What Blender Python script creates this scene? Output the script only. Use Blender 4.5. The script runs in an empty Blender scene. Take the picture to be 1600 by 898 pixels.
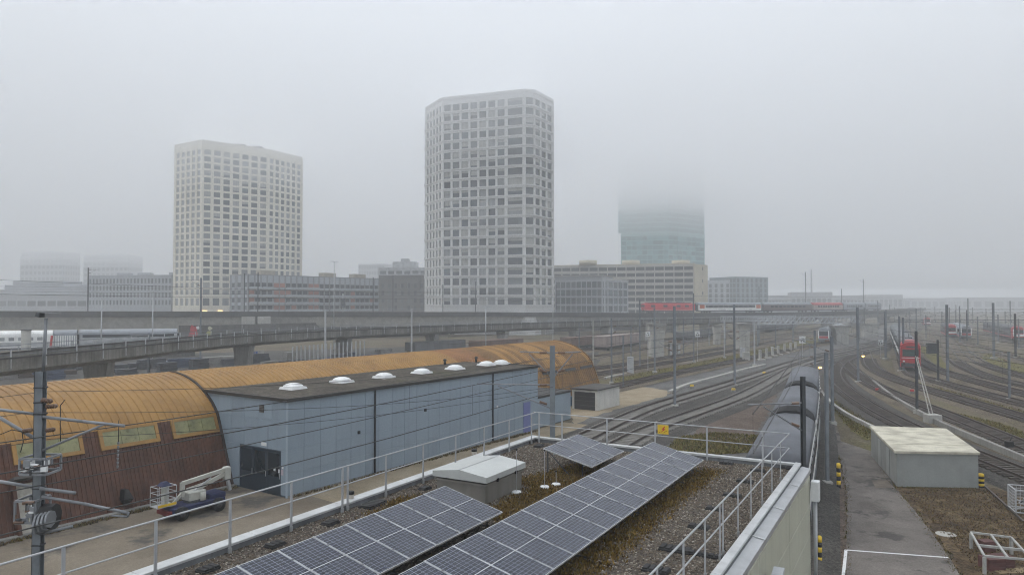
import bpy, math, random
import numpy as np
from mathutils import Vector, Matrix

random.seed(7)
RNG = np.random.default_rng(7)
SC = bpy.context.scene
COL = SC.collection
rad = math.radians

# ------------------------------------------------------------------ camera
H = 10.5                 # eye height above the yard
FPX = 1110.0             # focal length in photograph pixels (1600 wide)
PITCH = math.atan(26 / FPX)
cam_d = bpy.data.cameras.new('camera')
cam_d.sensor_width = 36.0
cam_d.lens = 36.0 * FPX / 1600.0
cam_d.clip_start = 0.3
cam_d.clip_end = 9000
cam = bpy.data.objects.new('camera', cam_d)
COL.objects.link(cam)
cam.location = (0, 0, H)
cam.rotation_euler = (rad(90) + PITCH, 0, 0)
SC.camera = cam

# ------------------------------------------------------------------ sky, sun, exposure
SUN_EL, SUN_AZ = rad(52), rad(-70)     # azimuth measured from +Y towards +X
world = bpy.data.worlds.new('World')
SC.world = world
world.use_nodes = True
nt = world.node_tree
nt.nodes.clear()
sky = nt.nodes.new('ShaderNodeTexSky')
sky.sky_type = 'NISHITA'
sky.sun_disc = False
sky.sun_elevation = SUN_EL
sky.sun_rotation = SUN_AZ
sky.dust_density = 6.0
hs = nt.nodes.new('ShaderNodeHueSaturation')
hs.inputs['Saturation'].default_value = 0.25
mixs = nt.nodes.new('ShaderNodeMix')
mixs.data_type = 'RGBA'
mixs.inputs[0].default_value = 0.9
mixs.inputs[7].default_value = (6.43, 6.88, 7.44, 1)     # even cloud cover
bg = nt.nodes.new('ShaderNodeBackground')
bg.inputs['Strength'].default_value = 0.1
wo = nt.nodes.new('ShaderNodeOutputWorld')
nt.links.new(sky.outputs[0], hs.inputs['Color'])
nt.links.new(hs.outputs[0], mixs.inputs[6])
nt.links.new(mixs.outputs[2], bg.inputs['Color'])
nt.links.new(bg.outputs[0], wo.inputs['Surface'])

sun_d = bpy.data.lights.new('sun', 'SUN')
sun_d.energy = 1.5
sun_d.angle = rad(35)
sun_d.color = (1.0, 0.96, 0.9)
sun = bpy.data.objects.new('sun', sun_d)
COL.objects.link(sun)
sd = Vector((math.sin(SUN_AZ) * math.cos(SUN_EL), math.cos(SUN_AZ) * math.cos(SUN_EL), math.sin(SUN_EL)))
sun.rotation_euler = sd.to_track_quat('Z', 'Y').to_euler()

SC.view_settings.view_transform = 'Standard'
SC.view_settings.look = 'None'
SC.view_settings.gamma = 1
SC.view_settings.use_curve_mapping = False
SC.view_settings.exposure = 1.6
SC.render.engine = 'CYCLES'
SC.cycles.use_denoising = True
SC.cycles.filter_width = 1.1
SC.cycles.max_bounces = 5
SC.cycles.diffuse_bounces = 2
SC.cycles.glossy_bounces = 2
SC.cycles.transmission_bounces = 2
SC.cycles.volume_bounces = 2
SC.cycles.caustics_reflective = False
SC.cycles.caustics_refractive = False

# ------------------------------------------------------------------ helpers: pixel <-> place
cp, sp = math.cos(PITCH), math.sin(PITCH)
def ray(px, py):
    a, b = (px - 800) / FPX, (449 - py) / FPX
    return Vector((a, cp - b * sp, sp + b * cp))
def gp(px, py, z=0.0):
    d = ray(px, py); t = (z - H) / d.z
    return Vector((d.x * t, d.y * t, z))
def dp(px, py, Y):
    d = ray(px, py); t = Y / d.y
    return Vector((d.x * t, Y, H + d.z * t))
def zat(py, Y):
    return dp(800, py, Y).z

RA = rad(29.65)
RU = Vector((math.sin(RA), math.cos(RA), 0)); RV = Vector((-math.cos(RA), math.sin(RA), 0))
RZ = rad(90) - RA
def R(u, v, z=0.0):
    p = RU * u + RV * v
    return Vector((p.x, p.y, z))
def to_uv(p):
    return (p.x * RU.x + p.y * RU.y, p.x * RV.x + p.y * RV.y)
BA = rad(34.3)
B0 = Vector((-12.2, 38.7, 0))
BU = Vector((math.sin(BA), math.cos(BA), 0)); BV = Vector((-math.cos(BA), math.sin(BA), 0))
BZ = rad(90) - BA
def to_b(p):
    q = p - B0
    return (q.x * BU.x + q.y * BU.y, q.x * BV.x + q.y * BV.y)
def bx_at(px, py, yb):
    """local x on the depot where the sight line of a pixel meets the upright plane y=yb"""
    d = ray(px, py)
    t = (yb + B0.dot(BV)) / (d.x * BV.x + d.y * BV.y)
    p = Vector((d.x * t, d.y * t, H + d.z * t))
    return to_b(p)[0], p.z

# ------------------------------------------------------------------ helpers: meshes
class MB:
    def __init__(s):
        s.v = []; s.f = []; s.mi = []
    def add(s, vs, fs, m=0):
        o = len(s.v)
        s.v.extend([tuple(v) for v in vs])
        for f in fs:
            s.f.append(tuple(i + o for i in f)); s.mi.append(m)
        return s
    def box(s, x0, x1, y0, y1, z0, z1, m=0):
        vs = [(x0,y0,z0),(x1,y0,z0),(x1,y1,z0),(x0,y1,z0),(x0,y0,z1),(x1,y0,z1),(x1,y1,z1),(x0,y1,z1)]
        return s.add(vs, [(3,2,1,0),(4,5,6,7),(0,1,5,4),(1,2,6,5),(2,3,7,6),(3,0,4,7)], m)
    def obox(s, c, size, rz=0.0, m=0, ry=0.0):
        hx, hy, hz = size[0]/2, size[1]/2, size[2]/2
        M = Matrix.Translation(Vector(c)) @ Matrix.Rotation(rz, 4, 'Z') @ Matrix.Rotation(ry, 4, 'Y')
        vs = [M @ Vector(p) for p in [(-hx,-hy,-hz),(hx,-hy,-hz),(hx,hy,-hz),(-hx,hy,-hz),(-hx,-hy,hz),(hx,-hy,hz),(hx,hy,hz),(-hx,hy,hz)]]
        return s.add(vs, [(3,2,1,0),(4,5,6,7),(0,1,5,4),(1,2,6,5),(2,3,7,6),(3,0,4,7)], m)
    def cbox(s, x0, x1, y0, y1, z0, z1, c=0.03, m=0):
        """box with chamfered upright edges and top edge"""
        def ring(d, z, e):
            a0, a1, b0, b1 = x0 + d, x1 - d, y0 + d, y1 - d
            return [(a0+e,b0,z),(a1-e,b0,z),(a1,b0+e,z),(a1,b1-e,z),(a1-e,b1,z),(a0+e,b1,z),(a0,b1-e,z),(a0,b0+e,z)]
        return s.loft([ring(0, z0, c), ring(0, z1 - c, c), ring(c, z1, c * .5)], m=m)
    def cyl(s, p0, p1, r0, r1=None, n=8, m=0, caps=True):
        p0, p1 = Vector(p0), Vector(p1)
        r1 = r0 if r1 is None else r1
        d = (p1 - p0)
        if d.length < 1e-6: return s
        d.normalize()
        a = d.orthogonal().normalized(); b = d.cross(a)
        vs = []
        for p, r in ((p0, r0), (p1, r1)):
            for i in range(n):
                t = 2 * math.pi * i / n
                vs.append(p + a * (r * math.cos(t)) + b * (r * math.sin(t)))
        fs = [(i, (i + 1) % n, n + (i + 1) % n, n + i) for i in range(n)]
        if caps:
            fs += [tuple(range(n - 1, -1, -1)), tuple(range(n, 2 * n))]
        return s.add(vs, fs, m)
    def tube(s, pts, r, n=6, m=0):
        for a, b in zip(pts[:-1], pts[1:]): s.cyl(a, b, r, r, n, m)
        return s
    def prism(s, poly, z0, z1, m=0):
        n = len(poly)
        ar = sum(poly[i][0]*poly[(i+1)%n][1]-poly[(i+1)%n][0]*poly[i][1] for i in range(n))
        if ar < 0: poly = poly[::-1]
        vs = [(p[0],p[1],z0) for p in poly] + [(p[0],p[1],z1) for p in poly]
        fs = [(i,(i+1)%n,n+(i+1)%n,n+i) for i in range(n)] + [tuple(range(n-1,-1,-1)), tuple(range(n,2*n))]
        return s.add(vs, fs, m)
    def loft(s, rings, m=0, caps=True, closed=True):
        n = len(rings[0]); vs = [p for r in rings for p in r]; fs = []
        for k in range(len(rings) - 1):
            for i in range(n if closed else n - 1):
                j = (i + 1) % n
                fs.append((k*n+i, k*n+j, (k+1)*n+j, (k+1)*n+i))
        if caps and closed:
            fs += [tuple(range(n - 1, -1, -1)), tuple(range((len(rings)-1)*n, len(rings)*n))]
        return s.add(vs, fs, m)
    def extr_x(s, prof, x0, x1, m=0, caps=True):
        """profile of (y,z) swept along x"""
        return s.loft([[(x0, y, z) for y, z in prof], [(x1, y, z) for y, z in prof]], m, caps)
    def mesh(s, name, mats, smooth=False):
        me = bpy.data.meshes.new(name)
        me.from_pydata(s.v, [], s.f)
        if not isinstance(mats, (list, tuple)): mats = [mats]
        for m in mats: me.materials.append(m)
        if len(mats) > 1: me.polygons.foreach_set('material_index', s.mi)
        if smooth: me.polygons.foreach_set('use_smooth', [True] * len(s.f))
        me.update()
        return me
    def build(s, name, mats, parent=None, smooth=False, loc=None, rz=None):
        return link(name, s.mesh(name, mats, smooth), parent, loc, rz)

def link(name, me, parent=None, loc=None, rz=None):
    o = bpy.data.objects.new(name, me)
    COL.objects.link(o)
    if parent is not None: o.parent = parent
    if loc is not None: o.location = loc
    if rz is not None: o.rotation_euler = (0, 0, rz)
    return o
def tag(o, label=None, cat=None, group=None, kind=None):
    if label: o['label'] = label
    if cat: o['category'] = cat
    if group: o['group'] = group
    if kind: o['kind'] = kind
    return o
def thing(name, label, cat, loc=(0,0,0), rz=0.0, group=None):
    o = bpy.data.objects.new(name, None)
    COL.objects.link(o)
    o.empty_display_size = 0.3
    o.location = loc; o.rotation_euler = (0, 0, rz)
    return tag(o, label, cat, group)
def struct(o): return tag(o, kind='structure')
def stuff(o, label=None, cat=None): return tag(o, label, cat, None, 'stuff')

# ------------------------------------------------------------------ helpers: materials
MATS = {}
def _nodes(m):
    m.use_nodes = True
    nt = m.node_tree; nt.nodes.clear()
    out = nt.nodes.new('ShaderNodeOutputMaterial')
    b = nt.nodes.new('ShaderNodeBsdfPrincipled')
    nt.links.new(b.outputs[0], out.inputs['Surface'])
    return nt, b
def noise(nt, vec, scale, detail=3, rough=.55):
    n = nt.nodes.new('ShaderNodeTexNoise')
    n.inputs['Scale'].default_value = scale; n.inputs['Detail'].default_value = detail; n.inputs['Roughness'].default_value = rough
    nt.links.new(vec, n.inputs['Vector'])
    return n.outputs['Fac']
def ramp(nt, fac, stops):
    r = nt.nodes.new('ShaderNodeValToRGB')
    e = r.color_ramp.elements
    while len(e) < len(stops): e.new(.5)
    for k, (p, c) in enumerate(stops):
        e[k].position = p; e[k].color = (c[0], c[1], c[2], 1)
    nt.links.new(fac, r.inputs[0])
    return r.outputs[0]
def mixc(nt, fac, a, b, mode='MIX'):
    n = nt.nodes.new('ShaderNodeMix'); n.data_type = 'RGBA'; n.blend_type = mode
    for i, x in ((0, fac), (6, a), (7, b)):
        if isinstance(x, (int, float)): n.inputs[i].default_value = x
        elif isinstance(x, (tuple, list)): n.inputs[i].default_value = (x[0], x[1], x[2], 1)
        else: nt.links.new(x, n.inputs[i])
    return n.outputs[2]
def math_n(nt, op, a, b=None, c=None):
    n = nt.nodes.new('ShaderNodeMath'); n.operation = op
    for i, x in enumerate((a, b, c)):
        if x is None: continue
        if isinstance(x, (int, float)): n.inputs[i].default_value = x
        else: nt.links.new(x, n.inputs[i])
    return n.outputs[0]
def bumpn(nt, h, strength, dist, b):
    n = nt.nodes.new('ShaderNodeBump'); n.inputs['Strength'].default_value = strength; n.inputs['Distance'].default_value = dist
    nt.links.new(h, n.inputs['Height']); nt.links.new(n.outputs[0], b.inputs['Normal'])
def pos(nt, zs=1.0):
    g = nt.nodes.new('ShaderNodeNewGeometry').outputs['Position']
    if zs == 1.0: return g
    mp = nt.nodes.new('ShaderNodeMapping'); mp.inputs['Scale'].default_value = (1, 1, zs)
    nt.links.new(g, mp.inputs['Vector'])
    return mp.outputs[0]

def mat(key, col, rough=.75, metal=0.0, var=.18, scale=.8, fine=9.0, bump=0.0, streak=0.0, spec=.4, tint=None):
    """paint, metal, concrete...: base colour with blotches, fine grain and optional rain streaks"""
    if key in MATS: return MATS[key]
    m = bpy.data.materials.new(key); MATS[key] = m
    nt, b = _nodes(m)
    p = pos(nt)
    n1 = noise(nt, p, scale, 4); n2 = noise(nt, p, fine, 2)
    dark = tuple(c * (1 - var * 1.6) for c in col); lite = tuple(min(1, c * (1 + var)) for c in col)
    if tint: dark = tuple(dark[i] * .6 + tint[i] * .4 for i in range(3))
    c = ramp(nt, n1, [(.28, dark), (.55, col), (.8, lite)])
    g = ramp(nt, n2, [(.3, (1 - var * .7,) * 3), (.7, (1, 1, 1))])
    c = mixc(nt, 1.0, c, g, 'MULTIPLY')
    if streak:
        s = noise(nt, pos(nt, .06), 3.2, 3)
        sc = ramp(nt, s, [(.42, (1, 1, 1)), (.75, (1 - streak,) * 3)])
        c = mixc(nt, 1.0, c, sc, 'MULTIPLY')
    nt.links.new(c, b.inputs['Base Color'])
    b.inputs['Metallic'].default_value = metal
    rr = nt.nodes.new('ShaderNodeMapRange')
    rr.inputs[3].default_value = max(.05, rough - .1); rr.inputs[4].default_value = min(1, rough + .1)
    nt.links.new(n2, rr.inputs[0]); nt.links.new(rr.outputs[0], b.inputs['Roughness'])
    b.inputs['Specular IOR Level'].default_value = spec
    if bump: bumpn(nt, n2, bump, .02, b)
    return m
def glass(key, col, rough=.12, var=.3, scale=.25):
    """opaque-looking building glass: dark inside, sky on the surface"""
    if key in MATS: return MATS[key]
    m = bpy.data.materials.new(key); MATS[key] = m
    nt, b = _nodes(m)
    oi = nt.nodes.new('ShaderNodeObjectInfo')
    c = ramp(nt, oi.outputs['Random'], [(0, tuple(x * (1 - var) for x in col)), (1, tuple(x * (1 + var) for x in col))])
    n = noise(nt, pos(nt), scale * 6, 2)
    c = mixc(nt, 1.0, c, ramp(nt, n, [(.3, (.75,) * 3), (.7, (1, 1, 1))]), 'MULTIPLY')
    nt.links.new(c, b.inputs['Base Color'])
    b.inputs['Roughness'].default_value = rough
    b.inputs['Specular IOR Level'].default_value = .5
    return m
def earth(key, stops, scale=.35, fine=14, rough=.95, bump=.5, patch=None, pscale=.12, pth=(.5, .6), speck=.35):
    """ground: patches of several colours, stones and grain"""
    if key in MATS: return MATS[key]
    m = bpy.data.materials.new(key); MATS[key] = m
    nt, b = _nodes(m)
    p = pos(nt)
    n1 = noise(nt, p, scale, 6, .65)
    stops = [(a, tuple(x * .9 for x in c)) for a, c in stops]
    if patch: patch = tuple(x * .9 for x in patch)
    c = ramp(nt, n1, stops)
    if patch:
        n3 = noise(nt, p, pscale, 5, .7)
        c = mixc(nt, ramp(nt, n3, [(pth[0], (0,)*3), (pth[1], (1,)*3)]), c, patch)
    v = nt.nodes.new('ShaderNodeTexVoronoi'); v.inputs['Scale'].default_value = fine
    nt.links.new(p, v.inputs['Vector'])
    bw = nt.nodes.new('ShaderNodeRGBToBW'); nt.links.new(v.outputs['Color'], bw.inputs[0])
    c = mixc(nt, 1.0, c, ramp(nt, bw.outputs[0], [(.1, (1 - speck,)*3), (.9, (1 + speck * .6,)*3)]), 'MULTIPLY')
    n2 = noise(nt, p, fine * .35, 3, .7)
    c = mixc(nt, 1.0, c, ramp(nt, n2, [(.3, (1 - speck,)*3), (.65, (1.05,)*3)]), 'MULTIPLY')
    nt.links.new(c, b.inputs['Base Color'])
    b.inputs['Roughness'].default_value = rough
    b.inputs['Specular IOR Level'].default_value = .2
    if bump: bumpn(nt, v.outputs['Distance'], bump, .05, b)
    return m
def island(key, cols, rough=.9):
    """many small loose pieces (pebbles, blades): a colour for each piece"""
    if key in MATS: return MATS[key]
    m = bpy.data.materials.new(key); MATS[key] = m
    nt, b = _nodes(m)
    g = nt.nodes.new('ShaderNodeNewGeometry')
    k = len(cols)
    c = ramp(nt, g.outputs['Random Per Island'], [(i / max(1, k - 1), cc) for i, cc in enumerate(cols)])
    nt.links.new(c, b.inputs['Base Color'])
    b.inputs['Roughness'].default_value = rough
    b.inputs['Specular IOR Level'].default_value = .25
    return m
def emit(key, col, s):
    if key in MATS: return MATS[key]
    m = bpy.data.materials.new(key); MATS[key] = m
    nt, b = _nodes(m)
    b.inputs['Base Color'].default_value = (*col, 1)
    b.inputs['Emission Color'].default_value = (*col, 1)
    b.inputs['Emission Strength'].default_value = s
    return m

GALV = mat('galvanised steel', (.44, .45, .465), .45, .2, .1, 2.5)
STEEL_G = mat('grey green mast paint', (.2, .22, .24), .6, .1, .15, 1.5, streak=.25)
GALV_D = mat('weathered galvanised steel', (.24, .25, .265), .5, .2, .15, 2.5)
STEEL_D = mat('dark mast steel', (.055, .06, .066), .6, .1, .2, 1.5)
RAILM = mat('rail steel', (.06, .042, .032), .5, .2, .25, 1.2)
CONC = mat('concrete', (.27, .262, .24), .9, 0, .2, .5, 12, .15, streak=.25)
CONC_D = mat('stained concrete', (.12, .115, .105), .92, 0, .3, .35, 7, .15, streak=.4)
CONC_L = mat('pale concrete', (.4, .39, .36), .9, 0, .15, .7, 14, .1, streak=.15)
BLACK = mat('black rubber', (.011, .011, .012), .6, 0, .2, 4)
WHITE = mat('white paint', (.72, .73, .73), .5, 0, .08, 1.5, streak=.08)
YELLOW = mat('yellow paint', (.75, .5, .03), .5, 0, .1, 3)
RED = mat('red paint', (.5, .035, .03), .45, 0, .12, 1.2)
INSUL = mat('brown insulator', (.16, .1, .07), .35, 0, .1, 5)

# ------------------------------------------------------------------ curves
def spline(pts, step=1.0):
    """Catmull-Rom through points, resampled at about `step` metres"""
    P = [Vector(p) for p in pts]
    P = [P[0] * 2 - P[1]] + P + [P[-1] * 2 - P[-2]]
    out = []
    for i in range(1, len(P) - 2):
        a, b, c, d = P[i-1], P[i], P[i+1], P[i+2]
        n = max(4, int((c - b).length / step * 2))
        for k in range(n):
            t = k / n
            out.append(.5 * ((2*b) + (c-a)*t + (2*a-5*b+4*c-d)*t*t + (3*b-a-3*c+d)*t**3))
    out.append(P[-2])
    res = [out[0]]; acc = 0
    for p, q in zip(out[:-1], out[1:]):
        acc += (q - p).length
        if acc >= step: res.append(q); acc = 0
    if (res[-1] - out[-1]).length > .1: res.append(out[-1])
    return res
def smooth_path(P, it=6):
    P = [p.copy() for p in P]
    for _ in range(it):
        P = [P[0]] + [(P[i-1] + P[i]*2 + P[i+1]) / 4 for i in range(1, len(P) - 1)] + [P[-1]]
    return P
def normals2(P):
    N = []
    for i in range(len(P)):
        d = P[min(i+1, len(P)-1)] - P[max(i-1, 0)]
        d.z = 0; d.normalize()
        N.append(Vector((-d.y, d.x, 0)))     # left of travel
    return N
def sweep(mb, P, prof, m=0, N=None, caps=True):
    """closed profile [(offset to left, z)] along path"""
    N = N or normals2(P)
    rings = [[(p.x + n.x*o, p.y + n.y*o, p.z + z) for o, z in prof] for p, n in zip(P, N)]
    return mb.loft(rings, m, caps)
def rect(o0, o1, z0, z1): return [(o0, z0), (o1, z0), (o1, z1), (o0, z1)]

# ================================================================== THE SETTING
DIRT = earth('yard ground', [(.3, (.1, .08, .05)), (.5, (.16, .13, .083)), (.72, (.22, .18, .12))], .12, 9, patch=(.12, .11, .035), pscale=.06, pth=(.52, .66), speck=.4)
g = MB()
G = 2400
g.add([(-G, -300, 0), (G, -300, 0), (G, G, 0), (-G, G, 0)], [(0, 1, 2, 3)])
struct(g.build('ground', DIRT))

def jag(pts, amp, step):
    """outline with uneven natural edges"""
    out = []
    n = len(pts)
    for i in range(n):
        a, b = Vector(pts[i]), Vector(pts[(i+1) % n])
        k = max(1, int((b - a).length / step))
        for j in range(k):
            p = a.lerp(b, j / k)
            p.x += random.uniform(-amp, amp); p.y += random.uniform(-amp, amp)
            out.append(p)
    return out
SHEETZ = [0.0]
def sheet(name, pts, m, amp=0, step=1.0, kind='structure', label=None, cat=None, z=None):
    SHEETZ[0] += .004
    zz = SHEETZ[0] if z is None else z
    pts = [Vector((p[0], p[1], 0)) for p in pts]
    if amp: pts = jag(pts, amp, step)
    n = len(pts)
    ar = sum(pts[i].x*pts[(i+1)%n].y - pts[(i+1)%n].x*pts[i].y for i in range(n))
    if ar < 0: pts = pts[::-1]
    b = MB(); b.add([(p.x, p.y, zz) for p in pts], [tuple(range(n))])
    o = b.build(name, m)
    return tag(o, label, cat, None, kind)
def G_(*pp): return [gp(x, y) for x, y in pp]

GRAVEL = earth('grey track gravel', [(.3, (.10, .097, .092)), (.5, (.155, .15, .143)), (.72, (.2, .195, .185))], .3, 16, speck=.4)
MOSS = earth('mossy verge', [(.3, (.085, .074, .024)), (.5, (.155, .14, .034)), (.72, (.24, .19, .06))], .4, 10, speck=.45)
SOIL = earth('brown soil', [(.3, (.05, .033, .018)), (.5, (.12, .08, .042)), (.72, (.21, .155, .085))], .7, 10, bump=.7, speck=.5)
SAND = earth('sandy fines', [(.3, (.25, .2, .13)), (.5, (.33, .27, .185)), (.75, (.4, .34, .25))], .4, 20, bump=.2, speck=.15)
REDGRAVEL = earth('rusty gravel', [(.3, (.1, .075, .058)), (.5, (.155, .115, .09)), (.72, (.2, .165, .14))], .5, 12, speck=.45)
YARDM = earth('worn yard paving', [(.3, (.13, .105, .078)), (.5, (.2, .168, .128)), (.72, (.265, .23, .18))], .22, 25, bump=.1, patch=(.085, .08, .072), pscale=.16, pth=(.53, .6), speck=.14)
ASPH = earth('worn asphalt', [(.3, (.112, .098, .088)), (.5, (.17, .152, .137)), (.72, (.235, .212, .19))], .45, 30, bump=.15, patch=(.085, .078, .072), pscale=.3, pth=(.54, .6), speck=.2)

def mat_yard(): return earth('storage yard with painted shade', [(.3, (.05, .048, .045)), (.5, (.08, .076, .07)), (.72, (.12, .115, .105))], .2, 8, speck=.4)
# wide gravel formation under the running lines
sheet('gravel', G_((870, 700), (940, 612), (1060, 583), (1200, 548), (1330, 520), (1400, 506), (1388, 545), (1334, 572), (1324, 592), (1350, 622), (1440, 672), (1420, 690), (1340, 650), (1275, 640), (1180, 720), (1000, 760)), GRAVEL, .5, 3)
# paved yard before the depot and the sandy strip along the blue hall
def Bw(x, y): p = B0 + BU * x + BV * y; return (p.x, p.y)
sheet('yard_pavement', [Bw(-30, -12), Bw(1.2, -12), Bw(1.2, 4.2), Bw(-30, 4.2)], YARDM)
sheet('sand_strip', [Bw(.9, -3.4), Bw(27.5, -2.6), Bw(30, -2.4), Bw(30, .2), Bw(.9, .2)], SAND, .12, 1)
sheet('sand_strip', [Bw(-26, -8), Bw(-12, -4.9), Bw(-12, -6.5), Bw(-26, -12)], SAND, .15, 1)
sheet('sand_lot', G_((884, 640), (930, 598), (990, 602), (1055, 612), (1040, 618), (960, 640), (900, 662)), SAND, .25, 1.2)
# verges
sheet('moss_verge', G_((950, 612), (965, 590), (1080, 566), (1180, 545), (1260, 528), (1320, 520), (1330, 526), (1270, 540), (1160, 562), (1060, 586)), MOSS, .6, 2)
sheet('moss_verge', G_((1040, 702), (1060, 684), (1110, 676), (1185, 680), (1180, 706), (1100, 712)), MOSS, .2, .7)
sheet('rust_gravel', G_((1085, 678), (1120, 636), (1180, 606), (1218, 602), (1200, 650), (1170, 690), (1120, 690)), REDGRAVEL, .3, .8)
sheet('moss_verge', G_((1300, 600), (1316, 622), (1372, 668), (1358, 690), (1330, 672), (1304, 640)), MOSS, .25, .7)
sheet('moss_verge', G_((1470, 640), (1560, 660), (1640, 690), (1640, 705), (1540, 675), (1460, 652)), MOSS, .3, 1)
sheet('moss_verge', G_((1430, 590), (1520, 618), (1640, 650), (1640, 664), (1530, 636), (1420, 604)), MOSS, .35, 1)
sheet('moss_verge', G_((1500, 560), (1545, 553), (1640, 560), (1640, 588), (1560, 578)), MOSS, .4, 1.4)
sheet('moss_verge', G_((1430, 540), (1446, 538), (1490, 575), (1470, 580)), MOSS, .3, 1)
sheet('shade_toned_yard', G_((-60, 640), (-60, 560), (300, 552), (700, 540), (940, 532), (930, 600), (400, 600)), mat_yard(), .5, 4)  # dark yard ground; its colour also carries the shade below the ramp
# service path and the soil beside it
sheet('soil', G_((1398, 764), (1530, 758), (1640, 790), (1680, 930), (1520, 930), (1470, 850)), SOIL, .25, .6)
sheet('gravel', G_((1278, 720), (1312, 720), (1324, 780), (1322, 930), (1270, 930)), REDGRAVEL, .12, .5)
path_o = sheet('path', G_((1322, 940), (1322, 860), (1324, 775), (1312, 712), (1278, 706), (1274, 640), (1288, 612), (1302, 640), (1314, 690), (1362, 706), (1396, 760), (1440, 812), (1482, 872), (1520, 940)), ASPH, .04, .6)
for k, (a, b) in enumerate([((1321, 861), (1482, 873)), ((1322, 861), (1315, 925))]):
    A, Bp = gp(*a), gp(*b)
    d = (Bp - A).normalized(); n = Vector((-d.y, d.x, 0)) * .06
    b_ = MB(); z = SHEETZ[0] + .004 + k * .004
    b_.add([(A-n)+Vector((0,0,z)), (Bp-n)+Vector((0,0,z)), (Bp+n)+Vector((0,0,z)), (A+n)+Vector((0,0,z))], [(0,1,2,3)])
    b_.build('painted_line', WHITE, path_o)
# manhole cover ring in the soil
mp = gp(1478, 836)
mb = MB(); mb.cyl((mp.x, mp.y, .0), (mp.x, mp.y, .07), .45, .42, 16)
tag(mb.build('manhole_cover', CONC_L), 'pale round manhole cover in the brown soil beside the path', 'manhole')

# ------------------------------------------------------------------ railway tracks
SLEEP_L = mat('concrete sleeper', (.25, .237, .215), .9, 0, .2, .9, 8)
SLEEP_D = mat('old timber sleeper', (.075, .06, .048), .9, 0, .3, 1.2, 8)
BAL_D = earth('dark ballast', [(.3, (.066, .06, .053)), (.5, (.1, .092, .082)), (.72, (.14, .13, .115))], .3, 14, speck=.5, bump=.8)
BAL_B = earth('brown ballast', [(.3, (.125, .1, .07)), (.5, (.185, .15, .11)), (.72, (.245, .205, .152))], .25, 14, speck=.5, bump=.8, patch=(.15, .135, .05), pscale=.09, pth=(.55, .7))
_sl = {}
def sleeper_mesh(m):
    if m.name not in _sl:
        b = MB(); b.loft([[(-1.3,-.14,0),(1.3,-.14,0),(1.3,.14,0),(-1.3,.14,0)], [(-1.3,-.13,.1),(1.3,-.13,.1),(1.3,.13,.1),(-1.3,.13,.1)]])
        _sl[m.name] = b.mesh('sleeper', m)
    return _sl[m.name]
NT = [0]
TRACKS = {}
BEDW = {'H1': .75, 'D1': .78, 'D2': .78, 'D3': .78, 'E': .75, 'F': .75, 'G': .75}
def track(key, label, P, bal, slm, near=0, far=160, zoff=None, bed=True, sleepers=True, group=None):
    NT[0] += 1
    z = (.006 * NT[0]) if zoff is None else zoff
    P = smooth_path(spline(P, 1.2), 8)
    for p in P: p.z = z
    TRACKS[key] = P
    N = normals2(P)
    bw = BEDW.get(key, .72 if key[0] == 'Y' else 1.0)
    t = thing('railway_track', label, 'track', P[0], 0, group)
    L = [p - P[0] for p in P]
    if bed:
        b = MB(); sweep(b, L, [(-2.6*bw, -.02), (2.6*bw, -.02), (1.75*bw, .2), (-1.75*bw, .2)], N=N)
        b.build('ballast_bed', bal, t)
    top = .2 if bed else 0.0
    for s in (-1, 1):
        b = MB()
        sweep(b, L, [(s*.755-.1, top+.09), (s*.755+.1, top+.09), (s*.755+.04, top+.14), (s*.755+.04, top+.28), (s*.755-.04, top+.28), (s*.755-.04, top+.14)], N=N)  # broad dark foot also stands in for the shadow along the rail sides
        b.build('rail', RAILM, t)
    if sleepers:
        cand = []
        acc = 0; prev = L[0]
        for i in range(1, len(L)):
            seg = (L[i] - L[i-1]); sl = seg.length; d = 0
            while acc + (sl - d) >= .62:
                d += .62 - acc; acc = 0
                p = L[i-1] + seg * (d / sl)
                cand.append((p, math.atan2(N[i].y, N[i].x)))
            acc += sl - d
        rest = MB(); cnt = 0
        vis = []
        for p, a in cand:
            w = p + P[0]
            if w.y < 24 or abs(w.x) > w.y * .78: continue
            vis.append((w.length, p, a))
        vis.sort(key=lambda q: q[0])
        for dist, p, a in vis:
            if cnt < near and dist < 95:
                link('sleeper', sleeper_mesh(slm), t, (p.x, p.y, top + .0), a); cnt += 1
            elif dist < far:
                rest.obox((p.x, p.y, top + .045), (2.6, .26, .09), a)
        if rest.v: stuff(rest.build('far_sleepers', slm, t))
    return t
def px(pp, z=.3): return [gp(x, y, z) for x, y in pp]

tA = track('A', 'left of the two light-sleepered main tracks passing the blue hall', [R(2, 21.5), R(20, 20.3)] + px([(985, 650), (1056, 625), (1118, 606), (1170, 590), (1222, 572), (1265, 559), (1305, 549), (1345, 540), (1384, 530), (1412, 515), (1424, 503)]), BAL_D, SLEEP_L, 170, 200)
tB = track('B', 'right of the two light-sleepered main tracks passing the blue hall', [R(2, 17.2), R(20, 16.8)] + px([(985, 686), (1054, 657.5), (1145, 625), (1189, 604), (1220, 586), (1250, 571), (1300, 556.5), (1345, 548), (1386, 538), (1420, 522), (1438, 506)]), BAL_D, SLEEP_L, 170, 200)
tC = track('C', 'tightly curved track on dark ballast running behind the flat-roofed concrete hut', px([(1430, 527), (1400, 539), (1368, 546), (1338, 555), (1316, 566), (1305, 579), (1310, 597), (1335, 619), (1372, 642), (1421, 667), (1480, 693), (1540, 718), (1600, 741), (1700, 780)]), BAL_D, SLEEP_D, 170, 170)
tD = track('D1', 'first rusty siding right of the curved dark track, past the white stay', px([(1318, 564), (1328, 575), (1345, 588), (1372, 604), (1420, 625), (1462, 641), (1530, 668), (1600, 697), (1700, 740)]), BAL_B, SLEEP_D, 120, 150)
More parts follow.
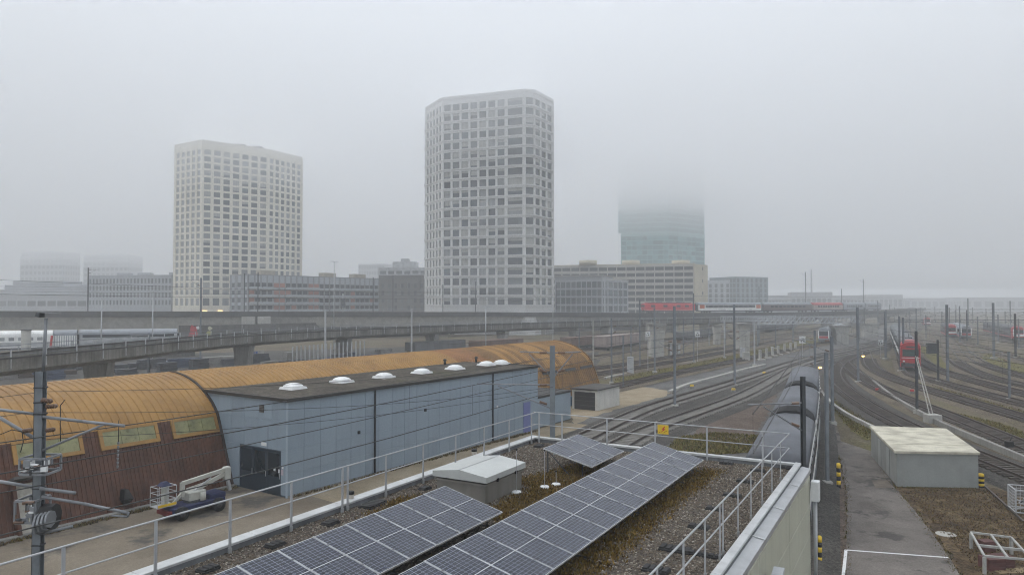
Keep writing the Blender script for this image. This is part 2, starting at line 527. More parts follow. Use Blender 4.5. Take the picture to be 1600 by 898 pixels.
tD2 = track('D2', 'second rusty siding, passing in front of the red-fronted double-deck train', px([(1352, 545), (1355, 556), (1362, 572), (1392, 589), (1453, 609), (1530, 632), (1600, 652), (1700, 682)]), BAL_B, SLEEP_D, 100, 150)
DPZ0, DPZ1 = gp(1423, 578.5, .4), gp(1394, 519, .4)
tD3 = track('D3', 'siding that carries the red-fronted double-deck train', [DPZ1, DPZ0.lerp(DPZ1, .5), DPZ0] + px([(1450, 591), (1500, 605), (1600, 631), (1700, 655)]), BAL_B, SLEEP_D, 100, 150)
tE = track('E', 'siding just right of the red-fronted double-deck train', px([(1414, 519), (1424, 545), (1443, 566), (1495, 587), (1600, 615), (1700, 640)]), BAL_B, SLEEP_D, 60, 150)
tF = track('F', 'yard track sweeping right below the signal box hung on a bracket', px([(1440, 508), (1468, 528), (1492, 562), (1539, 586), (1600, 602), (1700, 622)]), BAL_B, SLEEP_D, 60, 150)
tG = track('G', 'yard track nearest the grassy island at the right edge', px([(1455, 506), (1490, 528), (1518, 558), (1568, 579), (1600, 588), (1700, 610)]), BAL_B, SLEEP_D, 60, 150)
for k, (a, lab) in enumerate([([(1420, 500), (1448, 514), (1540, 544), (1600, 563), (1700, 590)], 'distant yard track leading from the white-pillared red train front'),
          ([(1436, 498), (1500, 513), (1600, 541), (1700, 567)], 'distant yard track beyond the grassy island'),
          ([(1450, 495), (1530, 511), (1600, 528), (1700, 552)], 'distant yard track carrying the white-windowed red train'),
          ([(1465, 492), (1560, 507), (1640, 522)], 'farthest right yard track under the catenary portals'),
          ([(1400, 494), (1412, 502), (1430, 520), (1440, 540)], 'narrow distant yard track left of the tall dark mast')]):
    track('Y%d' % k, lab, px(a), BAL_B, SLEEP_D, 0, 0, sleepers=False)
track('H1', 'track along the mossy verge left of the main tracks', px([(900, 617), (979, 600), (1057, 583), (1159, 562), (1240, 545), (1320, 528), (1360, 514), (1380, 502)]), BAL_B, SLEEP_D, 40, 170)
track('H2', 'nearer of the track pair left of the mossy verge', px([(700, 622), (830, 600), (940, 584), (1054, 565), (1143, 548), (1210, 534), (1290, 516), (1340, 503)]), BAL_B, SLEEP_D, 0, 170)
track('H3', 'farther of the track pair left of the mossy verge', px([(700, 606), (830, 588), (940, 575), (1054, 557), (1143, 541), (1210, 528), (1280, 512), (1320, 502)]), BAL_B, SLEEP_D, 0, 170)
track('H4', 'track passing behind the pale viaduct piers', px([(800, 570), (940, 556), (1040, 541), (1140, 525), (1230, 511), (1290, 502)]), BAL_B, SLEEP_D, 0, 0, sleepers=False)
track('H5', 'dim track farthest left under the viaduct', px([(860, 552), (960, 543), (1060, 529), (1150, 515), (1220, 506)]), BAL_B, SLEEP_D, 0, 0, sleepers=False)
EMU = [gp(1206, 722, 3.9), gp(1214, 700, 3.9), gp(1238, 641, 3.9), gp(1252, 600, 3.9), gp(1254, 577, 3.9), gp(1272, 562, 3.9)]
for p in EMU: p.z = 0
track('T', 'track under the grey-roofed train beyond the roof railing', [EMU[1] + (EMU[1] - EMU[2]) * .8] + EMU[1:], BAL_D, SLEEP_D, 30, 120)

# kerbs, cable troughs, low walls beside the tracks
def kerb(label, pp, w, h, m, name='kerb'):
    P = smooth_path(spline([gp(x, y) for x, y in pp], 1.0), 3)
    b = MB(); sweep(b, [p - P[0] for p in P], rect(-w/2, w/2, -.05, h))
    o = b.build(name, m, loc=P[0])
    return tag(o, label, 'kerb')
kerb('pale cable trough along the left main track', [(1046, 614), (1075, 602), (1120, 590), (1160, 579), (1195, 571)], .5, .28, CONC_L, 'cable_trough')
kerb('thin concrete edge beside the platform gravel, right of the main tracks', [(1100, 651), (1150, 633), (1195, 610), (1222, 592)], .3, .25, CONC_L, 'cable_trough')
kerb('concrete edge along the verge beyond the orange depot end', [(945, 592), (1000, 580), (1060, 568), (1110, 556)], .4, .25, CONC_L, 'cable_trough')
kerb('low concrete wall inside the curve left of the hut', [(1272, 596), (1284, 616), (1302, 636), (1330, 655), (1362, 671), (1386, 684)], .3, .4, CONC_L, 'retaining_kerb')
kerb('low concrete wall outside the curve right of the hut', [(1364, 598), (1384, 615), (1410, 633), (1440, 650), (1474, 668), (1530, 692), (1600, 722), (1680, 755)], .3, .45, CONC, 'retaining_kerb')
kerb('long dark retaining bank beside the mossy verge by the white garage', [(985, 601), (1020, 594), (1080, 580)], .35, .2, CONC_D, 'retaining_kerb')

# rough grass and moss tufts on the verges
def tufts(name, polys, n, hmin, hmax, cols, label, z=0.02, spread=.0):
    vs, fs = [], []
    for poly, share in polys:
        Q = [gp(x, y) for x, y in poly] if len(poly[0]) == 2 and isinstance(poly[0], tuple) else poly
        xs = [p.x for p in Q]; ys = [p.y for p in Q]
        k = 0; tries = 0
        while k < n * share and tries < n * 20:
            tries += 1
            x, y = random.uniform(min(xs), max(xs)), random.uniform(min(ys), max(ys))
            ins = False
            for i in range(len(Q)):
                a, b = Q[i], Q[i-1]
                if (a.y > y) != (b.y > y) and x < (b.x-a.x)*(y-a.y)/(b.y-a.y)+a.x: ins = not ins
            if not ins: continue
            k += 1
            x += random.gauss(0, spread); y += random.gauss(0, spread)
            for _ in range(3):
                h = random.uniform(hmin, hmax); a = random.uniform(0, 6.28); w = h * .35
                lx, ly = random.gauss(0, h*.5), random.gauss(0, h*.5)
                o = len(vs)
                xx, yy = x + random.gauss(0, w), y + random.gauss(0, w)
                vs += [(xx - w*math.cos(a), yy - w*math.sin(a), z), (xx + w*math.cos(a), yy + w*math.sin(a), z), (xx+lx, yy+ly, z+h)]
                fs.append((o, o+1, o+2))
    me = bpy.data.meshes.new(name); me.from_pydata(vs, [], fs)
    me.materials.append(island(name, cols)); me.update()
    return stuff(link(name, me), label, 'grass')
GR = [(.05, .048, .014), (.1, .095, .022), (.16, .14, .035), (.2, .15, .05), (.12, .08, .035)]
tufts('verge_grass', [([(950, 612), (965, 590), (1080, 566), (1180, 545), (1260, 530), (1160, 560), (1060, 584)], .35),
                      ([(1040, 702), (1060, 684), (1110, 676), (1185, 680), (1180, 706), (1100, 712)], .2),
                      ([(1300, 604), (1316, 625), (1370, 668), (1358, 688), (1330, 672), (1304, 640)], .15),
                      ([(1470, 641), (1560, 661), (1640, 691), (1640, 703), (1540, 674)], .15),
                      ([(1430, 591), (1520, 619), (1640, 651), (1640, 662), (1530, 635)], .15), ([(1500, 560), (1545, 553), (1640, 560), (1640, 588), (1560, 578)], .1), ([(1380, 618), (1460, 652), (1560, 688), (1640, 722), (1640, 712), (1540, 676), (1440, 634)], .12)], 10000, .06, .2, GR, 'low olive grass and moss growing on the verges between tracks')
BR = [(.03, .019, .01), (.07, .044, .022), (.13, .085, .04), (.18, .125, .06), (.1, .09, .028)]
tufts('soil_litter', [([(1410, 768), (1530, 762), (1600, 790), (1640, 860), (1620, 930), (1560, 930), (1480, 840)], 1.0)], 5000, .03, .13, BR, 'dead brown stalks and clods lying on the soil beside the path')

# ================================================================== FOREGROUND SERVICE BUILDING (frame: u along, v to the left)
ROOFZ = 4.5
U0, U1, V0, V1 = -6.0, 27.9, 3.4, 14.85
CREAM = mat('cream wall panel', (.44, .44, .355), .6, 0, .06, .8, 18, streak=.1)
ALU = mat('aluminium sheet', (.48, .49, .5), .38, .55, .1, 1.2, 7, streak=.12)
ALU_P = mat('light coping metal', (.58, .59, .59), .4, .3, .1, 1.0, 6, streak=.15)
GREYP = mat('grey upstand membrane', (.2, .21, .22), .85, 0, .25, 1.1, 8, streak=.3)
sb = thing('service_building', 'low cream building with gravel roof and solar panels in the foreground', 'building', (0, 0, 0), RZ)
b = MB(); b.box(U0, U1 - .12, V0 + .12, V1 - .12, 0, ROOFZ - .01); b.build('core_wall', CREAM, sb)
# cream cladding panels, right side and far end
pm = {}
def panel(L, h):
    k = (round(L, 3), round(h, 3))
    if k not in pm:
        q = MB(); q.cbox(0, L, -.09, 0, 0, h, .012); pm[k] = q.mesh('wall_panel', CREAM)
    return pm[k]
for r in range(4):
    z0 = .15 + r * 1.05
    for k in range(7):
        u = U1 - .12 - (k + 1) * 4.75
        link('wall_panel', panel(4.73, 1.035), sb, (u, V0 + .11, z0))
b = MB(); b.box(U0, U1 - .1, V0 + .02, V0 + .115, 0, .14); b.build('plinth', CONC_D, sb)
# parapet: grey upstand, metal coping in lengths
def upstand(x0, x1, y0, y1, name='upstand'):
    b = MB(); b.box(x0, x1, y0, y1, ROOFZ - .3, ROOFZ + .14); b.build(name, GREYP, sb)
upstand(U0, U1 - .3, V1 - .3, V1 - .05); upstand(U1 - .28, U1 - .05, V0 + .54, V1 - .05); upstand(U0, U1 - .3, V0 + .32, V0 + .52)
cm = {}
def coping(L, w, m):
    k = (round(L, 3), w, m.name)
    if k not in cm:
        q = MB(); q.loft([[(0,0,0),(L,0,0),(L,w,0),(0,w,0)], [(0,0,.05),(L,0,.05),(L,w,.07),(0,w,.07)], [(0.01,.012,.062),(L-.01,.012,.062),(L-.01,w-.012,.082),(.01,w-.012,.082)]])
        cm[k] = q.mesh('coping', m)
    return cm[k]
n = 11; Lc = (U1 - U0) / n
for k in range(n):
    link('coping', coping(Lc - .012, .32, ALU_P), sb, (U0 + k * Lc, V1 - .33, ROOFZ + .14))
    link('coping', coping(Lc - .012, .2, ALU_P), sb, (U0 + k * Lc, V0 + .32, ROOFZ + .143))
n = 3; Lf = (V1 - .34 - (V0 + .53)) / n
for k in range(n):
    o = link('coping', coping(Lf - .012, .3, ALU_P), sb, (U1 - .01, V0 + .535 + k * Lf, ROOFZ + .14)); o.rotation_euler = (0, 0, rad(90))
# wide sloping metal ledge outside the right parapet
q = MB(); Ll = 3.0
q.loft([[(0, y, z) for y, z in ((.02, -.12), (.03, .0), (.33, .05), (.33, .03), (.05, -.02), (.04, -.12))], [(Ll - .012, y, z) for y, z in ((.02, -.12), (.03, .0), (.33, .05), (.33, .03), (.05, -.02), (.04, -.12))]])
lm = q.mesh('ledge', ALU)
for k in range(11):
    link('ledge', lm, sb, (U1 + .05 - (k + 1) * Ll, V0 - .02, ROOFZ + .03))
    if k:
        q = MB(); q.box(-.03, .03, 0, .32, .0, .006)
        o = q.build('ledge_seam', ALU_P, sb, loc=(U1 + .05 - k * Ll, V0 - .005, ROOFZ + .1)); o.rotation_euler = (rad(0), 0, 0); o.location.z = ROOFZ + .075
        o.rotation_euler.x = math.atan2(.05, .3); o.location.z = ROOFZ + .04
# rainwater hopper, downpipe and floodlight on the right wall
b = MB(); b.cbox(U1 - .32, U1 + .06, V0 - .3, V0 - .02, ROOFZ - 1.05, ROOFZ - .35, .02)
hop = b.build('hopper', WHITE, sb)
b = MB(); b.cyl((U1 - .12, V0 - .15, 0), (U1 - .12, V0 - .15, ROOFZ - 1.05), .07, n=10); b.build('downpipe', GALV, sb, True)
p = None
for uu in (18.9,):
    fl = MB(); fl.obox((uu, V0 - .3, 3.75), (.5, .26, .1), 0, ry=rad(-12)); fl.obox((uu - .2, V0 - .08, 3.67), (.12, .22, .12))
    fl.build('wall_lamp', GALV, sb)

# gravel bed, pebbles, moss
RGRAV = earth('roof gravel', [(.3, (.085, .07, .056)), (.5, (.14, .12, .1)), (.72, (.2, .175, .148))], .5, 24, speck=.45, bump=.8)
b = MB(); b.box(U0, U1 - .28, V0 + .52, V1 - .3, ROOFZ - .01, ROOFZ); b.build('roof_deck', RGRAV, sb)
def scatter_pebbles(n):
    u = RNG.uniform(8.5, U1 - .3, n); v = RNG.uniform(V0 + .55, V1 - .32, n)
    s = RNG.uniform(.014, .034, n) * np.where(RNG.random(n) < .06, 1.5, 1)
    base = np.array([[1,0,0],[-1,0,0],[0,1,0],[0,-1,0],[0,0,.6],[0,0,-.6]], float)
    tri = np.array([[0,2,4],[2,1,4],[1,3,4],[3,0,4],[2,0,5],[1,2,5],[3,1,5],[0,3,5]])
    a = RNG.uniform(0, 6.28, n); st = RNG.uniform(.7, 1.5, n)
    V = np.repeat(base[None], n, 0) * RNG.uniform(.75, 1.25, (n, 6, 1))
    V[:, :, 0] *= st[:, None]
    ca, sa = np.cos(a)[:, None], np.sin(a)[:, None]
    x = V[:, :, 0] * ca - V[:, :, 1] * sa; y = V[:, :, 0] * sa + V[:, :, 1] * ca
    V = np.stack([x * s[:, None] + u[:, None], y * s[:, None] + v[:, None], V[:, :, 2] * s[:, None] + ROOFZ + .008], -1).reshape(-1, 3)
    W = np.stack([V[:, 0] * RU.x + V[:, 1] * RV.x, V[:, 0] * RU.y + V[:, 1] * RV.y, V[:, 2]], -1)
    F = (tri[None] + (np.arange(n) * 6)[:, None, None]).reshape(-1, 3)
    me = bpy.data.meshes.new('roof_pebbles')
    me.vertices.add(len(W)); me.vertices.foreach_set('co', W.ravel())
    me.loops.add(len(F) * 3); me.loops.foreach_set('vertex_index', F.ravel())
    me.polygons.add(len(F)); me.polygons.foreach_set('loop_start', np.arange(0, len(F) * 3, 3)); me.polygons.foreach_set('loop_total', np.full(len(F), 3))
    me.materials.append(island('pebbles', [(.035, .028, .022), (.09, .074, .058), (.15, .124, .098), (.12, .087, .06), (.22, .19, .152), (.4, .37, .32)]))
    me.update(); me.validate()
    return stuff(link('roof_pebbles', me), 'loose brown and grey pebbles covering the flat foreground roof', 'gravel')
scatter_pebbles(70000)
def uvpoly(*q): return [R(u, v) for u, v in q]
MOSSC = [(.03, .017, .005), (.09, .05, .01), (.17, .1, .017), (.25, .155, .03), (.1, .085, .022), (.05, .03, .012), (.3, .2, .06)]
tufts('roof_moss', [(uvpoly((15.2, 12.4), (17.6, 12.2), (18.2, 13.4), (17.2, 13.9), (15.4, 13.4)), .14),
                    (uvpoly((17.0, 8.8), (19, 8.7), (25, 8.8), (25.4, 9.6), (24.2, 11.2), (22.6, 11.5), (20.8, 12.2), (20.7, 11.0), (18.4, 10.9), (17.1, 11.0)), .46),
                    (uvpoly((10, 6.3), (16, 6.25), (22, 6.3), (26.2, 6.2), (26, 6.9), (10, 7.1)), .26),
                    (uvpoly((9, 8.8), (16.6, 8.8), (16.6, 9.7), (9, 9.7)), .14)], 19000, .025, .09, MOSSC, 'orange-brown moss and dry sedum among the solar panels', ROOFZ, .16)

# ------------------------------------------------------------------ solar panels
def cell_mat():
    m = bpy.data.materials.new('solar cells'); nt, b = _nodes(m)
    tc = nt.nodes.new('ShaderNodeTexCoord'); sx = nt.nodes.new('ShaderNodeSeparateXYZ')
    nt.links.new(tc.outputs['Object'], sx.inputs[0])
    def line(out, pitch, off, w):
        t = math_n(nt, 'DIVIDE', math_n(nt, 'SUBTRACT', out, off), pitch)
        f = math_n(nt, 'FRACT', t)
        d = math_n(nt, 'MULTIPLY', math_n(nt, 'MINIMUM', f, math_n(nt, 'SUBTRACT', 1.0, f)), pitch)
        return math_n(nt, 'LESS_THAN', d, w), math_n(nt, 'FLOOR', t)
    lx, ix = line(sx.outputs[0], .157, .03, .0036)
    ly, iy = line(sx.outputs[1], .0925, .045, .0034)
    l = math_n(nt, 'MAXIMUM', lx, ly)
    bb, _ = line(sx.outputs[0], .157 / 5, .03, .0007)
    cv = nt.nodes.new('ShaderNodeCombineXYZ'); nt.links.new(ix, cv.inputs[0]); nt.links.new(iy, cv.inputs[1])
    oi = nt.nodes.new('ShaderNodeObjectInfo'); nt.links.new(oi.outputs['Random'], cv.inputs[2])
    wn = nt.nodes.new('ShaderNodeTexWhiteNoise'); nt.links.new(cv.outputs[0], wn.inputs[0])
    c = ramp(nt, wn.outputs[0], [(0, (.009, .012, .024)), (.5, (.013, .017, .032)), (1, (.02, .024, .042))])
    c = mixc(nt, math_n(nt, 'MULTIPLY', bb, .35), c, (.25, .27, .3))
    c = mixc(nt, l, c, (.26, .285, .34))
    nt.links.new(c, b.inputs['Base Color'])
    b.inputs['Roughness'].default_value = .16; b.inputs['Specular IOR Level'].default_value = .32
    b.inputs['Coat Weight'].default_value = .0; b.inputs['Coat Roughness'].default_value = .05
    n = noise(nt, pos(nt), 1.6, 3)
    rr = nt.nodes.new('ShaderNodeMapRange'); rr.inputs[3].default_value = .1; rr.inputs[4].default_value = .26
    nt.links.new(n, rr.inputs[0]); nt.links.new(rr.outputs[0], b.inputs['Roughness'])
    return m
CELL = cell_mat()
FRAME = mat('panel frame', (.66, .67, .68), .35, .4, .05, 2)
PW, PL = .995, 1.94
q = MB(); q.box(.012, PW - .012, .012, PL - .012, .0, .03); cell_me = q.mesh('cell_sheet', CELL)
q = MB()
q.box(0, PW, 0, .012, -.01, .034); q.box(0, PW, PL - .012, PL, -.01, .034); q.box(0, .012, .0122, PL - .0122, -.01, .034); q.box(PW - .012, PW, .0122, PL - .0122, -.01, .034)
frame_me = q.mesh('frame', FRAME)
q = MB(); q.box(.012, PW - .012, PL/2 - .008, PL/2 + .008, .0301, .0315); bar_me = q.mesh('centre_strip', FRAME)
q = MB(); q.box(-.022, .022, -.028, .028, .034, .042); clamp_me = q.mesh('clamp', mat('dark clamp', (.14, .14, .15), .4, .5, .1, 3))
q = MB(); q.box(-.012, .012, 0, PL, -.05, .0); gap_me = q.mesh('support_rail', ALU)
TILT = math.asin((5.35 - 4.89) / PL)
def solar_array(label, u_far, n, v_low):
    """v_low: lower edge, rising towards larger v"""
    t = thing('solar_array', label, 'solar panels', R(u_far - n * 1.01, v_low, ROOFZ), RZ, 'solar arrays on the gravel roof')
    zl = 4.89 - ROOFZ
    for k in range(n):
        pn = bpy.data.objects.new('solar_panel', frame_me); COL.objects.link(pn); pn.parent = t
        pn.location = (k * 1.01 + .007, 0, zl); pn.rotation_euler = (TILT + rad(random.uniform(-.25, .25)), rad(random.uniform(-.15, .15)), 0)
        link('cell_sheet', cell_me, pn); link('centre_strip', bar_me, pn)
        if k:
            r = link('gap_strip', gap_me, t); r.location = (k * 1.01, 0, zl + .045); r.rotation_euler = (TILT, 0, 0); r.scale = (1.1, 1, .3)
            for f in (.24, .76):
                c = link('clamp', clamp_me, pn); c.location = (-.0075, PL * f, .006)
    # triangular frames and ballast feet under the panels
    for k in range(0, n + 1, 2):
        q = MB(); x = min(max(k * 1.01, .12), n * 1.01 - .12)
        ch = math.cos(TILT) * PL; sh = math.sin(TILT) * PL
        q.cyl((x, .1, .02), (x, ch - .1, .02), .025, n=6); q.cyl((x, ch - .12, .02), (x, ch - .12, zl + sh - .05), .025, n=6)
        q.cyl((x, .42, .02), (x, .42, zl + .05), .02, n=6); q.cyl((x, ch * .5, .02), (x, ch - .15, zl + sh * .8), .02, n=6)
        q.build('support_frame', STEEL_D, t)
    for vv in (.35, 1.5):
        q = MB(); z = zl + math.tan(TILT) * vv - .055
        q.box(.05, n * 1.01 - .05, vv - .02, vv + .02, z - .04, z); q.build('purlin', GALV, t)
    return t
solar_array('long row of solar panels running along the middle of the roof', 25.7, 18, 6.72)
solar_array('shorter near row of solar panels left of the long row, in front of the hatch', 16.6, 10, 9.74)
solar_array('small block of three solar panels at the far roof corner', 25.7, 3, 9.74)

# ------------------------------------------------------------------ roof hatch
HG = mat('hatch grey metal', (.25, .235, .21), .5, .3, .1, 1.2, 6, streak=.2)
HL = mat('hatch lid', (.5, .515, .5), .4, .2, .08, 1.4, 6)
ht = thing('roof_hatch', 'grey metal smoke hatch with shallow gabled lid on the gravel roof', 'hatch', R(18.25, 11.3, ROOFZ), RZ)
b = MB(); b.cbox(0, 2.25, 0, 1.8, 0, .54, .02); b.build('curb', HG, ht)
b = MB(); b.box(-.06, 2.31, -.06, 1.86, .54, .6); b.build('rim', HG, ht)
b = MB()
pr = [(-.09, .65), (-.09, .82), (.9, .95), (1.89, .82), (1.89, .65)]
b.extr_x(pr, -.09, 2.34); b.build('lid', HL, ht)
b = MB(); b.box(-.1, 2.35, .88, .92, .949, .958); b.build('ridge_strip', ALU, ht)
for x in (.55, 1.7):
    b = MB(); b.box(x - .05, x + .05, -.12, -.08, .58, .68); b.build('hinge', BLACK, ht)

# ------------------------------------------------------------------ railings
def railing(label, pts_local, loc_uv, axis, z_top, posts):
    t = thing('guard_railing', label, 'railing', R(loc_uv[0], loc_uv[1], ROOFZ), RZ, 'guard railings round the roof')
    a, bnd = pts_local
    h = z_top - ROOFZ
    for name, z, r in (('top_rail', h, .021), ('middle_rail', h - .52, .018)):
        q = MB()
        p0 = (a, 0, z) if axis == 'u' else (0, a, z); p1 = (bnd, 0, z) if axis == 'u' else (0, bnd, z)
        q.cyl(p0, p1, r, n=10); q.build(name, GALV, t, True)
    for s in posts:
        q = MB()
        if axis == 'u': q.box(s - .035, s + .035, -.012, .012, -.05, h - .02)
        else: q.box(-.012, .012, s - .03, s + .03, -.05, h - .02)
        po = q.build('post', GALV, t)
        q = MB()
        c = (s, 0) if axis == 'u' else (0, s)
        q.obox((c[0], c[1], .05), (.09, .05, .16)); q.build('bracket', ALU, po)
    return t
ZR = 5.8
railing('long galvanised railing along the left roof edge before the blue hall', (U0, 27.5), (0, 14.45), 'u', ZR, [15.5 + 1.93 * k for k in range(-9, 7)] + [15.72])
railing('galvanised railing across the far roof edge with the yellow warning sign', (4.05, 14.6), (27.5, 0), 'v', ZR, [14.3, 13.2, 11.15, 9.1, 7.05, 5.0])
railing('steep galvanised railing along the right roof edge above the cream wall', (U0, 27.5), (0, 4.08), 'u', ZR, [25.6 - 1.65 * k for k in range(16)] + [17.05])
# warning sign hung on the far railing
sp_ = R(27.43, 8.75, ZR)
sg = thing('warning_sign', 'yellow warning sign with red bolt hung on the far railing', 'sign', sp_ - Vector((0, 0, .42)), RZ - rad(90))
b = MB(); b.box(-.22, .22, -.012, 0, 0, .36); b.build('plate', YELLOW, sg)
b = MB(); pts = [(.06, .31), (-.06, .19), (.0, .18), (-.1, .05), (.1, .2), (.03, .21), (.1, .31)]
b.add([(x, -.016, z) for x, z in pts], [tuple(range(len(pts)))]); b.build('bolt_symbol', RED, sg)
for x0, z0 in ((-.17, .05), (.04, .06), (.1, .11)):
    b = MB(); b.box(x0, x0 + .05, -.016, -.0125, z0, z0 + .025); b.build('mark', mat('sign ink', (.25, .12, .02), .6), sg)

# black rubber pads carrying the lightning wire, vents and rods
def pad(px_, py_, L, W, label, rz=0.0, hh=.09):
    p = gp(px_, py_, ROOFZ + .02)
    t = thing('rubber_pad', label, 'pad', (p.x, p.y, ROOFZ), RZ + rz, 'black rubber pads on the gravel')
    q = MB(); q.cbox(-L/2, L/2, -W/2, W/2, 0, hh * .6, .015); q.build('tray', BLACK, t)
    k = max(2, int(L / .14))
    for i in range(k):
        x = -L/2 + (i + .5) * L / k
        q = MB(); q.cbox(x - L/k*.4, x + L/k*.4, -W*.42, W*.42, hh * .6, hh, .012); q.build('block', BLACK, t)
PADS = [(325, 889, .45, .35, 'black pad nearest the bottom left corner by the near solar row'), (430, 851, .45, .35, 'black pad second from the bottom left along the gravel strip'),
        (516, 817, .45, .35, 'black pad third along the gravel strip left of the near solar row'), (583, 788, .85, .5, 'large double black pad beside the short vent pipe'),
        (664, 763, .4, .3, 'black pad just left of the roof hatch corner'), (787, 702, .5, .35, 'black pad behind the roof hatch lid'), (829, 690, .6, .4, 'black pad at the far left roof corner'), (842, 697, .45, .35, 'second black pad at the far left roof corner'),
        (1135, 724, .5, .25, 'black pad beyond the far end of the long solar row'), (1197, 720, .5, .25, 'black pad against the far parapet near the right corner'), (1184, 735, .5, .25, 'black pad second from the far right corner'),
        (1228, 731, .4, .25, 'black pad squeezed in the far right corner'),
        (1164, 752, .55, .3, 'black pad third from the far right corner'), (1144, 774, .55, .3, 'black pad fourth from the far right corner'), (1117, 795, .5, .3, 'black pad fifth from the far right corner'), (1092, 823, .55, .32, 'black pad just behind the cross-shaped pads'),
        (1055, 858, .75, .4, 'wide black pad left of the right railing, joined to a bar'), (1106, 868, .95, .2, 'long black bar pad against the right parapet'), (1025, 890, .6, .35, 'black pad at the bottom edge left of the right railing')]
for i, (x, y, L, W, lab) in enumerate(PADS): pad(x, y, L, W, lab, rad(90) if 8 <= i else rad(random.uniform(-5, 5)))
def vent(px_, py_, h, r, label):
    p = gp(px_, py_, ROOFZ)
    t = thing('vent_pipe', label, 'pipe', p)
    q = MB(); q.cyl((0, 0, 0), (0, 0, h * .8), r, n=12); q.build('pipe', mat('beige pipe', (.5, .46, .4), .6), t, True)
    q = MB(); q.cyl((0, 0, h * .8), (0, 0, h), r * 1.15, n=12); q.build('cap', BLACK, t, True)
vent(548, 789, .42, .09, 'short beige vent pipe with black cap by the left railing')
vent(741, 716, .36, .1, 'short vent pipe with black cap behind the roof hatch')
def rod(px_, py_, h, label):
    p = gp(px_, py_, ROOFZ)
    t = thing('lightning_rod', label, 'rod', p, 0, 'lightning rods')
    q = MB(); q.cyl((0, 0, 0), (0, 0, .07), .17, .14, n=14); q.build('base', WHITE, t, True)
    q = MB(); q.cyl((0, 0, .07), (0, 0, h), .009, n=6); q.build('shaft', GALV, t)
    q = MB(); q.cyl((0, 0, h), (0, 0, h + .05), .03, n=8); q.build('tip', BLACK, t)
rod(807, 770, 1.35, 'thin lightning rod on a white round base beside the hatch')
rod(851, 762, 1.2, 'thin lightning rod in the moss left of the small solar block')
rod(869, 758, .45, 'short stub rod in the moss in front of the small solar block')

# ================================================================== ARCHED DEPOT (frame: x along, y away)
ORANGE = mat('orange roof sheet', (.34, .187, .052), .55, .1, .13, .35, 6, .05, streak=.16, tint=(.22, .11, .035))
ORANGE_B = mat('weathered ochre sheet', (.26, .14, .042), .6, .1, .25, .4, 6, .05, streak=.35, tint=(.12, .06, .03))
ORANGE_R = mat('rust-red patch sheet', (.31, .145, .05), .6, .1, .2, .4, 6, streak=.25)
BROWN = mat('brown wall sheet', (.115, .046, .026), .6, .05, .22, .5, 7, .05, streak=.45)
YB = 4.75
PROF = [(0, 0), (.38, 1), (.76, 2), (1.14, 3), (1.56, 4.0), (1.78, 4.32), (2.05, 4.65), (2.4, 4.97), (2.8, 5.27), (3.25, 5.56), (3.75, 5.83), (4.35, 6.07), (5.05, 6.27), (5.8, 6.4), (6.6, 6.45)]
PROF = [(y, z if z <= 4 else 4 + (z - 4) * .9) for y, z in PROF]
def pnorm(i):
    a, b_ = PROF[max(0, i - 1)], PROF[min(len(PROF) - 1, i + 1)]
    d = Vector((b_[0] - a[0], b_[1] - a[1])).normalized()
    return Vector((-d.y, d.x))
dep = thing('arched_depot', 'long arched depot with ribbed orange roof and brown walls', 'building', B0, BZ)
def sheet_mesh(name, i0, i1, w, pitch, rh, rw, m):
    xs = []; x = 0
    while x < w - 1e-6:
        xs += [(x, 0), (x + rw * .3, rh), (x + rw * .7, rh), (x + rw, 0)]; x += pitch
    xs.append((w, 0))
    q = MB(); n = len(xs)
    vs = []; fs = []
    for i in range(i0, i1 + 1):
        nn = pnorm(i)
        for (xx, hh) in xs: vs.append((xx, YB + PROF[i][0] + nn.x * hh, PROF[i][1] + nn.y * hh))
    for r in range(i1 - i0):
        for k in range(n - 1): fs.append((r*n+k, r*n+k+1, (r+1)*n+k+1, (r+1)*n+k))
    q.add(vs, fs)
    return q.mesh(name, m)
SW = .82
X0, X1 = -22.0, 47.6
last = len(PROF) - 1
me_o = [sheet_mesh('roof_sheet', 4, last, SW, .41, .05, .1, m) for m in (ORANGE, ORANGE_B, ORANGE_R)]
me_b = sheet_mesh('wall_sheet', 0, 4, SW, .205, .035, .06, BROWN)
me_w = sheet_mesh('wall_sheet', 0, 4, SW, .41, .05, .1, ORANGE_B)
ns = int((X1 - X0) / SW)
for k in range(ns):
    x = X0 + k * SW
    mo = me_o[0]
    if x > 27 and random.random() < .55: mo = me_o[1]
    if 24.5 < x < 28.3: mo = me_o[2]
    link('roof_sheet', mo, dep, (x, 0, 0.0))
    link('wall_sheet', me_b if x < 25 else me_w, dep, (x, 0, 0))
XE = X0 + ns * SW
# far half of the vault, end wall, flashing at the joint
q = MB(); back = [(2 * 6.6 - y, z) for y, z in PROF[::-1]]
q.loft([[(X0, YB + y, z) for y, z in back], [(XE, YB + y, z) for y, z in back]], closed=False, caps=False); q.build('back_vault', ORANGE, dep)
ring = PROF + back[1:]
for xx, nm in ((XE - .02, 'end_wall'), (X0 + .02, 'end_wall')):
    q = MB(); q.add([(xx, YB + y * .995 + .03, z * .995) for y, z in ring], [tuple(range(len(ring)))]); q.build(nm, ORANGE_B, dep)
def arch_strip(x, w, i0, i1, h, m, name):
    q = MB()
    rings = []
    for i in range(i0, i1 + 1):
        nn = pnorm(i); a = (YB + PROF[i][0], PROF[i][1])
        rings.append([(x, a[0] + nn.x*.0, a[1] + nn.y*.0), (x, a[0] + nn.x*h, a[1] + nn.y*h), (x + w, a[0] + nn.x*h, a[1] + nn.y*h), (x + w, a[0], a[1])])
    q.loft(rings); q.build(name, m, dep)
arch_strip(-.12, .12, 0, last, .09, mat('dark joint flashing', (.05, .035, .03), .7), 'joint_flashing')
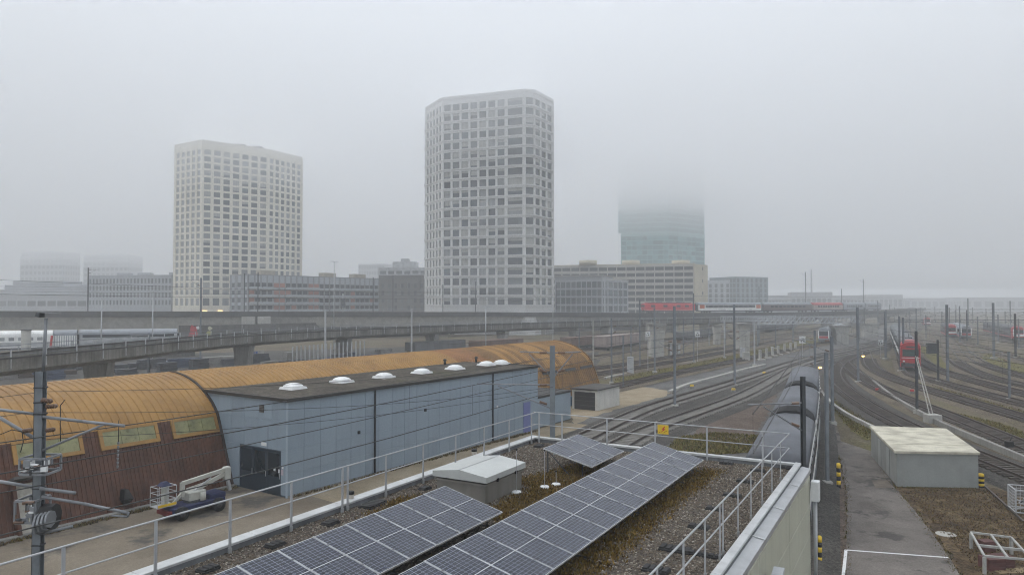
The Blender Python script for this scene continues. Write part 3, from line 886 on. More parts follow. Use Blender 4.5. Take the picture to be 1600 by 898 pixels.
arch_strip(XE - .05, .14, 0, last, .1, ORANGE_B, 'edge_flashing')
# strip windows in the brown wall
GPANE = mat('green translucent pane', (.25, .245, .12), .3, 0, .25, 1.5, 5)
def on_wall(x, z, off):
    """point on the leaning wall at height z, off metres outward"""
    for i in range(len(PROF) - 1):
        if PROF[i][1] <= z <= PROF[i+1][1]:
            t = (z - PROF[i][1]) / (PROF[i+1][1] - PROF[i][1]); y = PROF[i][0] + t * (PROF[i+1][0] - PROF[i][0]); break
    d = Vector((.38, 1.0)).normalized()
    return (x, YB + y - d.y * off, z + d.x * off)
def slab_on_wall(q, x0, x1, z0, z1, o0, o1):
    vs = [on_wall(x, z, o) for o in (o0, o1) for x, z in ((x0, z0), (x1, z0), (x1, z1), (x0, z1))]
    q.add(vs, [(0,1,2,3),(7,6,5,4),(0,4,5,1),(1,5,6,2),(2,6,7,3),(3,7,4,0)])
for a, b_ in ((18, 128), (154, 246), (267, 347)):
    x0 = bx_at(a, 700 - a * .15, YB + 1.4)[0]; x1 = bx_at(b_, 672 - (b_ - 128) * .15, YB + 1.4)[0]
    if b_ == 347: x1 = min(x1, -.2)
    w = MB()
    slab_on_wall(w, x0, x1, 3.02, 3.2, .02, .12); slab_on_wall(w, x0, x0 + .18, 3.2, 4.0, .02, .118); slab_on_wall(w, x1 - .18, x1, 3.2, 4.0, .02, .118); slab_on_wall(w, x0 + .18, x1 - .18, 3.88, 4.0, .02, .116)
    wo_ = w.build('window', ORANGE, dep)
    npn = 3
    for k in range(npn):
        q = MB(); L = (x1 - x0 - .36) / npn
        slab_on_wall(q, x0 + .18 + k * L + .01, x0 + .18 + (k + 1) * L - .01, 3.2, 3.88, .03, .085); q.build('pane', GPANE, wo_)
# dark louvre slots near the far end
for a, b_, y in ((849, 871, 577), (880, 900, 572), (908, 926, 567)):
    x0 = bx_at(a, y, YB + 1.2)[0]; x1 = bx_at(b_, y, YB + 1.2)[0]
    q = MB(); slab_on_wall(q, x0, x1, 3.35, 3.62, .03, .1); o = q.build('louvre', STEEL_D, dep)
    q = MB(); slab_on_wall(q, x0 - .08, x1 + .08, 3.62, 3.72, .03, .2); q.build('hood', ORANGE_B, o)
# pale metal door with a lean-to frame at the near end
x0, _ = bx_at(26, 800, YB + .4); x1, _ = bx_at(58, 800, YB + .4)
DOORC = mat('pale door', (.4, .38, .33), .6, 0, .15, 1.5, 6, streak=.3)
q = MB(); slab_on_wall(q, x0, x1, .05, 2.15, .03, .14); dr = q.build('door', DOORC, dep)
for (a, b_, c, d) in ((x0 - .15, x0, 0.0, 2.3), (x1, x1 + .15, 0.0, 2.3)):
    q = MB(); slab_on_wall(q, a, b_, c, d, .03, .3); q.build('door_frame', BROWN, dr)
q = MB(); slab_on_wall(q, x0 - .2, x1 + .2, 2.3, 2.42, .03, .7); q.build('canopy', CONC_D, dr)
for zz in (.7, 1.4):
    q = MB(); slab_on_wall(q, x0 + .05, x1 - .05, zz, zz + .02, .141, .16); q.build('rib', DOORC, dr)
# hooded wall lamp
x0, z0 = bx_at(196, 775, YB)
q = MB(); q.loft([[(x0-.1, YB-.1, z0+.35), (x0+.1, YB-.1, z0+.35), (x0+.1, YB+.3, z0+.35), (x0-.1, YB+.3, z0+.35)], [(x0-.25, YB-.35, z0-.1), (x0+.25, YB-.35, z0-.1), (x0+.25, YB+.1, z0-.1), (x0-.25, YB+.1, z0-.1)], [(x0-.08, YB-.1, z0-.4), (x0+.08, YB-.1, z0-.4), (x0+.08, YB+.1, z0-.4), (x0-.08, YB+.1, z0-.4)]])
q.build('hooded_vent', BLACK, dep)
# concrete base strip
q = MB(); q.box(X0, 0, YB - .35, YB - .02, 0, .12); q.build('base_strip', CONC, dep)

# ================================================================== BLUE HALL
BLUE = mat('pale blue cladding', (.26, .318, .372), .55, 0, .05, .35, 6, streak=.05)
BLUE2 = mat('pale blue cladding aged', (.252, .31, .364), .55, 0, .06, .3, 5, streak=.08)
DARKJ = mat('dark joint', (.1, .135, .175), .9)
HALL_L, HALL_H = 25.5, 5.3
hall = thing('blue_hall', 'pale blue panelled hall with flat gravel roof built onto the depot', 'building', B0, BZ)
q = MB(); q.box(.06, HALL_L, .06, 7.6, 0, HALL_H - .06); q.build('core_wall', DARKJ, hall)
pmesh = {}
def bpanel(w, h, m):
    k = (round(w, 3), round(h, 3), m.name)
    if k not in pmesh:
        a = MB(); a.cbox(0, w, -.05, 0, 0, h, .006); pmesh[k] = a.mesh('cladding_panel', m)
    return pmesh[k]
ROWS = [(.12, 1.35), (1.35, 2.58), (2.58, 4.1), (4.1, 5.22)]
ncol = 22; cw = HALL_L / ncol
for i in range(ncol):
    for (z0, z1) in ROWS:
        link('cladding_panel', bpanel(cw - .012, z1 - z0 - .012, random.choice((BLUE, BLUE, BLUE2))), hall, (i * cw, .05, z0))
# end wall: panels leave the doorway free
def epanel(y0, y1, z0, z1):
    o = link('cladding_panel', bpanel(y1 - y0 - .012, z1 - z0 - .012, random.choice((BLUE, BLUE2))), hall, (.05, y1, z0)); o.rotation_euler = (0, 0, rad(-90))
for (y0, y1, z0, z1) in [(.0, .5, .12, 2.5), (4.2, 5.6, .12, 2.5), (.0, 1.25, 2.5, 4.1), (1.25, 2.5, 2.5, 4.1), (2.5, 3.75, 2.5, 4.1), (3.75, 5.0, 2.5, 4.1), (5.0, 6.3, 2.5, 4.1),
                         (.0, 1.25, 4.1, 5.22), (1.25, 2.5, 4.1, 5.22), (2.5, 3.75, 4.1, 5.22), (3.75, 5.0, 4.1, 5.22), (5.0, 6.25, 4.1, 5.22), (6.25, 7.5, 4.1, 5.22)]:
    epanel(y0, y1, z0, z1)
DKGL = glass('dark door glass', (.02, .028, .035), .08)
DOORB = mat('dark blue door', (.022, .035, .05), .45, 0, .1, 2)
for k in range(3):
    y0 = .53 + k * 1.22
    q = MB(); q.box(.02, .055, y0, y0 + 1.2, .05, 2.44); d = q.build('door_leaf', DOORB, hall)
    q = MB(); q.box(.008, .0195, y0 + .12, y0 + 1.08, 1.05, 2.3); q.build('glass', DKGL, d)
    q = MB(); q.box(-.005, .0195, y0 + .06, y0 + .09, .95, 1.25); q.build('handle', GALV, d)
for (y, z, w, h, m) in ((.95, 1.35, .16, .14, 'a'), (.6, 1.28, .1, .2, 'a'), (.28, 1.55, .12, .12, 'a'), (.28, 1.2, .2, .3, 'b')):
    q = MB(); q.box(-.012, .0, y, y + w, z, z + h); q.build('notice', WHITE if m == 'a' else mat('pinkish notice', (.45, .38, .42), .6), hall)
q = MB(); q.box(-.02, .0, 1.75, 2.2, 2.62, 2.8); q.build('name_plate', WHITE, hall)
q = MB(); q.box(-.03, -.0, 2.0, 2.38, 4.45, 4.85); vg = q.build('vent_grille', mat('rusty grille', (.06, .045, .04), .8), hall)
for k in range(5):
    q = MB(); q.box(-.045, -.03, 2.0, 2.38, 4.47 + k * .08, 4.5 + k * .08); q.build('slat', HG, vg)
# roof
ROOFD = earth('dark roof gravel', [(.3, (.05, .042, .033)), (.5, (.095, .082, .066)), (.72, (.15, .135, .11))], .6, 7, speck=.4, patch=(.075, .07, .035), pscale=.3, pth=(.55, .7))
q = MB(); q.box(-.02, HALL_L + .1, -.06, 7.9, HALL_H - .06, HALL_H + .02); q.build('roof_deck', ROOFD, hall)
FAS = mat('black roof edge', (.03, .028, .026), .6)
q = MB(); q.box(-.14, HALL_L + .22, -.16, -.06, HALL_H - .1, HALL_H + .08); q.build('fascia', FAS, hall)
q = MB(); q.box(-.14, -.02, -.06, 7.6, HALL_H - .1, HALL_H + .08); q.build('fascia', FAS, hall)
q = MB(); q.box(HALL_L + .1, HALL_L + .22, -.06, 6.4, HALL_H - .1, HALL_H + .08); q.build('fascia', FAS, hall)
for a in (584.6, 769):
    xx, _ = bx_at(a, 690, 0)
    q = MB(); q.cyl((xx, -.08, .12), (xx, -.08, HALL_H - .1), .055, n=8); q.build('downpipe', BLACK, hall, True)
xx, _ = bx_at(823, 640, 0)
q = MB(); q.box(xx - .5, xx + .5, -.035, -.001, .05, 2.5); q.build('side_door', mat('violet blue door', (.15, .17, .36), .5, 0, .06), hall)
for a, y, m in ((560, 675, BLACK), (776, 635, WHITE), (664, 640, BLACK)):
    xx, z = bx_at(a, y, 0)
    q = MB(); q.box(xx - .07, xx + .07, -.1, -.001, z - .09, z + .09); q.build('wall_fitting', m, hall)
q = MB(); q.box(.0, HALL_L, -.03, .0, 0, .11); q.build('plinth', CONC, hall)
# lower annex at the far end
annex = thing('blue_annex', 'low blue annex at the far end of the blue hall', 'building', B0 + BU * (HALL_L + .25), BZ)
q = MB(); q.box(.06, 6, .46, 4.2, 0, 2.5); q.build('core_wall', DARKJ, annex)
for k in range(5):
    link('cladding_panel', bpanel(1.188, 2.4, BLUE), annex, (k * 1.2, .45, .06))
q = MB(); q.box(0, 6.1, .36, 4.2, 2.5, 2.66); q.build('roof', FAS, annex)
# skylight domes
DOME = mat('white skylight dome', (.75, .76, .76), .3, 0, .05, 1.5, spec=.5)
def dome(px_, py_, label):
    p = gp(px_, py_ + 3, HALL_H + .1)
    t = thing('skylight_dome', label, 'skylight', (p.x, p.y, HALL_H + .02), BZ, 'white skylight domes on the blue hall')
    t.scale = (.84, .84, .9)
    q = MB(); q.loft([[(-.72,-.72,0),(.72,-.72,0),(.72,.72,0),(-.72,.72,0)], [(-.66,-.66,.14),(.66,-.66,.14),(.66,.66,.14),(-.66,.66,.14)]]); q.build('curb', WHITE, t)
    q = MB(); rings = []
    for j in range(5):
        a = j / 4 * rad(88); rr = .64 * math.cos(a); z = .14 + .27 * math.sin(a)
        e = 4 - 2 * j / 4
        rg = []
        for i in range(20):
            th = 2 * math.pi * i / 20
            c, s = math.cos(th), math.sin(th)
            k = (abs(c) ** e + abs(s) ** e) ** (-1 / e)
            rg.append((c * k * rr, s * k * rr, z))
        rings.append(rg)
    q.loft(rings); q.build('dome', DOME, t, True)
for i, (x, y) in enumerate([(458, 602), (534, 592), (600, 585), (659, 578), (711, 572), (760, 566), (783, 564)]):
    dome(x, y, ['white skylight dome nearest the doorway end of the blue hall', 'second white skylight dome from the doorway end of the blue hall', 'third white skylight dome from the doorway end', 'fourth white skylight dome, middle of the row', 'third from last white skylight dome in the row', 'second from last white skylight dome in the row', 'farthest white skylight dome on the blue hall'][i])
for x, y, lab in ((695, 566, 'small black roof vent between the middle skylight domes'), (744, 562, 'small black roof vent near the farthest skylight domes')):
    p = gp(x, y + 4, HALL_H); t = thing('roof_vent', lab, 'vent', (p.x, p.y, HALL_H + .02))
    q = MB(); q.cyl((0, 0, 0), (0, 0, .35), .1, n=8); q.build('pipe', BLACK, t); q = MB(); q.cyl((0, 0, .35), (0, 0, .5), .19, .1, n=8); q.build('cowl', BLACK, t)

# ================================================================== WHITE GARAGE
A, Bq, Cq = gp(933, 642), gp(894, 638.3), gp(960, 632)
gu = (Bq - A); gw = gu.length; gz = math.atan2(gu.y, gu.x)
GL = 5.0
gar = thing('white_garage', 'small white garage with dark door beyond the blue annex', 'garage', A, gz)
WPL = mat('white plaster', (.6, .59, .55), .85, 0, .12, .8, 8, streak=.07)
s_ = -1
q = MB(); q.box(0, gw, -GL, -.14, 0, 1.98); q.build('wall', WPL, gar)
q = MB(); q.box(0, .22, -.14, 0, 0, 1.98); q.box(gw - .22, gw, -.14, 0, 0, 1.98); q.box(.22, gw - .22, -.14, -.002, 1.78, 1.978); q.build('door_frame', WPL, gar)
for k in range(4):
    q = MB(); q.box(.23, gw - .23, -.1, -.06, .02 + k * .44, .45 + k * .44); q.build('door_panel', mat('dark garage door', (.04, .037, .035), .6), gar)
q = MB(); q.box(-.12, gw + .12, -GL - .1, .14, 1.985, 2.1); q.build('roof', mat('dark garage roof', (.07, .065, .06), .85, 0, .25, .7), gar)
# make the long side lie away from the camera
if (Matrix.Rotation(gz, 4, 'Z') @ Vector((0, -1, 0))).y < 0:
    for ch in list(gar.children):
        ch.scale = (1, -1, 1)

# ================================================================== CONCRETE HUT
c0, c1, c2, c3 = Vector((22.1, 41.0, 0)), Vector((26.5, 40.6, 0)), Vector((29.2, 48.2, 0)), Vector((24.75, 49.2, 0))
hut = thing('concrete_hut', 'grey concrete hut with flat pale slab roof beside the path', 'hut', c0)
HW = mat('grey hut wall', (.27, .28, .265), .9, 0, .12, .7, 14, .2, streak=.05)
HR = mat('pale slab roof', (.56, .53, .43), .9, 0, .22, .9, 10, .1, tint=(.3, .26, .2))
L_ = [c - c0 for c in (c0, c1, c2, c3)]
q = MB(); q.prism([(p.x, p.y) for p in L_], 0, 1.96); q.build('wall', HW, hut)
cen = sum(L_, Vector()) / 4
E_ = [Vector(((p.x - cen.x) * 1.05 + cen.x, (p.y - cen.y) * 1.03 + cen.y, 0)) for p in L_]
for k in range(4):
    f0, f1 = k / 4 + .003, (k + 1) / 4 - .003
    s4 = [E_[0].lerp(E_[3], f0), E_[1].lerp(E_[2], f0), E_[1].lerp(E_[2], f1), E_[0].lerp(E_[3], f1)]
    q = MB(); q.prism([(p.x, p.y) for p in s4], 1.965, 2.1 + .008 * (k % 2)); q.build('roof_slab', HR, hut)
q = MB(); q.prism([((p.x - cen.x) * 1.02 + cen.x, (p.y - cen.y) * 1.012 + cen.y) for p in L_], -.05, .06); q.build('plinth', CONC_D, hut)
e = (L_[3] - L_[0]); ez = math.atan2(e.y, e.x)
for f in (.3, .62):
    pp_ = L_[0] + e * f
    q = MB(); q.box(-.45, .45, -.0, .03, .1, 1.75); q.build('metal_door', mat('hut door', (.3, .31, .3), .6, .1, .08), hut, loc=pp_, rz=ez)
# pale strip added where even shading hid the blue hall's corner, and rust streak below its grille
q = MB(); q.box(-.035, .05, -.035, .05, 0, HALL_H - .1); q.build('added_corner_strip', mat('pale added corner strip', (.33, .39, .45), .5, 0, .06), hall)

# ================================================================== BUILDINGS BEHIND THE VIADUCT
def norm_cam(p0, p1):
    """unit vectors along a facade and outward, towards the camera side"""
    t = Vector((p1.x - p0.x, p1.y - p0.y, 0)).normalized()
    n = Vector((t.y, -t.x, 0))
    if n.dot(Vector((p0.x + p1.x, p0.y + p1.y, 0))) > 0: n = -n
    return t, n
_win = {}
def win_mesh(w, h, m):
    k = (round(w, 2), round(h, 2), m.name)
    if k not in _win:
        q = MB(); q.box(-w/2, w/2, -.03, .03, 0, h); _win[k] = q.mesh('window', m)
    return _win[k]
_frm = {}
def frame_mesh(w, h, m, mull):
    k = (round(w, 2), round(h, 2), m.name, mull)
    if k not in _frm:
        q = MB(); f = .07
        q.box(-w/2, w/2, -.07, -.031, 0, f); q.box(-w/2, w/2, -.07, -.031, h - f, h); q.box(-w/2, -w/2 + f, -.069, -.031, f, h - f); q.box(w/2 - f, w/2, -.069, -.031, f, h - f)
        if mull: q.box(-f/2 + w*.12, f/2 + w*.12, -.069, -.031, f, h - f)
        _frm[k] = q.mesh('frame', m)
    return _frm[k]
def facade(root, p0, p1, z0, z1, cols, rows, wallm, wins, depth=.35, single=True, band=None, frames=None, mull=False, proud=None):
    """wall of piers and spandrels with recessed windows. cols: [(f0,f1)] fractions; rows: [(zlow,zhigh)]"""
    loc = root.location
    t, n = norm_cam(p0, p1); L = (p1 - p0).length
    a = math.atan2(t.y, t.x)
    flip = Vector((math.sin(a), -math.cos(a), 0)).dot(n) < 0
    P0 = Vector((p0.x - loc.x, p0.y - loc.y, 0))
    wall = MB(); bandm = MB(); joined = MB()
    def bxx(mb, s0, s1, d0, d1, za, zb):
        vs = []
        for z in (za, zb):
            for s, d in ((s0, d0), (s1, d0), (s1, d1), (s0, d1)):
                p = P0 + t * s - n * d
                vs.append((p.x, p.y, z))
        mb.add(vs, [(3,2,1,0),(4,5,6,7),(0,1,5,4),(1,2,6,5),(2,3,7,6),(3,0,4,7)])
    edges = [0.0] + [x for c in cols for x in (c[0] * L, c[1] * L)] + [L]
    for i in range(0, len(edges), 2):
        if edges[i+1] - edges[i] > .01: bxx(wall, edges[i], edges[i+1], 0, depth, z0, z1)
    zz = [z0] + [z for r in rows for z in r] + [z1]
    for c in cols:
        s0, s1 = c[0] * L + .002, c[1] * L - .002
        for k in range(0, len(zz), 2):
            if zz[k+1] - zz[k] > .01: bxx(bandm if band else wall, s0, s1, .04, depth, zz[k], zz[k+1])
    if proud:       # slab edges running across the whole front
        for k in range(0, len(zz), 2):
            if zz[k+1] - zz[k] > .01:
                zm = zz[k+1]
                bxx(wall, -.05, L + .05, -proud, -.001, zm - .45, zm - .05)
    o = wall.build('facade', wallm, root)
    if band and bandm.v: stuff(bandm.build('spandrels', band, root))
    for c in cols:
        s0, s1 = c[0] * L, c[1] * L
        for (za, zb) in rows:
            m = random.choice(wins)
            if single:
                p = P0 + t * ((s0 + s1) / 2) - n * (depth * .75)
                w = link('window', win_mesh(s1 - s0 + .02, zb - za + .02, m), root, (p.x, p.y, za - .01), a + (math.pi if flip else 0))
                if frames: link('frame', frame_mesh(s1 - s0, zb - za, frames, mull), w)
                if frames and random.random() < .35:
                    hb = (zb - za) * random.choice((.3, .45, .7, 1.0)); q = link('blind', win_mesh((s1 - s0) * .96, 1.0, BLIND), w, (0, -.012, zb - za - hb)); q.scale = (1, 1, hb)
            else:
                bxx(joined, s0 - .01, s1 + .01, depth * .7, depth * .8, za - .01, zb + .01)
    if joined.v: stuff(joined.build('small_windows', wins[0], root))
    return o
def even(n, fill, a=0.0, b=1.0):
    w = (b - a) / n
    return [(a + w * (i + .5 - fill/2), a + w * (i + .5 + fill/2)) for i in range(n)]
def core(root, pts, z0, z1, m, inset=.5, name='core'):
    loc = root.location
    c = sum(pts, Vector()) / len(pts)
    q = MB()
    poly = []
    for p in pts:
        d = (p - c); d.z = 0; L = d.length
        pp = c + d * ((L - inset * 1.5) / L)
        poly.append((pp.x - loc.x, pp.y - loc.y))
    q.prism(poly, z0, z1); return q.build(name, m, root)
def pt(px_, Y): return Vector(((px_ - 800) / FPX * Y, Y, 0))

DARKIN = mat('dark interior', (.03, .032, .035), .9)
W_D = glass('window dark', (.075, .083, .09)); W_M = glass('window mid', (.14, .152, .16)); W_L = glass('window blind', (.26, .27, .275), .3); W_B = glass('window bluish', (.1, .125, .14))
BLIND = mat('pale window blind', (.4, .4, .38), .8, 0, .1, .3)
FRM = mat('window frame', (.12, .12, .12), .6)

# ---- central tower
TWH = mat('tower white concrete', (.62, .62, .61), .8, 0, .07, .06, 2, streak=.06)
A_, B_, C1, C2, D_ = pt(665, 263), pt(690, 250.5), pt(821, 240.5), pt(835, 241.5), pt(864, 253)
Eb, Fb = Vector((6, 278, 0)), Vector((-22, 284, 0))
tw = thing('white_tower', 'tall white gridded residential tower, the highest in the middle', 'tower', C1)
rowsC = [(11.5 + 3.415 * k - 1.2, 11.5 + 3.415 * k + 1.15) for k in range(21)]
ZT = 83.2
core(tw, [A_, B_, C1, C2, D_, Eb, Fb], 0, ZT - 1.2, DARKIN)
wins = [W_M, W_M, W_L, W_D, W_B]
facade(tw, A_, B_, 4, ZT, even(5, .52, .02, .98), rowsC, TWH, wins, .5, single=False, proud=.18)
facade(tw, B_, C1, 4, ZT, even(7, .76, .012, .77) + [(.795, .965)], rowsC, TWH, wins, .55, frames=FRM, mull=True, proud=.22)
facade(tw, C1, C2, 4, ZT, [(.06, .94)], rowsC, TWH, [W_D, W_M, W_D], .6, frames=FRM, proud=.3)
facade(tw, C2, D_, 4, ZT, even(3, .72, .02, .98), rowsC, TWH, [W_D, W_D, W_M], .7, frames=FRM, proud=.3)
facade(tw, D_, Eb, 4, ZT, even(6, .6), rowsC, TWH, wins, .5, single=False); facade(tw, Eb, Fb, 4, ZT, even(6, .6), rowsC, TWH, wins, .5, single=False); facade(tw, Fb, A_, 4, ZT, even(5, .6), rowsC, TWH, wins, .5, single=False)
# balconies stepping out on the right and left edges
for k, (za, zb) in enumerate(rowsC):
    for e0, e1, f in ((D_, Eb, .14), (A_, Fb, .12)):
        if (k + (0 if e0 is D_ else 1)) % 2: continue
        p = e0.lerp(e1, f) - C1; t_ = (e1 - e0).normalized(); a = math.atan2(t_.y, t_.x)
        q = MB(); q.box(-2.2, 2.2, -1.1, 1.1, 0, .25); q.box(-2.2, 2.2, -1.1, -1.0, .25, 1.1); q.box(-2.2, 2.2, 1.0, 1.1, .25, 1.1)
        q.build('balcony', TWH, tw, loc=(p.x, p.y, za - .6), rz=a)
q = MB(); pl = [A_, B_, C1, C2, D_, Eb, Fb]; cc = sum(pl, Vector()) / 7
q.prism([((p.x - cc.x) * 1.012 + cc.x - C1.x, (p.y - cc.y) * 1.012 + cc.y - C1.y) for p in pl], ZT, ZT + .6); q.build('roof_cornice', TWH, tw)
q = MB(); q.prism([((p.x - cc.x) * 1.01 + cc.x - C1.x, (p.y - cc.y) * 1.01 + cc.y - C1.y) for p in pl], 0, 4.0); q.build('base', TWH, tw)

# ---- left tower
winsL = [W_M, W_L, W_L, W_M, W_B, W_L]
TCR = mat('tower cream concrete', (.72, .685, .59), .8, 0, .06, .06, 2, streak=.05)
A2, B2, C_2, D2_ = pt(271, 310), pt(313.5, 300), pt(418, 319), pt(470.5, 336)
E2, F2 = Vector((-106, 356, 0)), Vector((-138, 345, 0))
lt = thing('cream_tower', 'cream gridded high-rise on the left with its top in mist', 'tower', B2)
rowsL = [(9.9, 13.0)] + [(15.6 + 2.985 * k - 1.05, 15.6 + 2.985 * k + 1.05) for k in range(21)]
ZL = 79.8
core(lt, [A2, B2, C_2, D2_, E2, F2], 0, ZL - 1, DARKIN)
facade(lt, A2, B2, 4, ZL, even(5, .6, .02, .98), rowsL, TCR, [W_L], .4, single=False)
facade(lt, B2, C_2, 4, ZL, even(7, .68, .01, .99), rowsL, TCR, winsL, .45, frames=FRM, mull=True)
facade(lt, C_2, D2_, 4, ZL, even(6, .62, .01, .99), rowsL, TCR, winsL, .45)
for a_, b_ in ((D2_, E2), (E2, F2), (F2, A2)): facade(lt, a_, b_, 4, ZL, even(6, .55), rowsL, TCR, wins, .4, single=False)
q = MB(); pl = [A2, B2, C_2, D2_, E2, F2]; cc = sum(pl, Vector()) / 6
q.prism([((p.x - cc.x) * 1.004 + cc.x - B2.x, (p.y - cc.y) * 1.004 + cc.y - B2.y) for p in pl], ZL, ZL + .5); q.build('roof_cornice', TCR, lt)
q = MB(); q.prism([((p.x - cc.x) * 1.004 + cc.x - B2.x, (p.y - cc.y) * 1.004 + cc.y - B2.y) for p in pl], 0, 4.0); q.build('base', TCR, lt)
for x_, y_, w_ in ((4, 12, 9), (14, 16, 5)):
    q = MB(); q.box(x_, x_ + w_, y_, y_ + 6, ZL + .5, ZL + 1.3); q.build('roof_plant', CONC, lt)
WARM = emit('warm shop light', (1.0, .72, .35), .55)
for k in range(9):
    p = B2.lerp(C_2, (k + .5) / 9) - B2; t_, n_ = norm_cam(B2, C_2)
    q = MB(); q.box(-1.0, 1.0, -.1, 0, 6.2, 7.9); q.build('lit_shop_window', WARM if k % 2 == 0 else TCR, lt, loc=p + n_ * .4, rz=math.atan2(t_.y, t_.x))

# ---- generic block
def block(name, label, cat, p0, p1, deep, z1, wallm, cols, rows, wins, single=True, band=None, roofm=None, over=.25, z0=0, frames=None, proud=None, depth=.35, sides=True):
    root = thing(name, label, cat, p0)
    t, n = norm_cam(p0, p1)
    p2, p3 = p1 - n * deep, p0 - n * deep
    core(root, [p0, p1, p2, p3], 0, z1 - .3, DARKIN, .5)
    facade(root, p0, p1, z0, z1, cols, rows, wallm, wins, depth, single, band, frames, proud=proud)
    if sides:
        for a_, b_ in ((p1, p2), (p3, p0)):
            facade(root, a_, b_, z0, z1, even(max(2, int(deep / 4)), .5), rows, wallm, wins, depth, False, band)
    facade(root, p2, p3, z0, z1, [], [], wallm, wins, depth, False)
    c = (p0 + p1 + p2 + p3) / 4
    q = MB(); q.prism([(p.x - p0.x + (p.x - c.x) / (p - c).length * over, p.y - p0.y + (p.y - c.y) / (p - c).length * over) for p in (p0, p1, p2, p3)], z1, z1 + .35)
    q.build('roof', roofm or wallm, root)
    return root, t, n
OFFICE = mat('office grey cladding', (.38, .4, .43), .7, 0, .08, .1, 3)
zr = zat(431, 345)
ob, t, n = block('office_block', 'grey office block with four rows of narrow windows left of the cream tower', 'building', pt(138, 350), pt(268, 340), 26, zr, OFFICE, even(24, .58), [(zat(y + 3.6, 345), zat(y - 3.8, 345)) for y in (472.5, 461, 450, 439)], [W_D, W_B, W_M])
for f in (.3, .55, .93):
    p = pt(138, 350).lerp(pt(268, 340), f) - ob.location - n * 8
    q = MB(); q.box(-3, 3, -2, 2, zr + .35, zr + 1.8); q.build('roof_plant', OFFICE, ob, loc=p)

APT = mat('apartment grey render', (.23, .24, .255), .8, 0, .1, .15, 3)
APTB = mat('balcony band blue grey', (.36, .39, .42), .7, 0, .08, .2, 3)
APTO = mat('orange infill panel', (.36, .145, .095), .8, 0, .15, .3, 3)
pA, pB = pt(388, 276), pt(592, 325)
zA = zat(429.5, 276)
rowsA = [(8.2 + 3.0 * k - .0, 8.2 + 3.0 * k + 1.75) for k in range(-1, 5)]
rowsA = [r for r in rowsA if r[1] < zA - .4]
colsA = []
for i in range(24): colsA.append(((i + .12) / 24, (i + .88) / 24))
ap, t, n = block('apartment_block', 'five-storey apartment block with grey balconies and orange panels between the towers', 'building', pA, pB, 14, zA, APT, colsA, rowsA, [W_D, W_M, W_B, W_M], band=APTB)
LA = (pB - pA).length; aA = math.atan2(t.y, t.x)
for (za, zb) in rowsA:
    q = MB(); q.box(0, LA, -.0, 1.1, za - .95, za - .75); q.build('balcony_slab', CONC, ap, loc=Vector((0, 0, 0)) + n * 1.12, rz=aA)
    for k in range(12):
        if k in (2, 6): continue
        q = MB(); s0 = LA * k / 12 + .15; s1 = LA * (k + 1) / 12 - .15
        q.box(s0, s1, 0, .05, za - .75, za + .2); q.build('balustrade', APTB, ap, loc=n * 1.13, rz=aA)
for i in (0, 1, 4, 5, 6, 7, 10, 11, 14, 18, 19, 22):
    for (za, zb) in rowsA:
        if random.random() < (1.1 if i in (4, 5, 10, 11) else .3):
            q = MB(); L = LA / 24; q.box(i * L + L * .08, i * L + L * .92, -.08, 0, za + .02, zb); q.build('infill_panel', APTO, ap, loc=n * .06, rz=aA)
for f in (.16, .62, .87):
    p = pA.lerp(pB, f) - pA - n * 5
    q = MB(); q.cbox(-3.2, 3.2, -2, 2, zA + .35, zA + 2.2, .1); q.build('roof_plant', mat('tan plant room', (.4, .36, .29), .8), ap, loc=p, rz=aA)

DKB = mat('dark brown grey render', (.15, .145, .14), .85, 0, .1, .2, 3)
zD = zat(431, 300)
block('dark_block', 'dark grey-brown block tucked between apartments and white tower', 'building', pt(593, 300), pt(664, 298), 16, zD, DKB, even(7, .42), [(8.0 + 3.1 * k, 9.9 + 3.1 * k) for k in range(5) if 9.9 + 3.1 * k < zD - .3], [W_D, W_M])
PEN = mat('white penthouse', (.5, .51, .52), .7)
zP = zat(419, 350)
pb, t, n = block('terraced_block', 'pale stepped building rising behind the dark block', 'building', pt(592, 352), pt(668, 350), 20, zP, PEN, even(6, .75), [(zat(428, 350), zat(423, 350))], [W_M, W_D])
q = MB(); q.box(6, 18, 4, 12, zP + .35, zP + 3.6); q.build('roof_plant', PEN, pb); q = MB(); q.box(10, 14, 5, 9, zP + 3.6, zP + 5.2); q.build('roof_plant', PEN, pb)

# ---- right of the white tower
GLB = mat('grey glass frame', (.42, .44, .46), .6, 0, .08, .15, 3)
zG = zat(432, 300)
rowsG = [(7.2 + 3.35 * k, 9.75 + 3.35 * k) for k in range(5) if 9.75 + 3.35 * k < zG]
gb, t, n = block('glass_block', 'grey glazed block with thin white floor edges right of the white tower', 'building', pt(868, 300), pt(941, 292), 16, zG, GLB, even(9, .88), rowsG, [W_M, W_B, W_M], over=.8, roofm=CONC_L, proud=.25)
zG2 = zat(438, 306)
block('glass_wing', 'lower right wing of the grey glazed block with balcony edges', 'building', pt(942, 296), pt(981, 312), 14, zG2, GLB, even(5, .8), rowsG[:-1] if rowsG[-1][1] > zG2 - .3 else rowsG, [W_M, W_B], over=.6, roofm=CONC_L, proud=.4)
SLB = mat('slab beige grey', (.52, .5, .455), .8, 0, .08, .12, 3)
BEI = mat('beige end wall', (.5, .45, .34), .85, 0, .1, .15, 3)
zS = zat(413.5, 360)
rowsS = [(zS - 1.2 - 3.1 * k - 1.75, zS - 1.2 - 3.1 * k) for k in range(8)][::-1]
sl, t, n = block('slab_block', 'long beige slab block with ribbon windows below the misty glass tower', 'building', pt(864, 372), pt(1084, 352), 16, zS, SLB, even(15, .9), rowsS, [W_D, W_M, W_D], over=.5, roofm=BEI, proud=.25)
e0 = pt(1084.4, 351.9); e1 = pt(1105, 364)
end = MB()
t2, n2 = norm_cam(e0, e1)
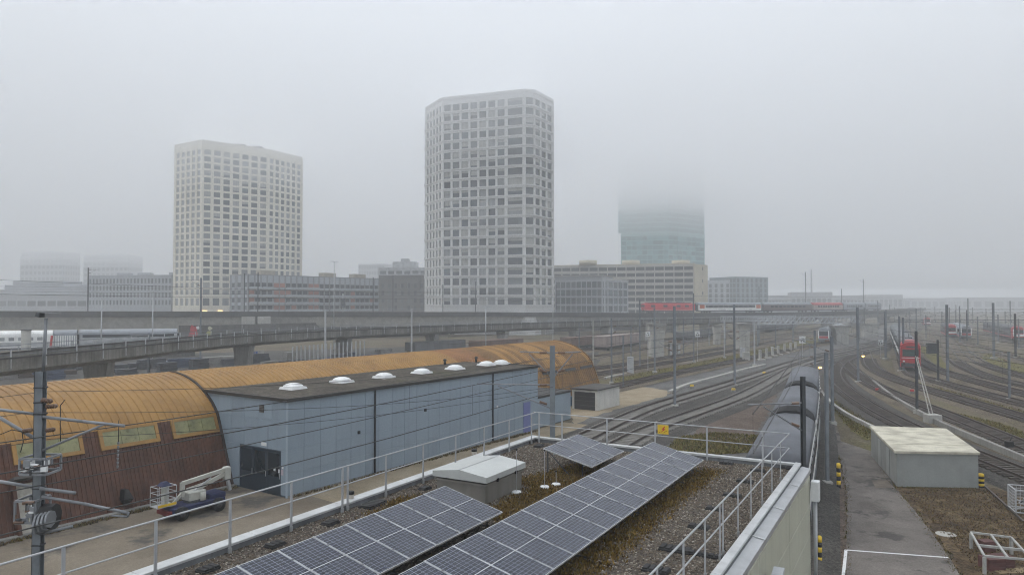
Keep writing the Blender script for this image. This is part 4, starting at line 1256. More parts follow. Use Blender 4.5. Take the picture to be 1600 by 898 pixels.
for (za, zb) in rowsS[1::2]:
    for f in (.6,):
        p = e0.lerp(e1, f) - sl.location + n2 * .4
        q = MB(); q.box(-.5, .5, -.03, .03, za, zb); q.build('end_window', W_D, sl, loc=p, rz=math.atan2(t2.y, t2.x))
q = MB(); v = [e0 - sl.location + n2*.35, e1 - sl.location + n2*.35, e1 - sl.location - n2*.4, e0 - sl.location - n2*.4]
q.prism([(p.x, p.y) for p in v], 0, zS - .02); q.build('end_wall', BEI, sl)
for a in (919, 986, 1064):
    p = pt(a, 368) - sl.location
    q = MB(); q.cyl((p.x, p.y, zS + .35), (p.x, p.y, zS + 2.6), 4.6, n=20); q.build('roof_drum', BEI, sl, True)
HZB = mat('green grey glass block', (.2, .25, .27), .5, 0, .08, .1, 3)
zH = zat(434, 520)
block('far_glass_block', 'hazy green-grey glass block right of the slab block', 'building', pt(1109, 530), pt(1150, 505), 30, zH, HZB, even(8, .85), [(8 + 3.6 * k, 10.8 + 3.6 * k) for k in range(6) if 10.8 + 3.6*k < zH], [W_B, W_M], single=True)
zH2 = zat(440, 540)
block('far_pale_block', 'faint pale block adjoining the hazy glass block', 'building', pt(1151, 508), pt(1192, 560), 30, zH2, GLB, even(8, .85), [(8 + 3.6 * k, 10.8 + 3.6 * k) for k in range(6) if 10.8 + 3.6*k < zH2], [W_M], single=True)
# ---- glass high-rise in the cloud
GT = glass('green tower glass', (.19, .34, .34), .15); GTF = mat('green tower frame', (.25, .41, .4), .4, 0, .08, .05, 2)
Yp = 520
g0, g1, g2, g3 = pt(971, 530), pt(1045, Yp), pt(1101, 545), pt(1040, 580)
gt = thing('glass_tower', 'green glass high-rise vanishing upward into low cloud', 'tower', g0)
zs = zat(363, 525)
rowsP = [(4 + 3.6 * k, 6.9 + 3.6 * k) for k in range(18) if 6.9 + 3.6 * k < zs]
core(gt, [g0, g1, g2, g3], 0, zs, DARKIN, .6)
facade(gt, g0, g1, 0, zs, even(9, .93), rowsP, GTF, [GT], .3); facade(gt, g1, g2, 0, zs, even(8, .93), rowsP, GTF, [GT], .3)
facade(gt, g2, g3, 0, zs, [], [], GTF, [GT], .3); facade(gt, g3, g0, 0, zs, [], [], GTF, [GT], .3)
h0 = pt(967, 530)
rowsQ = [(zs + .6 + 3.6 * k, zs + 3.5 + 3.6 * k) for k in range(15)]
zt = rowsQ[-1][1] + .8
core(gt, [h0, g1, g2, g3], zs, zt, DARKIN, .6)
for a_, b_ in ((h0, g1), (g1, g2)): facade(gt, a_, b_, zs, zt, even(8, .93), rowsQ, GTF, [GT], .3, single=False)
for a_, b_ in ((g2, g3), (g3, h0)): facade(gt, a_, b_, zs, zt, [], [], GTF, [GT], .3)
q = MB(); q.prism([(p.x - g0.x, p.y - g0.y) for p in (h0, g1, g2, g3)], zt, zt + .5); q.build('roof', GTF, gt)

# ---- faint buildings far left
FAR = mat('far grey building', (.38, .39, .41), .8, 0, .08, .05, 1)
zF = zat(437, 420)
fb, t, n = block('stepped_terrace', 'long hazy stepped building at the far left edge', 'building', pt(-20, 420), pt(136, 410), 30, zat(462, 415), FAR, even(10, .85), [(zat(478, 415), zat(470, 415))], [W_D, W_M])
for k, (dd, y0_, y1_, sx0, sx1) in enumerate(((6, 462, 452, 0, 1), (12, 452, 444, 0, 1), (18, 444, 437, -.0, .52))):
    L = (pt(136, 410) - pt(-20, 420)).length; aa = math.atan2(t.y, t.x)
    q = MB(); q.box(L * sx0, L * sx1, 0, 16, zat(y0_, 415), zat(y1_, 415)); q.build('terrace_storey', FAR, fb, loc=-n * dd, rz=aa)
    q = MB(); q.box(L * sx0, L * sx1, -.6, 0, zat(y0_ - 3.5, 415), zat(y0_ - 2.5, 415)); q.build('terrace_rail', GLB, fb, loc=-n * (dd - .3), rz=aa)
def hazy_tower(label, xa, xb, Y, ytop, lean=0.0, nrow=10):
    z1 = zat(ytop, Y)
    rws = [(z1 * (k + .25) / nrow, z1 * (k + .8) / nrow) for k in range(nrow)]
    return block('distant_tower', label, 'tower', pt(xa, Y), pt(xb, Y - 8), 30, z1, FAR, even(10, .7), rws, [W_M, W_D], single=False)
ht_, t, n = hazy_tower('faint wide tower far left, leftmost silhouette in the mist', 31, 97, 900, 394)
q = MB(); q.box(0, .01, 0, .01, 0, .01)
hazy_tower('faint tower silhouette in the mist behind the office block', 130, 199, 940, 399)
hazy_tower('very faint low block in the mist behind the apartments', 560, 600, 900, 413, nrow=8)
FARW = mat('far pale shed', (.4, .41, .42), .8)
for k, (xa, xb, Y, yt, lab) in enumerate([(1236, 1300, 640, 457, 'grey box building on the right horizon behind the brown coaches'), (1305, 1352, 760, 462, 'low hazy shed on the horizon above the viaduct end'), (1352, 1410, 860, 461, 'long hazy rooftop line on the horizon right of the viaduct'),
              (1412, 1500, 1000, 466, 'dim flat building along the far yard horizon'), (1502, 1640, 950, 465, 'wide dim building at the right horizon edge'), (1196, 1236, 700, 462, 'small hazy block right of the pale glass blocks')]):
    z1 = zat(yt, Y)
    block('distant_shed', lab, 'building', pt(xa, Y), pt(xb, Y - 10), 40, z1, FAR if k != 2 else FARW, even(8, .7), [(z1 * .35, z1 * .75)], [W_M], single=False)
# slim chimney mast on the horizon
p = pt(1268, 640)
q = MB(); q.cyl((0, 0, 0), (0, 0, zat(421, 640)), 1.0, .55, n=10)
o = q.build('chimney', FAR, loc=p); tag(o, 'thin hazy chimney rising behind the grey box building', 'chimney')

# ================================================================== VIADUCTS
def zpath(pp): return [Vector(p) for p in pp]
# main viaduct: parapet top heights follow the photograph
VM = [Vector((-190, 168, 0)), Vector((-135, 185, 0)), Vector((-60, 218, 0)), Vector((0, 244, 0)), Vector((58, 266, 0)), Vector((112, 293, 0)), Vector((165, 340, 0)), Vector((235, 430, 0)), Vector((320, 560, 0))]
VP_ = smooth_path(spline(VM, 4), 4)
def par_z(p):
    x = p.x
    return float(np.interp(x, [-190, -135, 0, 58, 165, 320], [8.7, 8.65, 7.7, 7.1, 7.1, 7.6]))
mv = thing('main_viaduct', 'long concrete railway viaduct crossing the whole scene before the towers', 'viaduct', (0, 0, 0))
Nn = normals2(VP_)
PZ = [Vector((p.x, p.y, par_z(p))) for p in VP_]
def thick(p): return float(np.interp(p.x, [-135, 0, 58, 165], [3.4, 3.2, 2.0, 2.0]))
def sweep_var(mb, P, N, fn):
    mb.loft([[(p.x + n.x*o, p.y + n.y*o, p.z + z) for o, z in fn(p)] for p, n in zip(P, N)])
q = MB(); sweep_var(q, PZ, Nn, lambda p: [(-3.4, -1.3 - thick(p)), (3.4, -1.3 - thick(p)), (4.6, -1.3), (-4.6, -1.3)]); q.build('girder', CONC_L, mv)
q = MB(); sweep_var(q, PZ, Nn, lambda p: [(-5.2, -1.32), (5.2, -1.32), (5.2, -.2), (-5.2, -.2)]); q.build('deck', CONC_D, mv)
for s in (-1, 1):
    q = MB(); sweep_var(q, PZ, Nn, lambda p: rect(s*5.2 - .14, s*5.2 + .14, -1.45, 0)); q.build('parapet', mat('sooty concrete', (.065, .062, .058), .92, 0, .3, .3, 5, .1, streak=.4), mv)
for s in (-2.9, -1.4, 1.4, 2.9):
    q = MB(); sweep_var(q, PZ, Nn, lambda p: rect(s - .05, s + .05, -.2, .05)); q.build('rail', RAILM, mv)
acc = 0
for k in range(0, len(PZ) - 1, 2):
    if not (-170 < PZ[k].x < 70): continue
    p, n = PZ[k], Nn[k]
    q = MB(); e = p - n * 5.3
    q.cyl((e.x, e.y, p.z - .1), (e.x, e.y, p.z + 1.0), .035, n=5); q.build('rail_post', GALV, mv)
for s, z in ((-5.3, .95), (-5.3, .5)):
    q = MB(); pp_ = [(p.x + n.x*s, p.y + n.y*s, p.z + z) for p, n in zip(PZ, Nn) if -175 < p.x < 70]
    q.tube(pp_, .03, 4); q.build('hand_rail', GALV, mv)
def pier(root, p, n, ztop, w, d, m=CONC, flare=1.35, name='pier'):
    q = MB(); a = math.atan2(n.y, n.x)
    def rg(k, z): return [(x * k, y, z) for x, y in ((-w/2, -d/2), (w/2, -d/2), (w/2, d/2), (-w/2, d/2))]
    q.loft([rg(1, -.2), rg(1, ztop * .55), rg(flare, ztop)])
    return q.build(name, m, root, loc=(p.x, p.y, 0), rz=a)
for a in (-170, -78, 10, 36, 58, 76, 93, 112, 138, 165, 200):
    k = min(range(len(PZ)), key=lambda i: abs(PZ[i].x - a))
    p = PZ[k]; pier(mv, p, Nn[k], p.z - 1.35 - thick(p), 5.2, 2.2, CONC_L if a > 30 else CONC)
k = min(range(len(PZ)), key=lambda i: abs(PZ[i].x + 78))
p, n = PZ[k], Nn[k]
for s in (-1.6, 1.6):     # twin pilasters on the big left pier
    q = MB(); tt = Vector((n.y, -n.x, 0)); c = p - n * 4.75 + tt * s * 1.35
    q.obox((c.x, c.y, (p.z - 1.3) / 2), (3.6, 1.2, p.z - 1.36), math.atan2(tt.y, tt.x)); q.build('pilaster', CONC_L, mv)

# near viaduct ramp behind the depot
VN = [Vector((-52, 30, 0)), Vector((-50, 48, 0)), Vector((-46.8, 66, 0)), Vector((-40.5, 112, 0)), Vector((-15, 153, 0)), Vector((30, 198, 0)), Vector((66, 228, 0)), Vector((110, 262, 0))]
VQ = smooth_path(spline(VN, 3), 6)
nz = lambda p: float(np.interp(p.y, [30, 66, 112, 153, 200, 262], [6.1, 6.0, 6.1, 6.1, 6.15, 6.2]))
NQ = normals2(VQ); PQ = [Vector((p.x, p.y, nz(p))) for p in VQ]
nv = thing('near_viaduct', 'single-track concrete viaduct ramp curving behind the orange depot', 'viaduct', (0, 0, 0))
q = MB(); sweep(q, PQ, [(-1.6, -1.95), (1.6, -1.95), (2.5, -1.25), (-2.5, -1.25)], N=NQ); q.build('girder', CONC, nv)
q = MB(); sweep(q, PQ, rect(-3.0, 3.0, -1.25, -.85), N=NQ); q.build('deck', CONC_D, nv)
for s in (-1, 1):
    q = MB(); sweep(q, PQ, rect(s*3.0 - .12, s*3.0 + .12, -1.4, -.35), N=NQ); q.build('parapet', mat('weathered ramp concrete', (.2, .192, .172), .92, 0, .35, .4, 6, .1, streak=.5), nv)
    q = MB(); sweep(q, PQ, rect(s*3.0 - .2, s*3.0 + .2, -.35, -.2), N=NQ); q.build('parapet_cap', mat('sooty concrete', (.065, .062, .058)), nv)
for s in (-.755, .755):
    q = MB(); sweep(q, PQ, rect(s - .04, s + .04, -.85, -.6), N=NQ); q.build('rail', RAILM, nv)
for z in (.42, .02):
    q = MB(); q.tube([(p.x - n.x*3.05, p.y - n.y*3.05, p.z + z) for p, n in zip(PQ, NQ)], .028, 5); q.build('hand_rail', STEEL_G, nv)
    q = MB(); q.tube([(p.x + n.x*3.05, p.y + n.y*3.05, p.z + z) for p, n in zip(PQ, NQ)], .028, 5); q.build('hand_rail', STEEL_G, nv)
for side in (-1, 1):
    for k in range(0, len(PQ), 1):
        p, n = PQ[k], NQ[k]; e = p + n * 3.13 * side
        q = MB(); q.box(-.045, .045, -.045, .045, -1.2, .45); q.build('rail_post', GALV, nv, loc=e, rz=math.atan2(n.y, n.x))
for y in (52, 80, 108, 132, 150, 168, 186, 206, 228):
    k = min(range(len(PQ)), key=lambda i: abs(PQ[i].y - y))
    pier(nv, PQ[k], NQ[k], PQ[k].z - 1.95, 2.4, 1.3, CONC_L if y > 160 else CONC, 1.25)

# free-standing pale bridge piers and abutments right of the depot
def free_pier(label, xa, xb, yb, yt, deep=2.5):
    p = gp((xa + xb) / 2, yb); w = (xb - xa) / FPX * p.y; h = zat(yt, p.y)
    t = thing('bridge_pier', label, 'pier', p, math.atan2(-p.x, p.y) * .0)
    q = MB(); q.loft([[(-w*.4, -deep/2, -.1), (w*.4, -deep/2, -.1), (w*.4, deep/2, -.1), (-w*.4, deep/2, -.1)], [(-w*.4, -deep/2, h*.6), (w*.4, -deep/2, h*.6), (w*.4, deep/2, h*.6), (-w*.4, deep/2, h*.6)], [(-w*.52, -deep/2, h), (w*.52, -deep/2, h), (w*.52, deep/2, h), (-w*.52, deep/2, h)]])
    q.build('shaft', CONC_L, t)
    q = MB(); q.box(-w*.55, w*.55, -deep*.6, deep*.6, h, h + .5); q.build('bearing_cap', CONC, t)
    return t
free_pier('broad pale pier with steel sheeting below the red locomotive', 1013, 1038, 557, 509, 3)
free_pier('pale pier below the white coach', 1115, 1125, 538, 511)
free_pier('pale pier with side columns below the lattice gantry', 1150, 1170, 549, 508, 3)
free_pier('tall flared pale pier near the red and white train front', 1301, 1324, 537, 511, 3)
free_pier('flared pale pier right of the tall flared one', 1346, 1370, 526, 508, 3)
# upright sheet fence beside the first pier
p = gp(1044, 556)
t = thing('sheet_fence', 'short upright metal sheet fence beside the broad pale pier', 'fence', p)
for k in range(6):
    q = MB(); q.box(k * .42, k * .42 + .36, -.04, .04, 0, 2.6 - .05 * k); q.build('sheet', GALV if k % 2 else CONC, t)
# lattice signal gantry
def truss(root, p0, p1, hgt, wid, n, m, r=.06):
    p0, p1 = Vector(p0), Vector(p1); d = (p1 - p0); t = d.normalized(); s = Vector((-t.y, t.x, 0)) * wid / 2; up = Vector((0, 0, hgt))
    for o in (s, -s, s + up, -s + up):
        q = MB(); q.cyl(p0 + o, p1 + o, r * 1.3, n=4); q.build('chord', m, root)
    for k in range(n):
        a, b_ = p0 + d * (k / n), p0 + d * ((k + 1) / n)
        q = MB()
        for o in (s, -s):
            q.cyl(a + o, a + o + up, r, n=4); q.cyl(a + o, b_ + o + up, r * .7, n=4)
        q.cyl(a + s + up, b_ - s + up, r * .7, n=4)
        q.build('lattice_bay', m, root)
LATT = mat('pale lattice steel', (.45, .47, .5), .6, .2, .1, 1)
Yg = 185
a0 = dp(1128, 499, Yg); b0 = dp(1242, 498.5, Yg + 6)
gy = thing('signal_gantry', 'left pale lattice gantry beam spanning tracks below the brown coaches', 'gantry', (a0.x, a0.y, 0))
truss(gy, Vector((0, 0, a0.z - .5)), Vector((b0.x - a0.x, b0.y - a0.y, b0.z - .5)), 1.3, 1.0, 16, LATT, .1)
for f in (.04, .5, .97):
    e = Vector((b0.x - a0.x, b0.y - a0.y, 0)) * f
    q = MB(); q.cyl((e.x, e.y, 0), (e.x, e.y, a0.z - .5), .16, n=6); q.build('leg', STEEL_G, gy)
a1 = dp(1180, 503, Yg - 14); b1 = dp(1345, 500, Yg + 16)
gy2 = thing('signal_gantry', 'right pale lattice gantry beam reaching the tall mast by the viaduct', 'gantry', (a1.x, a1.y, 0))
truss(gy2, Vector((0, 0, a1.z - .6)), Vector((b1.x - a1.x, b1.y - a1.y, b1.z - .6)), 1.6, 1.2, 22, LATT, .1)
for f in (.02, .98):
    e = Vector((b1.x - a1.x, b1.y - a1.y, 0)) * f
    q = MB(); q.cyl((e.x, e.y, 0), (e.x, e.y, a1.z - .5), .18, n=6); q.build('leg', STEEL_G, gy2)

# ================================================================== TRAINS
TRW = mat('coach white', (.8, .8, .78), .4, 0, .06, .5, 4, streak=.12)
LOR = mat('locomotive dark red', (.56, .03, .032), .4, 0, .12, .4, 4, streak=.12)
TRR = mat('train red', (.42, .025, .028), .4, 0, .12, .4, 4, streak=.12)
TRG = mat('train roof grey', (.27, .29, .32), .6, .1, .1, .6, 5, streak=.1)
TRD = mat('train dark grey', (.07, .075, .08), .6, 0, .15, .6)
TRB = mat('dark brown coach', (.12, .085, .08), .55, 0, .12, .5)
TRK = mat('running gear', (.03, .028, .026), .8, 0, .2, 2)
WGL = glass('train glass', (.025, .03, .036), .08)
def body_ring(W, z0, zs, zt, x, inset=0.0):
    h = W / 2 - inset
    return [(x, -h, z0), (x, h, z0), (x, h, zs), (x, h * .93, zs + (zt - zs) * .45), (x, h * .66, zs + (zt - zs) * .82), (x, h * .25, zt), (x, -h * .25, zt), (x, -h * .66, zs + (zt - zs) * .82), (x, -h * .93, zs + (zt - zs) * .45), (x, -h, zs)]
def bogie(root, x, m=TRK):
    q = MB(); q.box(x - 1.7, x + 1.7, -1.05, 1.05, .45, .8); o = q.build('bogie', m, root)
    for dx in (-1.25, 1.25):
        for s in (-1, 1):
            q = MB(); q.cyl((x + dx, s * .72, .46), (x + dx, s * .85, .46), .46, n=14); q.build('wheel', m, o, True)
def coach(name, label, cat, loc, rz, L=25.0, W=2.85, zs=3.05, zt=4.05, z0=.95, body=TRW, roof=TRG, nwin=9, win=(1.75, 2.75), wfill=.72, doors=None, band=None, group=None, wx=(.13, .87), wins=WGL, sep_roof=True):
    t = thing(name, label, cat, loc, rz, group)
    q = MB()
    q.loft([[(x, y, z) for y, z in ((-W/2, z0), (W/2, z0), (W/2, zs), (-W/2, zs))] for x in (-L/2, L/2)]); q.build('body', body, t)
    q = MB(); rr = [p for p in body_ring(W, zs, zs + .01, zt, 0)][2:]
    q.loft([[(x, y, z) for _, y, z in rr] for x in (-L/2, L/2)]); q.build('roof', roof, t)
    q = MB(); q.box(-L/2 + .6, L/2 - .6, -W*.42, W*.42, .55, z0); q.build('underframe', TRK, t)
    bogie(t, -L*.36); bogie(t, L*.36)
    if nwin:
        ww = (wx[1] - wx[0]) * L / nwin
        q = MB(); q.box(-ww*wfill/2, ww*wfill/2, -.02, .02, 0, win[1] - win[0]); me = q.mesh('window', wins)
        for s in (-1, 1):
            for k in range(nwin):
                link('window', me, t, (-L/2 + wx[0]*L + (k + .5)*ww, s * (W/2 + .005), win[0]))
    for (x0, x1, za, zb, m, nm) in (band or []):
        for s in (-1, 1):
            q = MB(); y = s * (W/2); q.box(-L/2 + x0*L, -L/2 + x1*L, min(y, y + s*.015), max(y, y + s*.015), za, zb); q.build(nm, m, t)
    for s in (-1, 1):
        q = MB(); q.box(s*L/2 - (.35 if s > 0 else 0), s*L/2 + (.35 if s < 0 else 0), -.8, .8, 1.0, 3.1)
        o = q.build('gangway', BLACK, t); o.location.x = s * .35
    return t
def at_on(P, x):
    k = min(range(len(P)), key=lambda i: abs(P[i].x - x)); k = min(max(k, 1), len(P) - 2)
    d = P[k+1] - P[k-1]
    return P[k], math.atan2(d.y, d.x)
def pantograph(t, x, z):
    q = MB()
    q.box(x - .5, x + .5, -.5, .5, z, z + .12)
    q.cyl((x + .4, 0, z + .1), (x - .5, 0, z + .6), .035, n=5); q.cyl((x - .5, 0, z + .6), (x + .2, 0, z + .95), .03, n=5)
    q.box(x + .1, x + .3, -.8, .8, z + .93, z + 1.0); q.build('pantograph', TRD, t)

# ---- train on the main viaduct (nearer track)
def via(px_, off=-2.15):
    best = None
    for i in range(1, len(PZ) - 1):
        p = PZ[i] + Nn[i] * off
        pxx = 800 + p.x / p.y * FPX
        if best is None or abs(pxx - px_) < best[0]: best = (abs(pxx - px_), p, math.atan2(PZ[i+1].y - PZ[i-1].y, PZ[i+1].x - PZ[i-1].x), i)
    _, p, a, i = best
    # linear correction along the path
    pxx = 800 + p.x / p.y * FPX
    p = p + Vector((math.cos(a), math.sin(a), 0)) * ((px_ - pxx) / FPX * p.y / max(.3, math.cos(a) - p.x/p.y*math.sin(a)))
    return Vector((p.x, p.y, par_z(p) + .05)), a
p0, a0_ = via(1004); p1, _ = via(1083)
pL = (p1 - p0).length; pc = (p0 + p1) / 2
lo = thing('locomotive', 'red electric locomotive leading the train on the viaduct', 'locomotive', pc, a0_)
Lh = pL - .6
q = MB()
q.loft([body_ring(2.9, 1.0, 3.0, 3.5, -Lh/2, .18), body_ring(2.9, .9, 3.05, 3.75, -Lh/2 + 1.0), body_ring(2.9, .9, 3.05, 3.75, Lh/2 - 1.0), body_ring(2.9, 1.0, 3.0, 3.5, Lh/2, .18)]); q.build('body', LOR, lo)
q = MB(); q.box(-Lh/2 + 1.6, Lh/2 - 1.6, -1.0, 1.0, 3.72, 3.95); q.build('roof_deck', TRD, lo)
for x in (-.18, .02, .22):
    q = MB(); q.cbox(x*Lh - .9, x*Lh + .9, -.7, .7, 3.95, 4.3, .06); q.build('roof_equipment', TRG, lo)
q = MB(); q.box(Lh/2 + .02, Lh/2 + .5, -1.3, 1.3, 1.0, 3.4); q.build('coupling_shade', TRK, lo)
for k, x in enumerate((-.34, -.1, .16, .33)):
    for s in (-1, 1):
        q = MB(); q.box(x*Lh - .85, x*Lh + .85, s*1.455 - .01, s*1.455 + .01, 2.15, 2.98); q.build('side_window' if k in (0, 3) else 'louvre', WGL, lo)
for s in (-1, 1):
    q = MB(); q.box(s*Lh/2 - (.02 if s > 0 else .06), s*Lh/2 + (.06 if s > 0 else .02), -1.1, 1.1, 2.3, 2.95); q.build('windscreen', WGL, lo)
    for y in (-.9, .9):
        q = MB(); q.cyl((s*Lh/2, y, 1.35), (s*(Lh/2 + .06), y, 1.35), .14, n=10); q.build('headlight', WHITE, lo)
        q = MB(); q.cyl((s*Lh/2, y, 1.05), (s*(Lh/2 + .4), y, 1.05), .16, n=10); q.build('buffer', TRK, lo)
q = MB(); q.box(-Lh/2 + .3, Lh/2 - .3, -1.46, 1.46, 1.05, 1.12); q.build('stripe', TRW, lo)
q = MB(); q.box(-Lh/2 + .4, Lh/2 - .4, -1.2, 1.2, .5, .9); q.build('underframe', TRK, lo)
bogie(lo, -Lh*.3); bogie(lo, Lh*.3); pantograph(lo, -Lh*.3, 3.95); pantograph(lo, Lh*.3, 3.95)
p0, a0_ = via(1087.5); p1, _ = via(1186); Lc = (p1 - p0).length - .5; dd = (p1 - p0)
c1 = coach('passenger_coach', 'white coach with dark windows and orange doors behind the red locomotive', 'coach', (p0 + p1) / 2, math.atan2(dd.y, dd.x), L=Lc, nwin=9, win=(2.05, 2.95), body=TRW, wx=(.14, .86), band=[(.1, .9, 1.95, 3.0, TRD, 'window_band'), (.01, .085, 1.7, 3.05, mat('orange door', (.5, .12, .03), .5), 'door'), (.915, .99, 1.7, 3.05, mat('orange door', (.5, .12, .03), .5), 'door'), (.3, .42, 1.2, 1.36, TRD, 'lettering_band'), (.8, .84, 1.15, 1.35, TRD, 'mark')])
for ch in c1.children:
    if ch.name.startswith('window') and 'band' not in ch.name: ch.location.y *= 1.012
for k, (xa, xb, m, lab, bd) in enumerate([(1188, 1264, TRB, 'dark brown coach following the white one on the viaduct', None), (1266, 1312, mat('red and cream coach', (.36, .3, .27), .5, 0, .15, .4), 'cream coach with a red upper band behind the brown coach', 'r'), (1313, 1347, TRG, 'grey coach near the far end of the viaduct train', None), (1348, 1372, TRG, 'last grey coach where the viaduct fades in mist', None)]):
    p0, _ = via(xa); p1, _ = via(xb); dd = p1 - p0
    coach('passenger_coach', lab, 'coach', (p0 + p1) / 2, math.atan2(dd.y, dd.x), L=dd.length - .4, body=m, roof=TRG if bd is None else TRR, nwin=9, win=(2.0, 2.85), band=[(.0, 1, 2.9, 3.05, TRR, 'stripe')] if bd else None)

# ---- grey-roofed train beyond the roof railing
EP = smooth_path(spline(EMU, .5), 6)
def emu_at(s):
    acc = 0
    for a, b_ in zip(EP[:-1], EP[1:]):
        l = (b_ - a).length
        if acc + l >= s:
            return a.lerp(b_, (s - acc) / l)
        acc += l
    return EP[-1]
def arc_to_y(y):
    acc = 0
    for a, b_ in zip(EP[:-1], EP[1:]):
        if b_.y >= y: return acc
        acc += (b_ - a).length
    return acc
cuts = [arc_to_y(31.2), arc_to_y(44.1), arc_to_y(58.4), arc_to_y(76.0)]
ROOFG = mat('blue grey train roof', (.125, .133, .15), .6, .1, .12, .5, 5, streak=.12)
emu = thing('multiple_unit', 'grey-roofed articulated train standing beyond the roof railing', 'train', emu_at(cuts[0]))
for k in range(3):
    a, b_ = emu_at(cuts[k] + 1.1), emu_at(cuts[k+1] - 1.1); d = b_ - a; L = d.length; az = math.atan2(d.y, d.x); c = (a + b_) / 2 - emu.location
    q = MB(); q.loft([[(x, y, z) for y, z in ((-1.38, .7), (1.38, .7), (1.42, 2.0), (1.36, 3.05), (-1.36, 3.05), (-1.42, 2.0))] for x in (-L/2, L/2)]); cb = q.build('car_body', TRW, emu, loc=c + Vector((0, 0, .45 - .2)), rz=az)
    q = MB(); rr = [(y, z) for _, y, z in body_ring(2.72, 3.05, 3.06, 3.72, 0)][2:]
    q.loft([[(x, y, z) for y, z in rr] for x in (-L/2, L/2)]); q.build('car_roof', ROOFG, emu, True, loc=c + Vector((0, 0, .25)), rz=az)
    nw = 6
    for s in (-1, 1):
        for j in range(nw):
            q = MB(); x = -L/2 + (j + .5) * L / nw; q.box(x - L/nw*.38, x + L/nw*.38, s*1.4 - .03, s*1.4 + .03, 1.95, 2.8); q.build('window', WGL, cb)
        q = MB(); q.box(-L/2, L/2, s*1.42 - .02, s*1.42 + .02, .75, 1.1); q.build('lower_stripe', TRD, cb)
    q = MB(); q.box(-L/2 + .5, L/2 - .5, -1.2, 1.2, .25, .7); q.build('underframe', TRK, cb)
    if k < 2:
        e = emu_at(cuts[k+1]) - emu.location; d2 = emu_at(cuts[k+1] + 2) - emu_at(cuts[k+1] - 2)
        q = MB()
        for j in range(12):
            x = -1.1 + j * .182
            q.loft([[(xx, y * kk, z * 1.0) for _, y, z in body_ring(2.5, 1.0, 3.1, 3.86 + (0 if kk == 1 else .05), 0)] for xx, kk in ((x, 1), (x + .06, 1.03), (x + .11, 1))])
        q.build('gangway_bellows', BLACK, emu, loc=e + Vector((0, 0, .25)), rz=math.atan2(d2.y, d2.x))

# ---- red-fronted double-deck train
dd = DPZ1 - DPZ0; az = math.atan2(dd.y, dd.x)
dz = .42
dt = thing('double_deck_train', 'red-fronted double-deck train standing in the yard', 'train', Vector((DPZ0.x, DPZ0.y, dz)), az)
W, zt = 2.82, 4.55
q = MB(); q.loft([body_ring(W, .5, 3.5, zt - .35, .0, .12), body_ring(W, .5, 3.6, zt, .9), body_ring(W, .5, 3.6, zt, 3.0)]); q.build('cab', TRR, dt)
q = MB(); q.box(-.03, .1, -1.08, 1.08, 2.1, 3.15); q.build('windscreen', glass('cab glass', (.05, .09, .08), .1), dt)
q = MB(); q.box(-.06, .05, -1.25, 1.25, .55, 1.1); q.build('bumper', TRD, dt)
q = MB(); q.box(-.02, .06, -.55, .55, 3.42, 3.68); q.build('destination_display', TRD, dt)
q = MB(); q.box(-.045, .0, -1.2, 1.2, 1.85, 1.92); q.build('front_stripe', TRW, dt)
for s in (-1, 1):
    q = MB(); q.cyl((-.05, s * .9, 1.35), (.05, s * .9, 1.35), .15, n=10); q.build('headlight', WHITE, dt)
    q = MB(); q.cyl((-.55, s * .88, 1.0), (0, s * .88, 1.0), .17, n=10); q.build('buffer', TRK, dt)
DK = mat('dark blue grey coach', (.06, .07, .085), .5, 0, .12, .4)
for k in range(4):
    x0 = 3.0 + k * 25.4; x1 = x0 + 25.0
    q = MB(); q.loft([body_ring(W, .5, 3.6, zt, x0 + .1), body_ring(W, .5, 3.6, zt, x1)]); cb = q.build('car_body', DK, dt)
    q = MB(); q.loft([[(x, y, z + .02) for _, y, z in body_ring(W, 3.6, 3.62, zt, 0)][2:] for x in (x0 + .1, x1)]); q.build('car_roof', mat('dark coach roof', (.13, .14, .15), .6, .1, .12, .5), cb)
    for s in (-1, 1):
        q = MB(); q.box(x0 + 1, x1 - 1, s*W/2 - .012, s*W/2 + .012, 1.9, 2.6); q.build('white_band', TRW, cb)
        for zz in (1.15, 2.75):
            for j in range(8):
                q = MB(); xx = x0 + 3 + j * 2.4; q.box(xx, xx + 1.7, s*W/2 - .014, s*W/2 + .014, zz, zz + .7); q.build('window', WGL, cb)
    bogie(dt, x0 + 4); bogie(dt, x0 + 21)
pantograph(dt, 8, zt)

